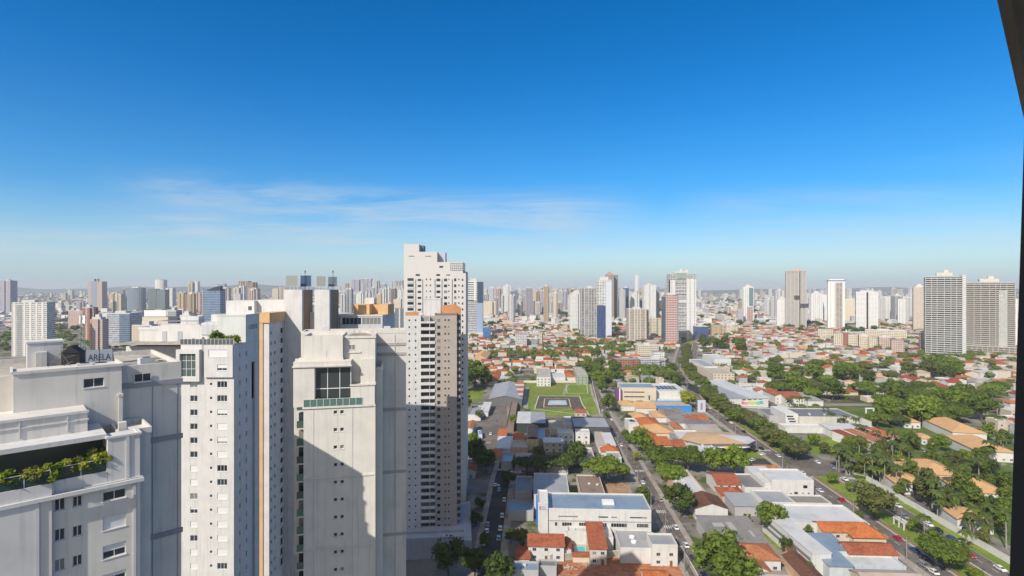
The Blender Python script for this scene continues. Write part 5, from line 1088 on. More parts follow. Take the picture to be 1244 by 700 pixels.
def far_towers(rows, seed):
    r = random.Random(seed); cs = ['white', 'cream', 'pale grey', 'beige', 'pinkish', 'lilac grey', 'white']; mb = MB()
    for n, u0, u1, vb0, vb1, h0, h1 in rows:
        for _ in range(n):
            u = r.uniform(u0, u1); Y = H*F/(r.uniform(vb0, vb1)-CV); x = XU(u, Y); w = r.uniform(14, 30); d = r.uniform(14, 22); h = r.uniform(h0, h1); k = r.randrange(7)
            if not free(x-w/2, x+w/2, Y, Y+d): continue
            occ(x-w/2, x+w/2, Y, Y+d); mb.box(x-w/2, x+w/2, Y, Y+d, 0, h, k); a = r.uniform(-.2, .1)*w; mb.box(x+a, x+a+w*.3, Y+d*.3, Y+d*.7, h, h+r.uniform(2, 6), k)
    o = struct(mb.obj('far_towers', [facade(PAL[c], bay=5, ww=.55, wh=.5, fh=3.2) for c in cs]), 'stuff'); o['label'] = 'dense mass of pale far towers along the horizon'
far_towers([(120, 590, 705, 359.5, 372, 45, 105), (60, 411, 492, 359, 368, 50, 105), (40, 745, 812, 360, 369, 40, 90), (110, 900, 1240, 359, 371, 40, 95), (50, 700, 860, 359, 367, 30, 80), (30, 60, 345, 358.5, 366, 30, 80), (14, 850, 935, 359, 366, 20, 50)], 44)
# ---------------------------------------------------------------- low buildings placed from the picture
wht = plaster((.63, .62, .60), .3, .2); crm = plaster((.60, .52, .41), .16, .12); gry = plaster((.42, .42, .42), .2, .14); pch = plaster((.58, .40, .29)); yel = plaster((.62, .5, .25))
RT = {'orange': tiles(ORANGE), 'terracotta': tiles(TERRA), 'brick red': tiles(BRICK), 'dark red': tiles(REDR), 'brown': tiles(BROWNR), 'tan': tiles(TAN, mul(TAN, .8), .2), 'white sheet': sheet((.57, .565, .55)), 'grey sheet': sheet((.34, .34, .345)), 'dark grey sheet': sheet((.19, .185, .18)), 'blue grey sheet': sheet((.27, .34, .40), .35, .2), 'tan sheet': sheet((.45, .37, .3)), 'weathered grey': sheet((.24, .225, .21), .9, 0, .5), 'screed': roofdust, 'dusty brown': sheet((.24, .18, .145), .9, 0, .5)}
def hs(u0, u1, vf, vb, h, kind, wall, roof, label, cat='house', name='house', **k):
    x, y, w, d = eav(u0, u1, vf, vb, h); return house(x, y, w, d, h, kind, wall, RT[roof], label, cat=cat, name=name, **k)
WH = dict(cat='warehouse', name='warehouse', group=None); CB = dict(cat='building', name='commercial_building', group=None)
# --- bottom centre
t = hs(666, 790.5, 620.7, 601, 11.7, 'flat', wht, 'blue grey sheet', 'long white commercial building with blue grey roof and white corner pylon', ac=0, **CB)
w_ = XU(790.5, 222.3)-XU(666, 222.3); mb = MB(); mb.box(-w_/2-4.2, -w_/2-.05, -.6, 14, 0, 14.2); mb.parapet(-w_/2-4.3, -w_/2, -.7, 14.1, 14.2, 14.8, .25); mb.obj('corner_pylon', wht, t)
MB().box(-w_/2-5.0, -w_/2-4.22, 5, 14, 3, 12.5).obj('blue_panel', plain((.02, .17, .6), .35), t)
o = MB().box(-w_/2-3.9, -w_/2-.5, -.66, -.61, 11.6, 13.8).obj('sign_board', plain((.6, .57, .62), .5), t); mb = MB(); mb.box(-w_/2-3.7, -w_/2-2.9, -.69, -.665, 12.0, 13.5)
for i in range(3): mb.box(-w_/2-2.6, -w_/2-.8-.3*i, -.69, -.665, 12.0+i*.55, 12.25+i*.55)
mb.obj('sign_mark', plain((.3, .26, .3), .5), o)
MB().box(2, 7, 6, 9.5, 11.8, 12.9).obj('skylight', white_p, t)
for xx, ww in ((-13, 8), (1.5, 4), (6, 2.4), (15, 5), (w_/2-4, 4.5)): MB().box(xx-ww/2, xx+ww/2, -.05, .02, 8.9, 9.4).obj('window', glass_d, t)
for xx, ww in ((-18, 1), (-13.5, 4), (-6.5, 4), (1.5, 3), (8, 6.5), (17.5, 4.2), (w_/2-3.2, 4)):
    o = MB().box(xx-ww/2, xx+ww/2, -.05, .02, 5.2, 6.6).obj('window', glass_d, t); mb = MB()
    for q in range(int(ww)+1): mb.box(xx-ww/2+q*ww/max(1,int(ww))-.05, xx-ww/2+q*ww/max(1,int(ww))+.05, -.08, -.05, 5.2, 6.6)
    mb.obj('window_frame', winm, o)
mb = MB(); mb.box(-w_/2, w_/2, -.25, -.02, 7.3, 7.6)
for i in range(5): mb.box(-w_/2+i*w_/4-.1*(i == 4)-.0, -w_/2+i*w_/4+.12-.1*(i == 4), -.12, -.02, 0, 11.6)
mb.box(-14, 22, -1.6, -.03, 3.2, 3.35); mb.obj('ledge', gry, t)
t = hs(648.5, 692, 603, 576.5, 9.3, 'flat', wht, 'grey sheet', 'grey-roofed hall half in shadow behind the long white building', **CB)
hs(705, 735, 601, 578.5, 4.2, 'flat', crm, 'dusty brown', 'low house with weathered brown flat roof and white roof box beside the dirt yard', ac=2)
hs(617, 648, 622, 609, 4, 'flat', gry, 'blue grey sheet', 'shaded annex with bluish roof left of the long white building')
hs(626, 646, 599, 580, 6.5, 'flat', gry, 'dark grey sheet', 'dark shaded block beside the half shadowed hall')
hs(642, 685, 664, 649, 5.6, 'gable_x', wht, 'brick red', 'two storey white row house with brick red gable roof and blue tarpaulin', rise=2.4, detail=1, storeys=2)
hs(627, 643, 679, 664, 3.0, 'gable_x', wht, 'brick red', 'low brick red roofed annex in the shade by the bamboo clump', rise=.9); hs(685, 694, 668, 655, 3.6, 'gable_y', wht, 'brick red', 'narrow brick red roof beside the small turquoise pool', rise=.9)
hs(717, 737, 667, 643, 6.0, 'shed', plaster((.55,.5,.45)), 'brick red', 'tall narrow house with one steep brick red roof plane', rise=2.8, detail=1, storeys=2)
hs(696, 716, 676, 671, 2.4, 'gable_x', crm, 'brick red', 'tiny brick red roof strip in front of the turquoise pool', rise=.5)
t = hs(754, 796, 668, 645, 5.2, 'flat', wht, 'grey sheet', 'white walled house with grey flat roof and two round skylights', ac=0)
x, y, w, d = eav(754, 796, 668, 645, 5.2)
for q in (.36, .62): MB().bar((-.5, d*q, 5.2), (-.5, d*q, 5.9), 1.1, 16).bar((-.5, d*q, 5.9), (-.5, d*q, 6.2), 1.15, 16, .4).obj('skylight', white_p, t)
hs(792, 823, 664, 650, 7.4, 'flat', wht, 'grey sheet', 'white cube house with grey glazed roof terrace at the street corner', detail=1, storeys=2)
hs(724, 745, 655, 640, 4.4, 'flat', wht, 'white sheet', 'small white flat house behind the steep brick red roof', ac=1); hs(690, 716, 648, 641, 4.6, 'flat', wht, 'white sheet', 'white flat building behind the turquoise pool', ac=1)
hs(612, 654, 695, 684, 4.2, 'flat', gry, 'blue grey sheet', 'shaded workshop with steel blue roof by the dark street', ac=1)
hs(783, 812, 703, 693, 3.0, 'gable_x', wht, 'orange', 'orange roofed shed at the foot of the red earth lot', rise=1.0)
hs(655, 676, 690, 682, 3.2, 'flat', gry, 'dark grey sheet', 'dark flat annex beside the white parasol')
def wall_run(pts, h, m, label, th=.25, group=None, cat='wall'):
    t = thing('boundary_wall', label, cat, (*pts[0], 0), 0, group); mb = MB(); cp = MB(); o = Vector((*pts[0], 0))
    for a, b in zip(pts, pts[1:]):
        a, b = Vector((*a, 0))-o, Vector((*b, 0))-o; dd = (b-a).normalized(); p = Vector((-dd.y, dd.x, 0))*th/2; q = p*1.5; a2 = a+dd*.02
        mb.add([a2-p, b-p, b+p, a2+p, *[v+Vector((0,0,h)) for v in (a2-p, b-p, b+p, a2+p)]], [(0,1,5,4),(1,2,6,5),(2,3,7,6),(3,0,4,7)])
        cp.add([v+Vector((0,0,z)) for z in (h, h+.12) for v in (a2-q, b-q, b+q, a2+q)], [(0,3,2,1),(4,5,6,7),(0,1,5,4),(1,2,6,5),(2,3,7,6),(3,0,4,7)])
    mb.obj('wall', m, t); cp.obj('coping', kerb_m, t); return t
stain = plaster((.42, .38, .33), .35, .3)
wall_run(gp((668, 682), (700, 680), (740, 678), (830, 672)), 2.6, stain, 'stained grey wall along the upper side of the red earth lot'); wall_run(gp((829, 672), (848, 706)), 2.0, stain, 'low wall between the red earth lot and the narrow street')
# --- school side
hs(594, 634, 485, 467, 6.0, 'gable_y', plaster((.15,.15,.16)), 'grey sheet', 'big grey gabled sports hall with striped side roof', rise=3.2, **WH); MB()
t = hs(619, 634.5, 482, 466.5, 6.6, 'shed', wht, 'orange', 'orange and white striped sloping roof beside the grey sports hall', rise=1.5); x, y, w, d = eav(619, 634.5, 482, 466.5, 6.6)
for i in range(3): a, b = d*(.08+i*.32), d*(.22+i*.32); MB().add([(-w/2-.4, a, 6.83+1.5*a/d), (w/2+.4, a, 6.83+1.5*a/d), (w/2+.4, b, 6.83+1.5*b/d), (-w/2-.4, b, 6.83+1.5*b/d)], [(0,1,2,3)]).obj('white_stripe', RT['white sheet'], t)
hs(614.5, 624, 520, 485, 3.0, 'flat', plaster((.25,.18,.15)), 'dusty brown', 'long narrow brown walkway roof beside the school car park', name='walkway', cat='walkway', group=None)
hs(628, 645, 514, 500.5, 7.0, 'shed', plaster((.05,.065,.06)), 'white sheet', 'lit-white half of the school gym roof', rise=.01, **WH); hs(645, 662, 514, 501, 7.05, 'shed', plaster((.055,.06,.065)), 'grey sheet', 'shade-grey half of the school gym roof', rise=.01, **WH)  # flat halves: lit and shaded gable slopes painted as two colours
t = hs(640, 654, 535, 519, 6.2, 'flat', yel, 'dusty brown', 'brown barrel roofed school block with yellow front', group=None, cat='building', name='school_block')
x, y, w, d = eav(640, 654, 535, 519, 6.2); mb = MB(); n = 8
for i in range(n):
    a, b = pi*i/n, pi*(i+1)/n; mb.add([(w/2*cos(a), .1, 6.4+2*sin(a)), (w/2*cos(b), .1, 6.4+2*sin(b)), (w/2*cos(b), d, 6.4+2*sin(b)), (w/2*cos(a), d, 6.4+2*sin(a))], [(0,1,2,3)])
mb.obj('barrel_roof', RT['dusty brown'], t)
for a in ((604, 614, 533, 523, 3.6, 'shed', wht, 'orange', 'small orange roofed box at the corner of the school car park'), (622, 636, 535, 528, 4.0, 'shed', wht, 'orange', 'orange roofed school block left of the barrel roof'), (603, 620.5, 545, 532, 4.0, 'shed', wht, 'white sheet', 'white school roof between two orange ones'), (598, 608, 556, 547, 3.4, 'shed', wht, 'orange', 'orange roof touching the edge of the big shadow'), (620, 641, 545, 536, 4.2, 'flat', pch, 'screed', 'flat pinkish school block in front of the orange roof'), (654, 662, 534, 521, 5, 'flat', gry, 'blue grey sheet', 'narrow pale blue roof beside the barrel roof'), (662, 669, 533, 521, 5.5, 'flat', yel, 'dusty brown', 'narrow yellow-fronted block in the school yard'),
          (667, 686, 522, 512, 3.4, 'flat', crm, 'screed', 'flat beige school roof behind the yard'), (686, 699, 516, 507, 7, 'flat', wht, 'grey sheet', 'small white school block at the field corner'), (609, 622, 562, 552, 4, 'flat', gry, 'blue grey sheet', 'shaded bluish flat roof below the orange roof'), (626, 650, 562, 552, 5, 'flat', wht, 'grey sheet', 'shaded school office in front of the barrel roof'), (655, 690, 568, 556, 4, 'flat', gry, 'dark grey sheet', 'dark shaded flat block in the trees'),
          (566, 574, 521, 512, 6, 'gable_y', wht, 'terracotta', 'white house with terracotta roof at the base of the balcony tower'), (568, 584, 505, 494, 4, 'flat', wht, 'grey sheet', 'grey-white flat house left of the school car park'), (584, 593, 500, 490, 4, 'shed', wht, 'white sheet', 'white carport roof on the left side of the school car park')):
    hs(*a, **(dict(rise=.9) if a[5] == 'shed' else {}))
t = hs(697, 741, 520, 507.5, 8.0, 'flat', plaster((.08,.09,.1)), 'grey sheet', 'wide grey school roof with shadow-dark front below the sports field', group=None, cat='building', name='school_block')  # near-black wall colour has the tower's cast shadow painted in
for a in ((728, 738, 541, 526, 5, 'shed', wht, 'tan sheet', 'pale striped shed roof left of the narrow street'), (737, 748, 541, 527, 5, 'shed', wht, 'white sheet', 'white striped shed roof beside the narrow street'), (731, 752, 549, 540, 3.4, 'hip', wht, 'orange', 'bright orange hip roof left of the narrow street'), (739, 755, 557, 550, 3.2, 'flat', wht, 'grey sheet', 'grey flat roof in front of the bright orange hip roof'), (697, 722, 556, 545, 4, 'flat', wht, 'screed', 'pale flat roof at the edge of the big shadow')):
    hs(*a)
# --- behind the field
for a in ((652, 669, 459, 447.5, 9, 'flat', wht, 'screed', 'three storey white open building behind the sports field', dict(detail=1, storeys=3, ac=1)), (668, 687, 459, 453, 5, 'flat', wht, 'white sheet', 'long white low building behind the sports field', {}), (688, 699, 458, 450, 5, 'hip', wht, 'orange', 'orange hip roof behind the sports field corner', {}), (700.5, 714.5, 457, 446.5, 9, 'flat', plaster((.3,.36,.3)), 'screed', 'green grey office block at the field corner', dict(detail=1, storeys=3)),
          (592, 604, 463, 451, 5, 'hip', wht, 'orange', 'bright orange roof left of the sports hall', {}), (575, 591, 436, 428, 5.5, 'hip', crm, 'tan', 'large tan hip roof near the balcony tower', {}), (604, 620, 462, 455, 4, 'flat', wht, 'white sheet', 'white flat roof above the sports hall', {})):
    hs(*a[:9], **a[9])
wall_run(gp((636, 465), (719, 465)), 2.2, plaster((.62,.6,.5)), 'pale wall along the rear edge of the sports field'); wall_run(gp((719.5, 465), (724, 484), (729, 503)), 1.6, plaster((.62,.6,.5)), 'low pale wall between the sports field and the street')
t = hs(755, 797, 472, 466, 15, 'flat', plaster((.62,.55,.43)), 'blue grey sheet', 'four storey cream college building with violet corner', group=None, cat='building', name='college_building')
x, y, w, d = eav(755, 797, 472, 466, 15); mb = MB()
for z, a, b in ((11.3, -.42, .16), (7.2, -.42, .16), (3.4, -.05, .12)):
    o = MB().box(a*w, b*w, -.08, -.02, z, z+.9).obj('window_strip', glass_d, t)
MB().box(-w/2-5, -w/2-.1, -2, 6, 0, 14.5).obj('violet_corner', plain((.17, .06, .19), .5), t); MB().box(-w/2-2.2, -w/2-1.2, -2.1, -2.02, 0, 15.5).obj('white_stripe', white_p, t); MB().box(w*.28, w*.32, -.08, -.02, 5, 9).obj('window_strip', glass_d, t)
t = hs(795, 833, 476, 467, 11, 'flat', wht, 'white sheet', 'white hall with dark solar panels beside the cream college', group=None, cat='building', name='commercial_building')
x, y, w, d = eav(795, 833, 476, 467, 11)
for i in range(6): MB().box(-w*.42+i*w*.13, -w*.42+i*w*.13+w*.1, d*.3, d*.7, 11.3, 11.5).obj('solar_panel', plain((.015,.02,.035), .15), t)
MB().box(-w/2, w/2, -5, -.05, 0, 5.2).obj('front_wing', wht, t)
for i in range(6): MB().box(-w*.42+i*w*.15, -w*.42+i*w*.15+1.6, -5.08, -5.01, 1.5, 3.5).obj('window', glass_d, t)
t = hs(796, 840, 494, 488, 4.6, 'flat', plain((.06,.25,.6), .5), 'screed', 'bright blue walled yard building below the white hall', group=None, cat='building', name='commercial_building')
# --- between narrow street and avenue
for a in ((753, 774, 493, 488, 4.5, 'hip', wht, 'tan', 'tan hip roof below the cream college wall'), (773, 797, 496, 489, 4.6, 'gable_x', wht, 'tan', 'long tan gable roof next to the blue yard'), (768, 787, 508, 502, 4, 'hip', wht, 'tan', 'small tan hip roof above the bright orange one'), (795, 810, 507, 499.5, 4, 'hip', wht, 'tan', 'tan square roof with white wall facing the street trees'), (780, 804, 518, 508, 5, 'hip', wht, 'orange', 'large bright orange hip roof above the round tree'), (784, 818, 526, 517, 4.6, 'hip', crm, 'tan', 'broad tan hip roof in front of the large orange one'), (773, 783, 525, 518, 4, 'hip', wht, 'terracotta', 'small terracotta roof beside the round tree'), (786, 800, 533, 524, 4.2, 'gable_y', pch, 'orange', 'orange gable roof beside the big round tree'),
          (796, 817, 541, 532, 5, 'shed', crm, 'orange', 'square orange roof with peach side wall above the big tree mass'), (818, 846, 543, 535, 4, 'hip', wht, 'brick red', 'brick red hip roof above the big tree mass'), (764, 776, 517, 509, 5.5, 'flat', wht, 'white sheet', 'white flat house beside the street trees'), (806, 832, 503, 497, 4, 'shed', wht, 'weathered grey', 'weathered grey roof below the blue yard'), (818, 842, 514, 503, 4.2, 'shed', wht, 'weathered grey', 'large weathered grey roof under the pylon sign'), (834, 850, 511, 505, 4, 'gable_x', wht, 'brick red', 'brick red gable roof by the pylon sign'), (850, 862, 511, 504, 4, 'gable_x', wht, 'orange', 'small orange red roof right of the pylon sign'), (838, 868, 519, 512, 4.4, 'shed', wht, 'dark grey sheet', 'dark grey shed roof above the cream long roof'), (820, 830, 521, 513, 4, 'hip', crm, 'terracotta', 'little terracotta roof in the middle of the block'), (818, 840, 533, 526, 4, 'shed', gry, 'weathered grey', 'grey sheet roof behind the brick red hip'), (846, 880, 527, 517.5, 5, 'shed', crm, 'tan sheet', 'long cream sheet roof behind the showroom')):
    hs(*a, **(dict(rise=.9) if a[5] == 'shed' else {}))
t = hs(842, 872, 549, 524, 5.5, 'flat', wht, 'white sheet', 'long white flat shop with grey awning beside the glass showroom', ac=2, **CB)
x, y = G(882, 552); P = [(-15, 0), (13, 0), (20, 7), (20, 16), (10, 27), (-14, 27), (-24, 10)]
t = thing('commercial_building', 'glass corner showroom with a tan and white octagonal roof', 'building', (x, y, 0), 0); occ(x-25, x+21, y, y+28)
MB().prism(P, 0, 4.2).obj('glass_wall', plain((.03,.035,.04), .15), t); MB().prism([(a*1.05, b*1.03-.4) for a, b in P], 4.2, 6.6).obj('wall', plain((.14,.14,.15), .5), t); c = (0, 14)
mb = MB()
for i in range(7): mb.add([(P[i][0]*1.07, P[i][1]*1.04-.5, 6.6), (P[(i+1)%7][0]*1.07, P[(i+1)%7][1]*1.04-.5, 6.6), (*c, 8.8)], [(0,1,2)], 1 if i in (1, 2) else 0)
mb.obj('roof', [sheet((.55,.36,.2)), RT['white sheet']], t); MB().prism([(-12,-1.5),(12,-1.5),(15,0),(-15,0)], 4.4, 4.9).obj('awning', white_p, t); MB().box(-1.5, 1.5, -1.62, -1.52, 4.0, 5.6).obj('yellow_sign', plain((.65,.5,.08), .5), t)
t = thing('pylon_sign', 'tall pale violet pylon sign with a dark upright mark beside the avenue', 'sign', (*G(852.5, 501), 0)); MB().box(-3.2, 3.2, 0, 1.2, 0, 10).obj('panel', plain((.56,.56,.66), .5), t); MB().box(-.9, .7, -.06, -.02, 2.2, 7.6).obj('mark', plain((.22,.25,.33), .5), t)
# --- right of the avenue
x0, y0 = G(935, 495); t = thing('commercial_building', 'long pale showroom with a rainbow coloured banner on its front', 'building', (x0-24, y0-2, 0), rad(5)); occ(x0-30, x0+8, y0-4, y0+92)
MB().box(-12, 23, 0, 84, 0, 8).obj('wall', wht, t); MB().box(-12.5, 6, -.3, 84, 8, 8.3).obj('grey_roof', RT['grey sheet'], t); MB().box(6, 23.5, -.5, 84, 8, 9.2).obj('white_roof', RT['white sheet'], t); MB().box(-13.2, -12.1, 4, 84, 1, 7).obj('glass_wall', glass_d, t)
o = MB().box(-2, 18, -.5, -.2, 1.6, 6.2).obj('banner', white_p, t)
for i, c in enumerate(((.75,.2,.32), (.75,.33,.4), (.7,.55,.25), (.62,.65,.2), (.45,.65,.2), (.2,.6,.42), (.1,.5,.5))): MB().box(-1.8+i*2.8, -1.8+i*2.8+2.8, -.53-.002*(i % 2), -.51, 2.9-.4*(i % 2), 5.9-.3*((i*2) % 3)).obj('colour_field', plain(c, .5, var=.25, sc=.8), o)
for i in range(4): MB().box(-1+i*5, 2.6+i*5, -.06, -.01, 6.5, 7.4).obj('window', glass_d, t)
t = hs(867, 892, 455, 443, 11, 'flat', crm, 'screed', 'cream four storey apartment block with rows of small windows', detail=2, storeys=4, cat='apartment block', name='apartment_block', group=None); hs(856, 872, 446, 437, 12, 'flat', wht, 'grey sheet', 'pale grey flat block behind the cream apartment block', detail=1, storeys=4, cat='apartment block', name='apartment_block', group=None); hs(868, 888, 437, 431, 12, 'flat', wht, 'white sheet', 'white flat block with roof tanks behind the cream apartment block', detail=1, storeys=3, ac=2, cat='apartment block', name='apartment_block', group=None)
hs(955, 977, 484, 476, 7, 'gable_x', wht, 'brick red', 'white mansion with brick red roof behind the dark flat roof', detail=1, storeys=2); hs(942, 958, 481, 474, 7.2, 'gable_y', wht, 'brick red', 'white gabled wing with brick red roof of the mansion', detail=1, storeys=2); hs(977, 1000, 487, 478, 4.5, 'shed', wht, 'grey sheet', 'pale grey sloping roof right of the mansion', rise=1.0)
t = hs(972, 1042, 507.5, 497, 8.5, 'flat', plaster((.55,.52,.46)), 'dark grey sheet', 'long beige walled building with stepped stair windows', ac=3, **CB)
x, y, w, d = eav(972, 1042, 507.5, 497, 8.5); MB().box(-w/2-9, -w/2-.05, 2, d, 0, 10.5).obj('stair_wing', wht, t)
for i in range(4): MB().box(-w/2-8.2+i*.9, -w/2-3.5+i*.9, 1.9, 1.98, 8.2-i*1.9, 9.2-i*1.9).obj('window_strip', glass_d, t)
MB().box(w*.26, w*.5+9, -.6, d*.4, 0, 6.0).obj('low_wing', plaster((.55,.52,.46)), t); MB().box(.14*w, .2*w, -.1, -.02, 5, 8).obj('window_strip', glass_d, t)
hs(935, 968, 506, 497, 5, 'flat', gry, 'dark grey sheet', 'wide dark flat roof behind the beige walled building', **CB)
hs(955, 1012, 521, 516, 3.2, 'flat', wht, 'white sheet', 'low white pavilion in front of the beige walled building', **CB); hs(1018, 1078, 527, 516, 5, 'shed', wht, 'white sheet', 'large white roof next to the coloured row roofs', rise=.8, **WH)
for i, (c, a) in enumerate(((('dark red', 'dark red'), 1049), (('terracotta', 'rust orange'), 1061), (('brick red', 'brick red'), 1071), (('orange', 'bright orange'), 1081.5))):
    hs(a, a+11.5, 538-i*2.3, 525-i*1.0, 5, 'shed', wht, c[0], f'{c[1]} sloping roof of the row houses with alternating roofs', rise=1.6, rz=rad(14))
# --- the block in the lower right
def patches(t, u0, u1, vf, vb, h, spots, m):
    x, y, w, d = eav(u0, u1, vf, vb, h)
    for a, b, sw, sd in spots: MB().add([(a*w+i*sw, b*d+j*sd, h+.2+.8*(b*d+j*sd)/d) for i, j in ((0,0),(1,0),(1,1),(0,1))], [(0,1,2,3)]).obj('skylight_sheet', m, t)
for a, k in (((826, 858, 600, 572, 5.2, 'flat', pch, 'white sheet', 'white roofed house with rows of air condensers'), dict(ac=5)), ((872, 900, 589, 574, 5.5, 'gable_x', wht, 'brick red', 'tall brick red gable roof behind the condenser roof'), dict(rise=2.2, detail=1, storeys=2)), ((878, 906, 602, 592, 4, 'hip', pch, 'brick red', 'brick red hip roof below the tall brick red gable'), {}), ((845, 884, 618, 603, 5, 'gable_y', wht, 'brown', 'white gable-fronted house with dark brown red roof'), dict(rise=2.4)), ((893, 929, 615, 601, 4.5, 'shed', gry, 'grey sheet', 'grey sheet roof beside the green tarpaulin'), dict(rise=.7)), ((905, 932, 594, 577, 5, 'flat', wht, 'dark grey sheet', 'white flat house with grey roof panel'), {}), ((867, 933, 659, 629.5, 5, 'shed', gry, 'weathered grey', 'big weathered grey corrugated roof with pale skylight patches'), dict(rise=.8)),
             ((893, 948, 680, 660, 4.5, 'hip', wht, 'terracotta', 'large mottled terracotta hip roof above a white gable house'), dict(detail=1)), ((904, 936, 694, 683, 4.5, 'gable_y', wht, 'terracotta', 'white gabled porch in front of the mottled roof'), dict(rise=1.8, detail=1)), ((903, 914, 690, 682, 3, 'shed', wht, 'orange', 'small orange lean-to at the big tree'), dict(rise=.7)), ((923, 965, 712, 694, 4, 'gable_x', crm, 'tan sheet', 'pale tan roof at the bottom edge below the mottled roof'), dict(rise=1.2)), ((980, 1004, 706, 675, 3.8, 'gable_y', pch, 'brown', 'long brown tiled wing beside the bright garden pool'), dict(rise=1.5)), ((959, 985, 672, 663, 3.8, 'gable_x', pch, 'brown', 'brown tiled cross wing behind the bright garden pool'), dict(rise=1.5))):
    t = hs(*a, **k)
    if a[0] == 867: patches(t, 867, 933, 659, 629.5, 5, ((-.3, .55, 4.5, 3.5), (-.02, .42, 2.6, 7), (.3, .2, 1.2, 5), (-.2, .15, 1.2, 5)), plain((.42, .4, .37), .7, var=.3))
t = hs(938, 988, 585, 571, 9.2, 'flat', wht, 'white sheet', 'modern white two volume building with small dark windows beside the avenue', **CB)
x, y, w, d = eav(938, 988, 585, 571, 9.2)
for xx, z, s in ((.04, 3, 1.6), (.25, 6, 2), (.22, 3.2, .8), (.36, 3.2, .8), (-.06, 3.0, .7)): MB().box(xx*w, xx*w+s, -.06, -.01, z, z+s*.7).obj('window', glass_d, t)
MB().box(-w*.5-3, -.12*w, 1, d+10, 0, 7.8).obj('side_volume', wht, t); MB().box(-w*.5-2.6, -.14*w, 1.4, d+9.6, 7.8, 7.9).obj('side_roof', RT['white sheet'], t)
hs(928, 966, 612, 597, 6.2, 'flat', wht, 'grey sheet', 'mid grey flat roof below the modern white building', **CB); hs(966, 1010, 613, 603, 5, 'flat', wht, 'weathered grey', 'olive grey flat roof right of the mid grey roof', **CB)
t = hs(950, 1055, 638, 614.5, 6.6, 'flat', wht, 'white sheet', 'huge white roofed warehouse along the avenue', **WH)
t = hs(1001, 1058, 647, 634, 6, 'gable_x', crm, 'orange', 'bright orange tiled gable roof beside the avenue', rise=2.0, detail=1, storeys=2); x, y, w, d = eav(1001, 1058, 647, 634, 6); o = roofmb('hip', 13, 12, 6, 3.4).obj('roof_wing', RT['orange'], t); o.location = (w*.36, -3.6, -.25); MB().box(w*.36-6.2, w*.36+6.2, -3.4, -.05, 0, 5.8).obj('wing_wall', crm, t)
hs(1033, 1090, 674, 659, 6, 'gable_x', wht, 'brick red', 'brick red tiled roof with white edge in front of the orange gable', rise=1.8)
hs(1000, 1030, 668, 650, 6.5, 'shed', wht, 'blue grey sheet', 'upper blue grey metal roof beside the white louvred building', rise=.5); hs(1008, 1036, 688, 668.5, 6, 'shed', plaster((.5,.55,.58)), 'blue grey sheet', 'lower blue grey metal roof above the pale blue wall', rise=.5)
hs(1037, 1100, 690, 676, 5, 'flat', plaster((.5,.56,.6)), 'white sheet', 'pale blue flat building below the brick red roof'); hs(1055, 1128, 712, 693, 5.5, 'gable_x', plaster((.5,.42,.34)), 'tan sheet', 'dusty tan roof at the bottom edge below the pale blue building', rise=1.6)
x, y = G(1010, 700); t = thing('commercial_building', 'white louvred building slanting along the block beside the blue grey roofs', 'building', (x, y, 0), rad(2)); occ(x-6, x+4, y-2, y+40)
MB().box(-7, 0, 0, 36, 0, 8.2).obj('wall', wht, t); MB().box(-7.2, .2, -.2, 36.2, 8.2, 8.5).obj('roof', RT['white sheet'], t)
for i in range(2): MB().box(-7.25, -7.01, 1, 35, 2.6+i*2.5, 3.6+i*2.5).obj('louvre_strip', plain((.2,.22,.24), .4), t)
# --- the walled estate
TR = RT['tan']
for (u0, u1, vf, vb, h, lb, kk) in ((1090, 1124, 588, 575, 5.5, 'tan hip roofed villa with dark solar panels near the avenue wall', 1), (1096, 1122, 571, 562, 5, 'small tan hip roof behind the villa with solar panels', 0), (1125, 1166, 577, 559, 5.5, 'long tan roofed villa in the middle of the estate', 0), (1172, 1222, 599, 581, 5.5, 'largest tan roofed villa stretching to the dark screen', 0), (1166, 1204, 632, 616, 5.5, 'tan roofed villa nearest the bottom right palms', 1), (1160, 1196, 526, 509, 6, 'tan roofed pavilion under the woodland edge', 0), (1190, 1230, 549, 530, 6, 'tan hipped roof at the right end of the estate', 0), (1100, 1117, 513, 506, 4.5, 'small tan roof at the top corner of the estate wall', 0), (1078, 1092, 505, 500, 4.5, 'pale orange roof at the estate gate', 0), (1120, 1134, 533, 527, 4, 'tiny tan roof among the estate trees', 0)):
    x, y, w, d = eav(u0, u1, vf, vb, h); t = house(x, y, w, d, h, 'hip', wht, TR, lb, rise=min(w, d)*.2, rz=rad(-12), detail=1, storeys=1, group='tan roofed villas of the estate')
    if kk:
        for i in range(3): MB().add([(w*.1+i*2.2, 1.2, h+.55), (w*.1+i*2.2+1.9, 1.2, h+.55), (w*.1+i*2.2+1.9, 4, h+1.75), (w*.1+i*2.2, 4, h+1.75)], [(0,1,2,3)]).obj('solar_panel', plain((.015,.02,.035), .15), t)
ew = plaster((.66,.65,.62), .3, .2)
wall_run([(xat(AV, y_)+26.8, y_) for y_ in (120, 194, 240, 290)], 2.6, ew, 'white garden wall of the estate along the avenue verge'); wall_run([(236, 336), (240, 400), (232, 468)], 2.8, ew, 'white estate wall along the side road')
t = thing('gate', 'white estate gate arch at the side road', 'gate', (*G(1057, 506), 0)); mb = MB(); mb.box(-3.4,-2.6,0,.8,0,6).box(2.6,3.4,0,.8,0,6).obj('pillar', white_p, t); MB().box(-3.6,3.6,-.1,.9,6,6.8).obj('lintel', white_p, t)
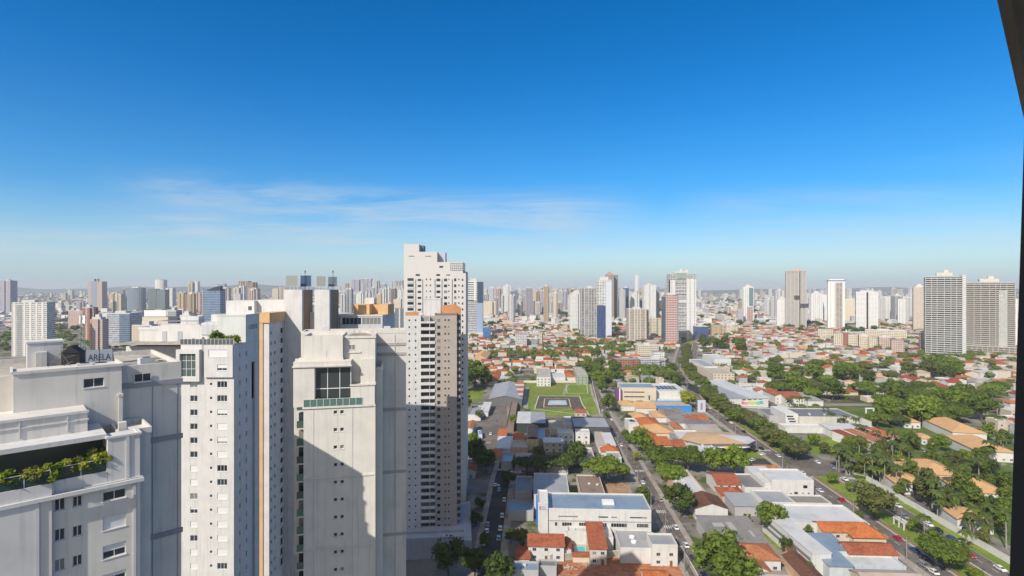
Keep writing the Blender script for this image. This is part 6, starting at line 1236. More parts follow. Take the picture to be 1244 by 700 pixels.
# --- low blocks in the middle distance
for i, (u0, u1, vt, vb, c, lb) in enumerate([(1013, 1024, 405, 421, 'cream', 'cream low flats, first of the low flats row'), (1024.5, 1031, 404, 422, 'brick red', 'low flats with a red brick stair front'), (1031, 1042, 406, 423, 'cream', 'cream low flats with ribbon windows'), (1044, 1055, 408, 424, 'cream', 'cream gabled low flats'), (1056, 1066, 410, 426, 'cream', 'pale yellow low flats beside a tree'), (1068, 1083, 410, 427, 'pinkish', 'peach low flats with stepped front'), (1083, 1098, 413, 429, 'pinkish', 'lower peach low flats with balconies'), (1118, 1126, 405, 426, 'pinkish', 'narrow salmon flats leaning on the slatted tower'),
        (994, 1012, 400, 412, 'cream', 'long cream flats behind the low flats row'), (1052, 1100, 402, 413, 'cream', 'long low cream school building behind the peach flats'), (866, 880, 395, 408, 'sand', 'sandy low flats left of the dark trees'), (882, 896, 394, 406, 'cream', 'cream low flats beside the sandy ones'), (626, 640, 406, 420, 'pale grey', 'grey-white cubic office among trees'), (646, 656, 412, 423, 'grey', 'small dark fronted shop block among trees'), (655, 660, 404, 420, 'cream', 'small yellow cream tower among the houses'), (775, 800, 420, 432, 'cream', 'pale cream flat building among eastern houses'), (747, 777, 437, 448, 'brick red', 'long building with crimson upper wall'), (778, 810, 437, 448, 'lilac grey', 'long lilac grey flat building'), (794, 808, 428, 437, 'white', 'white cube building above the lilac grey one')]):
    tw(u0, u1, vt, vb, c, lb, ('box', 'step', 'cut')[i % 3], ('none', 'block')[i % 2], 16, bay=3, ww=.55, wh=.45, name='apartment_block', group='low blocks in the middle distance')
# ---------------------------------------------------------------- cars, poles, people and other street things
def carmesh():
    prof = [(-2.1,.35),(2.1,.35),(2.15,.62),(2.05,.82),(1.15,.95),(.55,1.42),(-1.05,1.45),(-1.75,1.0),(-2.1,.92),(-2.18,.6)]
    def ext(P, w0, w1f, z=None):
        mb = MB(); n = len(P); L = [(x, -w1f(zz), zz) for x, zz in P]; Rr = [(x, w1f(zz), zz) for x, zz in P]
        mb.add(L+Rr, [tuple(range(n-1,-1,-1))[::-1], tuple(range(2*n-1,n-1,-1))]+[(i, n+i, n+(i+1)%n, (i+1)%n) for i in range(n)]); return mb
    body = ext(prof, .86, lambda z: .88 if z < .96 else .88-(z-.96)*.42)
    g = MB(); hw = lambda z: .89-(z-.96)*.42
    def q(a, b, off=.012): return None
    for s in (-1, 1):
        P = [(1.0,1.0),(.52,1.36),(-1.0,1.39),(-1.5,1.04)]; vs = [(x, s*(hw(z)+.004), z) for x, z in P]; g.add(vs, [(0,1,2,3) if s > 0 else (3,2,1,0)])
    g.add([(1.13,-.78,.985),(1.13,.78,.985),(.60,.66,1.40),(.60,-.66,1.40)], [(0,1,2,3)]); g.add([(-1.76,-.78,1.02),(-1.76,.78,1.02),(-1.1,.64,1.445),(-1.1,-.64,1.445)], [(3,2,1,0)])
    for v in range(len(g.v)):
        x, y, z = g.v[v]
        if abs(y) < .8 and x > .5 and v >= 8: g.v[v] = (x+.02, y, z+.015)
        if x < -1.05 and v >= 8: g.v[v] = (x-.02, y, z+.015)
    wh = MB().bar((0,-.1,.32),(0,.1,.32), .32, 14); lt = MB().box(2.1,2.17,-.78,-.45,.62,.78); lr = MB().box(2.1,2.17,.45,.78,.62,.78)
    return body, g, wh, (lt, lr)
cb, cg, cw, (cl, cr_) = carmesh()
CARM = dict(body=cb.mesh('body', white_p), glass=cg.mesh('windows', glass_d), wheel=cw.mesh('wheel', dark), hl=cl.mesh('headlight', plain((.8,.8,.75), .2)), hr=cr_.mesh('headlight', plain((.8,.8,.75), .2)))
PAINT = {'white': plain((.75,.75,.75), .25, var=.02), 'silver': plain((.42,.43,.45), .25, .5, .5, var=.02), 'black': plain((.012,.012,.014), .2, var=.02), 'dark grey': plain((.08,.085,.09), .25, var=.02), 'red': plain((.45,.02,.03), .25, var=.02), 'blue': plain((.04,.09,.25), .25, var=.02), 'beige': plain((.42,.36,.27), .3, var=.02)}
def car(x, y, col, rz, where):
    t = thing('parked_car' if 'parked' in where else 'car', f'{col} car {where}', 'car', (x, y, .03), rz, 'cars on the streets')
    b = link('body', CARM['body'], t); b.material_slots[0].link = 'OBJECT'; b.material_slots[0].material = PAINT[col]
    link('window_glass', CARM['glass'], t)
    for wx in (-1.32, 1.32):
        for wy in (-.78, .78): link('wheel', CARM['wheel'], t, (wx, wy, 0))
    link('headlight', CARM['hl'], t); link('headlight', CARM['hr'], t)
UP = pi/2-.042
for off, y, c in ((-2.4, 262, 'red'), (-7.6, 250, 'dark grey'), (-2.2, 222, 'red'), (-2.3, 212, 'blue'), (-2.6, 207, 'dark grey'), (-6.9, 201, 'silver'), (-6.8, 196, 'white'), (-7.2, 190, 'black'), (-2.5, 330, 'white'), (-6.6, 345, 'black'), (-6.8, 356, 'silver'), (-2.6, 300, 'white'), (-2.4, 385, 'black'), (-2.5, 410, 'white'), (-6.9, 430, 'silver'), (-2.4, 460, 'white'), (-6.8, 274, 'white'), (-6.9, 283, 'blue')):
    car(xat(AV, y)+off, y, c, UP, 'on the near carriageway of the avenue')
for off, y, c in ((20.2, 272, 'black'), (20.2, 266.5, 'white'), (20.3, 261, 'red'), (20.2, 255, 'white'), (20.2, 235, 'white'), (20.1, 229, 'black'), (20.2, 222, 'blue'), (16.4, 208, 'red'), (19.6, 198, 'white'), (20.2, 193, 'silver'), (15.0, 243, 'silver'), (15.2, 290, 'white'), (19.5, 345, 'black'), (15.2, 352, 'white'), (19.6, 372, 'silver'), (15.1, 400, 'dark grey'), (19.8, 420, 'white'), (15.3, 318, 'white'), (19, 309, 'silver')):
    car(xat(AV, y)+off, y, c, UP+pi, 'on the far carriageway of the avenue')
for off, y, c in ((-1.9, 219, 'black'), (1.8, 232, 'white'), (1.7, 216, 'white'), (1.9, 201, 'silver'), (1.7, 206, 'dark grey'), (2.2, 262, 'beige'), (-1.8, 285, 'white'), (1.9, 330, 'silver'), (-2, 352, 'white'), (1.8, 344, 'dark grey'), (-2.1, 395, 'red'), (2, 420, 'white'), (-2, 450, 'white')):
    car(xat(S2, y)+off, y, c, UP, 'parked along the narrow street')
for off, y, c in ((2.8, 262, 'white'), (2.8, 244, 'white'), (-2.9, 235, 'silver'), (2.8, 231, 'white'), (-2.8, 228.5, 'white'), (-2.9, 218, 'white'), (-.6, 275, 'silver'), (-2.8, 283, 'dark grey'), (2.7, 222, 'silver')):
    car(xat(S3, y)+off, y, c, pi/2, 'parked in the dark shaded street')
for i, (u, v, c) in enumerate([(598+i*2.6, 487, ('white', 'silver', 'dark grey', 'white', 'black')[i]) for i in range(5)]+[(602, 512, 'silver'), (596, 528, 'white')]): car(*G(u, v), c, pi/2, 'parked in the school car park')
for u, v, c in ((914, 560, 'white'), (905, 545, 'silver'), (918, 549, 'black'), (927, 553, 'white'), (911, 535, 'white')): car(*G(u, v), c, .6, 'parked on the showroom forecourt')
for i in range(9): car(*G(1056+i*9, 517+i*4.2), ('white', 'black', 'silver', 'white', 'dark grey')[i % 5], pi/2+.3, 'parked inside the estate wall')
for i in range(4): car(*G(622+i*5, 576), ('white', 'silver', 'white', 'dark grey')[i], 0, 'parked in the shaded school yard')
car(*G(602, 591), 'white', .1, 'crossing the shaded dirt verge'); 
bx, by = G(583, 531); t = thing('bus', 'white and blue coach parked at the school car park edge', 'bus', (bx, by, 0), pi/2+.12, None)
MB().box(-6, 6, -1.25, 1.25, .5, 3.2).obj('body', plain((.62,.66,.74), .3), t); MB().box(-5.6, 5.7, -1.27, 1.27, 1.7, 2.6).obj('window_glass', glass_b, t); MB().box(-5.0, 3.5, -.9, .9, 3.2, 3.45).obj('roof_unit', plain((.2,.3,.5), .5), t); MB().box(6.0, 6.03, -1.1, 1.1, 1.3, 2.8).obj('windscreen', glass_d, t)
for x in (-3.8, 3.9):
    for y in (-1.05, 1.05): MB().bar((x, y-.15, .5), (x, y+.15, .5), .5, 14).obj('wheel', dark, t)
def lamp(x, y, h, arms, label, group='street lamps'):
    t = thing('street_lamp', label, 'street lamp', (x, y, 0), 0, group); MB().bar((0,0,0), (0,0,h), .13, 8, .07).bar((0,0,0),(0,0,.5), .2, 8).obj('pole', metal, t)
    for s in arms: MB().bar((0,0,h-.1), (s*1.8,0,h+.35), .05).obj('arm', metal, t); MB().box(s*1.8-.45, s*1.8+.45, -.16, .16, h+.28, h+.44).obj('lamp_head', plain((.5,.5,.5), .4), t)
for i, y in enumerate((198, 232, 268, 345, 380, 415, 450, 490, 530, 575)): lamp(xat(AV, y)+6.2, y, 10.5, (-1, 1), 'double armed lamp on the avenue median')
WIRE = []
def upole(x, y, label):
    t = thing('utility_pole', label, 'utility pole', (x, y, 0), 0, 'utility poles'); MB().bar((0,0,0), (0,0,9.5), .17, 8, .11).obj('pole', conc, t); MB().box(-1.1, 1.1, -.06, .06, 8.7, 8.85).box(-.8, .8, -.06, .06, 7.8, 7.92).obj('crossarm', bark, t); MB().bar((.3,-.3,7.0),(.3,-.3,7.7), .22, 10).obj('transformer', metal, t)
    return x, y
ws = [upole(xat(S2, y)-4.6, y, 'concrete utility pole along the narrow street') for y in (196, 224, 252, 284, 318, 350, 384, 420, 456)]
def wires(ws, label):
    t = thing('overhead_cable', label, 'cable', (*ws[0], 0)); mb = MB()
    for (a, b), (c, d) in zip(ws, ws[1:]):
        for off, z in ((-1, 8.85), (0, 8.85), (1, 8.85), (-.6, 7.9), (.5, 7.2)):
            P = [(a-ws[0][0]+(c-a)*k/4+off, b-ws[0][1]+(d-b)*k/4, z-.5*sin(pi*k/4)) for k in range(5)]
            for p, q_ in zip(P, P[1:]): mb.bar(p, q_, .022, 3)
    mb.obj('cable', dark, t)
wires(ws, 'bundle of sagging cables between poles of the narrow street')
ws = [upole(xat(AV, y)-11, y, 'concrete utility pole beside the near carriageway') for y in (204, 238, 272, 306, 342, 378, 414)]; wires(ws, 'bundle of sagging cables along the near side of the avenue')
for i, (x, y) in enumerate((G(638, 455), G(660, 455), G(725, 441), G(712, 505))): lamp(x, y, 13, (-1,), 'tall floodlight mast near the sports field')
lamp(*G(738, 436), 24, (-1, 1), 'very tall mast rising among the houses', None); lamp(*G(699, 441), 20, (1,), 'tall thin mast behind the sports field', None)
t = thing('bus_shelter', 'white pergola shelter on the avenue median', 'shelter', (xat(AV, 233)+7, 233, .13), 1.53)
for x in (-3.2, 0, 3.2):
    for y in (-1.2, 1.2): MB().box(x-.2, x+.2, y-.2, y+.2, 0, 2.7).obj('pillar', W1, t)
mb = MB(); mb.box(-3.6, 3.6, -1.4, -1.0, 2.7, 3.0).box(-3.6, 3.6, 1.0, 1.4, 2.7, 3.0)
for i in range(8): mb.box(-3.5+i*.97, -3.3+i*.97, -1.6, 1.6, 3.0, 3.15)
mb.obj('roof_beam', W1, t)
px_, py_ = G(671, 690); t = thing('parasol', 'white square parasol over the shaded yard', 'parasol', (px_-3, py_-1, 0)); MB().bar((0,0,0),(0,0,3.2),.05).obj('pole', dark, t); MB().add([(-1.8,-1.8,2.5),(1.8,-1.8,2.5),(1.8,1.8,2.5),(-1.8,1.8,2.5),(0,0,3.3)], [(0,1,4),(1,2,4),(2,3,4),(3,0,4)]).obj('canopy', white_p, t)
x, y = G(690, 674); t = thing('tarpaulin', 'bright blue tarpaulin stretched beside the row house', 'tarpaulin', (x, y, 0)); MB().add([(-2.4,-1.6,2.4),(2.4,-1.6,2.3),(2.4,1.6,2.8),(-2.4,1.6,2.9),(0,0,2.3)], [(0,1,4),(1,2,4),(2,3,4),(3,0,4)]).obj('sheet', plain((.03,.16,.5), .4), t)
f = MB()
for sx in (-2.3, 2.3):
    for sy in (-1.5, 1.5): f.bar((sx,sy,0),(sx,sy,2.5),.05)
f.obj('post', metal, t)
x, y = G(908, 625); t = thing('tarpaulin', 'dark green tarpaulin hanging beside the grey sheet roof', 'tarpaulin', (x, y, 0)); MB().add([(-2,-.5,.3),(2,-.8,.2),(2,1.6,4.0),(-2,1.4,4.2)], [(0,1,2,3)]).obj('sheet', plain((.01,.25,.13), .5), t); MB().bar((-2,1.5,0),(-2,1.5,4.2),.06).bar((2,1.7,0),(2,1.7,4.1),.06).obj('post', metal, t)
for i, (u, v, c, lb) in enumerate(((690, 690, 'white', 'heap of pale rubble on the red earth lot'), (712, 687, 'grey', 'scatter of concrete scraps on the red earth lot'), (806, 687, 'grey', 'pale plank pile on the red earth lot'), (673, 698, 'white', 'white sacks at the lot corner'))):
    x, y = G(u, v); rr = random.Random(i); mb = MB()
    for k in range(22): a, b, s = rr.gauss(0, 1.3), rr.gauss(0, .8), rr.uniform(.15,.5); blob(mb, (a, b, s*.3), s, rr)
    o = mb.obj('rubble_heap', stain, loc=(x, y, .012)); tag(o, lb, 'rubble'); o['kind'] = 'stuff'
def person(x, y, rz, top, low, label):
    t = thing('person', label, 'person', (x, y, .14), rz)
    V = [(0,0,.92),(0,0,1.15),(0,0,1.38),(0,0,1.5),(0,.01,1.62),(.18,0,1.36),(.23,.02,1.1),(.22,.14,.9),(-.18,0,1.36),(-.23,0,1.1),(-.22,.06,.86),(.09,0,.86),(.1,.1,.48),(.1,.06,.07),(.1,.2,.03),(-.09,0,.86),(-.1,-.06,.48),(-.1,-.16,.08),(-.1,-.02,.03)]
    Rr = [.14,.13,.15,.055,.1,.06,.045,.035,.06,.045,.035,.1,.065,.045,.035,.1,.065,.045,.035]
    E = [(0,1),(1,2),(2,3),(3,4),(2,5),(5,6),(6,7),(2,8),(8,9),(9,10),(0,11),(11,12),(12,13),(13,14),(0,15),(15,16),(16,17),(17,18)]
    def grow(name, vs, k, m):
        idx = {v: i for i, v in enumerate(vs)}; me = bpy.data.meshes.new(name); me.from_pydata([V[v] for v in vs], [(idx[a], idx[b]) for a, b in E if a in idx and b in idx], []); me.materials.append(m)
        o = link(name, me, t); md = o.modifiers.new('skin', 'SKIN'); 
        if not me.skin_vertices: return
        for i, v in enumerate(vs): me.skin_vertices[0].data[i].radius = (Rr[v]*k, Rr[v]*k*.8)
        me.skin_vertices[0].data[0].use_root = True; o.modifiers.new('sub', 'SUBSURF').levels = 1
    grow('body', list(range(19)), 1.0, plain((.35,.2,.13), .6)); grow('shirt', [0,1,2,5,6,8,9], 1.18, plain(top, .8)); grow('trousers', [0,11,12,13,15,16,17], 1.16, plain(low, .8))
    mb = MB(); blob(mb, (0,-.03,1.68), .115, random.Random(1)); mb.obj('hair', dark, t)
person(*G(1126, 694), .3, (.6,.42,.45), (.02,.02,.025), 'person in pale pink top and black trousers on the avenue pavement')

# ---------------------------------------------------------------- trees placed from the picture
for u, v, wpx, kind, col, lb in [
    (740, 500, 19, 'round', 'deep green', 'round dark tree below the violet college corner'), (762, 515, 10, 'round', 'dark green', 'upper dark tree of the street tree row'), (768, 521, 10, 'round', 'dark green', 'middle dark tree of the street tree row'), (759, 533, 10, 'round', 'deep green', 'lower small tree of the street tree row'), (764, 540, 11, 'round', 'deep green', 'lowest small tree of the street tree row'), (779, 551, 27, 'round', 'bright green', 'perfectly round bright tree beside orange roofs'),
    (803, 572, 44, 'wide', 'deep green', 'broad dark tree of the big mass by the orange roofs'), (836, 573, 44, 'wide', 'deep green', 'broad tree at the showroom end of the big mass'), (816, 590, 36, 'wide', 'bright green', 'bright lower tree of the big mass above the dark round one'), (806, 581, 20, 'round', 'bright green', 'small bright tree at the street edge of the big mass'), (827, 628, 36, 'round', 'dark green', 'big dark round tree overhanging the narrow street'),
    (868, 577, 30, 'round', 'bright green', 'bright bushy tree in front of the showroom awning'), (893, 578, 32, 'round', 'bright green', 'bright bushy tree beside the forecourt'), (735, 588, 50, 'wide', 'bright green', 'huge spreading tree at the edge of the tower shadow'), (757, 583, 17, 'round', 'bright green', 'small yellowish tree beside the huge spreading tree'), (781, 614, 20, 'round', 'deep green', 'small round tree at the bend of the narrow street'),
    (876, 716, 60, 'round', 'deep green', 'largest leafy tree at the bottom of the narrow street'), (905, 716, 38, 'round', 'bright green', 'bright tree right behind the largest leafy tree'), (937, 650, 36, 'round', 'deep green', 'round deep green garden tree beside the white warehouse'), (955, 658, 17, 'round', 'yellow green', 'lime yellow garden tree beside the lawn'), (963, 666, 17, 'round', 'yellow green', 'second lime yellow garden tree by the lawn'), (958, 676, 22, 'round', 'dark green', 'dark garden bush at the foot of the lawn'), (982, 662, 13, 'tall', 'deep green', 'slim tree against the white warehouse wall'), (866, 668, 9, 'tall', 'dark green', 'thin cypress beside the weathered grey roof'), (858, 662, 12, 'open', 'olive green', 'thin olive tree by the pavement of the narrow street'), (907, 640, 9, 'tall', 'deep green', 'small upright tree beside the green tarpaulin'), (888, 690, 14, 'round', 'yellow green', 'lime bush beside the mottled roof'),
    (632, 668, 22, 'open', 'olive green', 'pale bamboo clump in the sunlit corner by the row house'), (835, 496, 19, 'round', 'yellow green', 'pale yellow green tree left of the pylon sign'),
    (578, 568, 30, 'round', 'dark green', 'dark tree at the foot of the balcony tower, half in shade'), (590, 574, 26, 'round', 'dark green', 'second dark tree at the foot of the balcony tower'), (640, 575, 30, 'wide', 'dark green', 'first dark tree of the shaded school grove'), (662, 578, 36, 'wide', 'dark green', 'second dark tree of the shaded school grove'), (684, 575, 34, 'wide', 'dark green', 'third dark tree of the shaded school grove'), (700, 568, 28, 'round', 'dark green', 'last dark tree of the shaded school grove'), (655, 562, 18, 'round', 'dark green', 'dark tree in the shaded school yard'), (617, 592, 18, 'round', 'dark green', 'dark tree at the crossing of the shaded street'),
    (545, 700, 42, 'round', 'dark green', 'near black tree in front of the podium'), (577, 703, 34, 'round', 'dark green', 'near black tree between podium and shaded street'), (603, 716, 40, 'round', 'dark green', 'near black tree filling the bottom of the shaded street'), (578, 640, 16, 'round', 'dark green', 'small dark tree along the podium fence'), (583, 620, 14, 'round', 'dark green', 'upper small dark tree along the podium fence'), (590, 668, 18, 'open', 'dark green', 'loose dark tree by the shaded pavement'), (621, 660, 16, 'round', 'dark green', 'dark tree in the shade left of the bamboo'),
    (566, 502, 14, 'tall', 'deep green', 'upright dark tree beside the small lawn'), (582, 511, 11, 'open', 'deep green', 'thin ragged tree over the school car park'), (577, 471, 30, 'round', 'deep green', 'bushy tree behind the small lawn'), (566, 476, 24, 'round', 'dark green', 'dark tree against the balcony tower behind the lawn'), (590, 470, 16, 'round', 'deep green', 'tree left of the sports hall gable'), (567, 451, 16, 'round', 'bright green', 'bright tree touching the balcony tower'), (625, 517, 12, 'round', 'bright green', 'bright bush beside the walkway roof'), (574, 541, 14, 'round', 'bright green', 'bright bush at the car park corner'),
    (1062, 633, 40, 'round', 'olive green', 'single round olive tree on the avenue median'), (1148, 692, 54, 'wide', 'deep green', 'broad dark tree on the median near the bottom corner'), (1135, 680, 30, 'open', 'deep green', 'loose dark tree on the median beside the broad one'), (1043, 634, 12, 'round', 'deep green', 'small round pavement tree by the warehouse'),
    (984, 700, 14, 'open', 'olive green', 'pale bush at the pool terrace edge'), (737, 508, 7, 'round', 'bright green', 'little tree at the corner of the sports field'), (773, 560, 10, 'round', 'yellow green', 'small yellowish verge tree'), (728, 470, 18, 'round', 'bright green', 'bright tree at the upper corner of the field street'), (731, 478, 14, 'round', 'deep green', 'tree by the kerb of the field street')]:
    treeuv(u, v, wpx, kind, col, lb)
rt = random.Random(21)
for i, y in enumerate([*range(322, 560, 13), *range(566, 900, 17)]):
    tree(xat(AV, y)+rt.uniform(3.5, 9), y, rt.uniform(13, 17) if y < 570 else rt.uniform(11, 15), rt.uniform(10, 13), rt.choice(('round', 'wide', 'round')), ('olive green', 'deep green', 'olive green')[i % 3], 'in the avenue median row')
for i, y in enumerate((560, 580, 603, 628, 650, 676, 705, 735, 770, 640, 662, 690)): tree(xat(S2, y)+rt.choice((-5.5, 6)), y, rt.uniform(9, 15), None, rt.choice(('round', 'wide')), rt.choice(('deep green', 'bright green')), 'along the street beyond the field')
for y_, o_ in ((228, 9), (256, 4), (272, 8), (284, 5), (190, 4)): tree(xat(AV, y_)+o_, y_, 4.5+.3*(y_ % 5), None, 'round', ('bright green', 'olive green')[y_ % 2], 'on the near part of the avenue median')
palm(xat(AV, 218)+6, 218, 'on the avenue median'); palm(xat(AV, 203)+5, 203, 'on the avenue median', .9); palm(xat(AV, 300)-11, 300, 'at the forecourt corner', .7)
k = 0
for y in range(188, 292, 5):
    if rt.random() < .55: palm(xat(AV, y)+rt.uniform(28.5, 36), y+rt.uniform(-2, 2), 'just inside the estate wall', rt.uniform(1.0, 1.45))
for y in range(338, 470, 8): palm(rt.uniform(239, 243), y, 'along the side road wall', rt.uniform(.9, 1.3))
for u, v, n, wv, where in ((1030, 572, 9, 16, 'in the crossing garden'), (1060, 585, 7, 14, 'in the crossing garden'), (1095, 560, 6, 16, 'in the estate garden'), (1180, 600, 8, 24, 'in the estate garden'), (1205, 560, 6, 14, 'in the estate garden'), (1210, 500, 6, 10, 'at the dark screen side of the estate'), (1190, 660, 6, 18, 'in the lowest estate garden')):
    for _ in range(n):
        x, y = G(u+rt.uniform(-wv, wv), v+rt.uniform(-wv*.6, wv*.6)); palm(x, y, where, rt.uniform(.95, 1.45))
for u in (1101, 1104, 1108): palm(*G(u, 463), 'in a row of tall pale trunks', 1.7)
def treeok(x, y): return not any(a-1 < x < b+1 and c-1 < y < d+1 for a, b, c, d in OCC)
def avx(x, y): return -13 < x-xat(AV, y) < 27
def grove(n, u0, u1, v0, v1, w0, w1, kinds, cols, where, seed):
    r = random.Random(seed); k = 0
    for _ in range(n*12):
        if k >= n: break
        u, v = r.uniform(u0, u1), v0+(v1-v0)*r.random()**.7; x, y = G(u, v)
        if not treeok(x, y) or avx(x, y) or abs(x-xat(S2, y)) < 4: continue
        w = r.uniform(w0, w1)
        if any((x-a)**2+(y-b)**2 < (w*.36+c*.3)**2 for a, b, c in TREES): continue
        tree(x, y, w, None, r.choice(kinds), r.choice(cols), where); k += 1
GREEN = ('deep green', 'bright green', 'olive green', 'bright green', 'deep green', 'dark green')
grove(28, 940, 1062, 443, 492, 13, 21, ('wide', 'round', 'wide'), GREEN, 'in the woodland beside the mansion', 1)
grove(38, 1060, 1218, 476, 520, 13, 22, ('wide', 'round', 'wide'), ('deep green', 'bright green', 'deep green', 'dark green'), 'in the woodland above the estate', 2)
grove(16, 1085, 1165, 440, 466, 12, 19, ('wide', 'round'), GREEN, 'below the slatted tower', 3)
grove(14, 838, 905, 414, 430, 12, 19, ('round', 'wide'), ('dark green', 'deep green'), 'below the sandy low flats', 4)
grove(44, 1085, 1226, 530, 668, 5, 10, ('round', 'open', 'tall', 'round'), GREEN, 'in the estate gardens', 5)
grove(24, 985, 1110, 534, 585, 4.5, 9, ('round', 'open', 'round'), GREEN+('yellow green',), 'in the crossing garden', 6)
grove(10, 720, 750, 440, 470, 9, 15, ('round', 'wide'), GREEN, 'near the field street corner', 7)
grove(18, 815, 842, 452, 470, 8, 14, ('round',), GREEN, 'between college and avenue', 8)
# ---------------------------------------------------------------- houses of the town that fill the blocks
def zone(x, y):
    u = UX(x, y); a = xat(AV, y) if y < 1250 else 9e9; s = xat(S2, y) if y < 1000 else xat(S2, 999)
    if y < 330: return 'by the narrow street' if abs(x-s) < 24 else ('by the dark street' if x < 20 else ('near the estate' if x > a else 'between narrow street and avenue'))
    if x > a:
        if u > 1150: return 'near the dark screen edge'
        if y > 760: return 'below the unfinished tower' if u < 1010 else 'before the low flats'
        return 'in the wooded quarter' if u > 940 else 'behind the long showroom'
    if x > s+8: return 'behind the college' if y > 540 else 'between narrow street and avenue'
    if y < 560: return 'around the school'
    if y < 700: return 'behind the sports field' if u > 625 else 'behind the sports hall'
    if y < 850: return 'in the red roof quarter' if u > 625 else 'near the balcony tower'
    return 'below the framed tower' if u > 680 else 'below the central cluster'
occ(xat(AV, 300)-14, xat(AV, 300)+28, 100, 420); occ(160, 206, 410, 500); occ(170, 222, 500, 600); occ(185, 250, 600, 700); occ(205, 300, 700, 870)
occ(61, 77, 100, 360); occ(66, 84, 360, 470); occ(70, 96, 470, 600); occ(84, 112, 600, 740)
occ(-17, 3, 100, 330); occ(fld[0][0]-8, 80, 432, 588); occ(-40, 8, 340, 492); occ(14, 66, 186, 214); occ(43, 60, 256, 292); occ(-52, -24, 440, 560)
occ(120, 158, 316, 400); occ(195, 340, 190, 478); occ(175, 200, 290, 345); occ(-60, 75, 306, 324)
for yy in (560, 610, 665, 725, 790, 870, 960): occ(-600, xat(AV, yy)-14, yy-4.5, yy+4.5)
for yy in (600, 680, 770): occ(xat(AV, yy)+26, 700, yy-4.5, yy+4.5)
ROOFS = [('brick red', 'brick red'), ('terracotta', 'terracotta'), ('orange', 'orange'), ('brick red', 'brick red'), ('dark red', 'dark red'), ('tan', 'tan'), ('white sheet', 'white'), ('grey sheet', 'grey'), ('white sheet', 'white'), ('screed', 'sandy'), ('weathered grey', 'weathered grey'), ('brown', 'brown')]
PALE = [('white sheet', 'white'), ('screed', 'sandy'), ('grey sheet', 'grey'), ('white sheet', 'white'), ('tan sheet', 'pale tan'), ('white sheet', 'white'), ('grey sheet', 'grey')]
beg = plaster((.52, .46, .38)); WALLS = [(wht, 'white'), (wht, 'white'), (crm, 'cream'), (gry, 'grey'), (beg, 'beige')]
MASS = []; rh = random.Random(77); cand = []
for yr in range(196, 1420, 16):
    x = -620 if yr > 700 else -60
    xmax = 622/650*yr*1.02
    while x < xmax:
        w = rh.uniform(8, 15); cand.append((x+w/2+rh.uniform(-.6,.6), yr+rh.uniform(-1.5,1.5), w, rh.uniform(8, 12.5))); x += w+rh.uniform(.8, 3.2)
nh = sum(1 for o in LBL if o.name.split('.')[0] == 'house')
for x, y, w, d in cand:
    u = UX(x, y)
    if (u < 566 and y < 900) or u < -5 or not free(x-w/2, x+w/2, y, y+d) or avx(x, y): continue
    in_wood = any((x-a)**2+(y+d/2-b)**2 < (c*.42+3)**2 for a, b, c in TREES) if y < 820 else False
    if in_wood or rh.random() < .3: continue
    rf, rn = rh.choice(ROOFS[:7] if 565 < u < 730 and 560 < y < 840 and rh.random() < .72 else ROOFS+PALE); wl, wn = rh.choice(WALLS)
    if rf in ('white sheet', 'grey sheet', 'screed', 'weathered grey'): kind = rh.choice(('flat', 'flat', 'shed'))
    else: kind = rh.choice(('hip', 'hip', 'gable_x', 'gable_y'))
    h = rh.choice((3.2, 3.6, 4.2, 6.2)) if kind != 'flat' else rh.choice((3.4, 4.2, 6.4, 7.0)); rz = rh.uniform(-.09, .0)
    kn = {'flat': 'flat', 'shed': 'lean-to', 'hip': 'hip', 'gable_x': 'gable', 'gable_y': 'front gable'}[kind]
    if nh < 298 and y < 900:
        house(x, y, w, d, h, kind, wl, RT[rf], f'{wn} {"two storey " if h > 5 else ""}house with {rn} {kn} roof {zone(x, y)}', rz=rz, ac=rh.choice((0, 1, 1, 2, 3)) if kind == 'flat' else 0, tank=1 if rh.random() < .22 else 0, detail=1 if y < 420 else 0, storeys=2 if h > 5 else 1); nh += 1
    else: MASS.append((x, y, w, d, h, kind, WALLS.index((wl, wn)) if False else [q[1] for q in WALLS].index(wn), ([q[0] for q in ROOFS]+['tan sheet']).index(rf) % 12, rz)); occ(x-w/2, x+w/2, y, y+d)
for _ in range(5200):                                 # farther out the roofs read as one mass
    y = 1400*(rh.random()*.93+.07)**-.62; y = min(y, 7500); x = rh.uniform(-.98, .98)*y
    w, d = rh.uniform(9, 20)*(1+y/5200), rh.uniform(9, 16)*(1+y/5200)
    if y < 2300 and not free(x-w/2, x+w/2, y, y+d): continue
    MASS.append((x, y, w, d, rh.uniform(3, 8) if rh.random() < .85 else rh.uniform(9, 22), rh.choice(('flat', 'hip', 'flat', 'gable_x')), rh.choice((0, 1, 2, 3, 0, 0)), rh.choice((0, 1, 2, 5, 6, 6, 6, 7, 8, 8, 9, 9, 10, 6)), rh.uniform(-.5, .5)))
ml = [q[0] for q in WALLS]+[RT[q[0]] for q in ROOFS]; mb = MB()
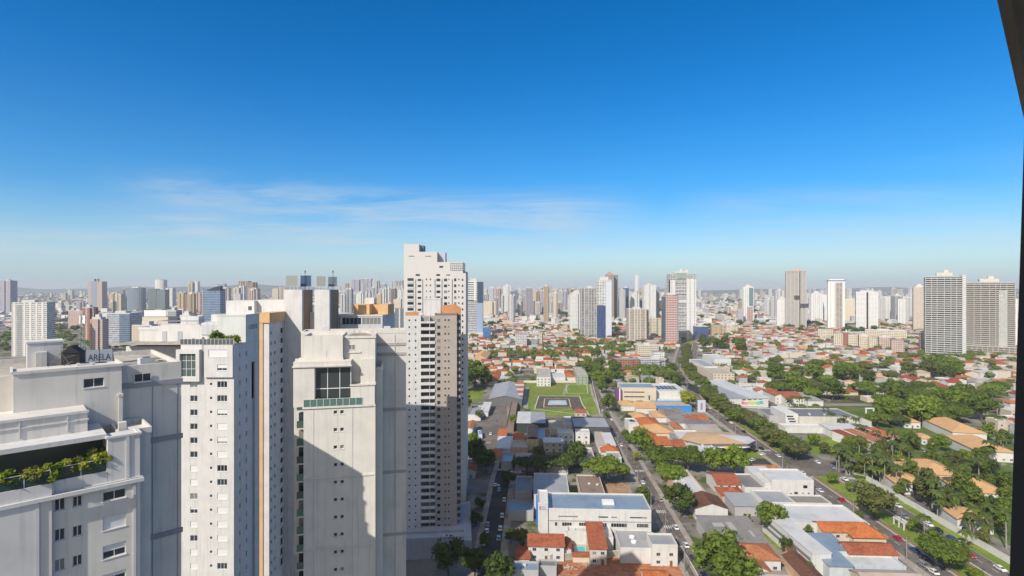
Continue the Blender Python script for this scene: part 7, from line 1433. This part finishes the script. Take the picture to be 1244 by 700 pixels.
for x, y, w, d, h, kind, wi, ri, rz in MASS:
    c, s = cos(rz), sin(rz); T = lambda a, b, z: (x+a*c-b*s, y+a*s+b*c, z); a = w/2
    vs = [T(-a,0,0),T(a,0,0),T(a,d,0),T(-a,d,0),T(-a,0,h),T(a,0,h),T(a,d,h),T(-a,d,h)]
    mb.add(vs, [(0,1,5,4),(1,2,6,5),(2,3,7,6),(3,0,4,7)], wi)
    o = .4; r = min(w, d)*.2; P = [T(-a-o,-o,h),T(a+o,-o,h),T(a+o,d+o,h),T(-a-o,d+o,h)]
    if kind in ('flat', 'shed'): mb.add([T(-a,0,h),T(a,0,h),T(a,d,h),T(-a,d,h)], [(0,1,2,3)], 5+ri); 
    else:
        k = d/2 if kind == 'hip' else 0; k = min(k, a*.95)
        mb.add(P+[T(-a-o+k,d/2,h+r),T(a+o-k,d/2,h+r)], [(0,1,5,4),(2,3,4,5),(1,2,5),(3,0,4)], 5+ri)
struct(mb.obj('far_houses', ml), 'stuff')['label'] = 'dense spread of small far houses reaching to the horizon'
# far trees between them
def far_trees(n, y0, y1, seed, name, lm, wmin, wmax, patch):
    r = random.Random(seed); mb = MB(); cs = [(r.uniform(-.95,.95), r.uniform(0,1)) for _ in range(patch)]
    for _ in range(n):
        if r.random() < .6: cx, cy = r.choice(cs); t = min(1, max(0, cy+r.gauss(0,.035))); q = cx+r.gauss(0,.05)
        else: t = r.random(); q = r.uniform(-.97,.97)
        y = y0*(y1/y0)**t; x = q*y; w = r.uniform(wmin, wmax)*(1+y/4500)
        if not treeok(x, y) and (y < 600 or (y < 2300 and r.random() < .35)): continue
        if UX(x, y) < 560 and y < 850: continue
        if avx(x, y) and y < 1000: continue
        for k in range(3 if y < 2500 else 2):
            p = (x+r.uniform(-.3,.3)*w, y+r.uniform(-.3,.3)*w, w*r.uniform(.34,.55)); blob(mb, p, w*.33, r, 0, .7)
            if y < 2000: leaves(mb, p, w*.36, 26, w*.06+.1, r, .7)
    o = struct(mb.obj(name, lm), 'stuff'); o['label'] = 'scattered far tree crowns among the houses of the town'
far_trees(2500, 530, 1400, 31, 'far_trees', LEAF['deep green'], 6, 11, 26); far_trees(1500, 1200, 7500, 32, 'far_trees', LEAF['dark green'], 9, 16, 60); far_trees(1300, 530, 1400, 33, 'far_trees', LEAF['olive green'], 5, 10, 20)
r = random.Random(8); mb = MB()                       # low garden growth between the near houses
for _ in range(1500):
    y = r.uniform(200, 720); x = r.uniform(-30, 620)
    if x > .96*y or not treeok(x, y) or avx(x, y) or abs(x-xat(S2, y)) < 6: continue
    w = r.uniform(1.0, 2.6); p = (x, y, w*.35); blob(mb, p, w*.5, r, 0, .8); leaves(mb, p, w*.55, 26, .28, r)
struct(mb.obj('garden_shrubbery', LEAF['deep green']), 'stuff')['label'] = 'low garden shrubs scattered between the near houses'
# ---------------------------------------------------------------- air
hz = bpy.data.materials.new('haze'); hz.use_nodes = True; nt = hz.node_tree; nt.nodes.remove(nt.nodes['Principled BSDF'])
pv = nt.nodes.new('ShaderNodeVolumePrincipled'); pv.inputs['Color'].default_value = (.93, .96, 1, 1); pv.inputs['Density'].default_value = 8.5e-5; pv.inputs['Anisotropy'].default_value = 0.0
nt.links.new(pv.outputs[0], nt.nodes['Material Output'].inputs['Volume'])
hm = MB().box(-17500, 17500, -2500, 17500, -3, 190).mesh('haze', hz); struct(link('haze', hm), 'stuff')
finish_labels()
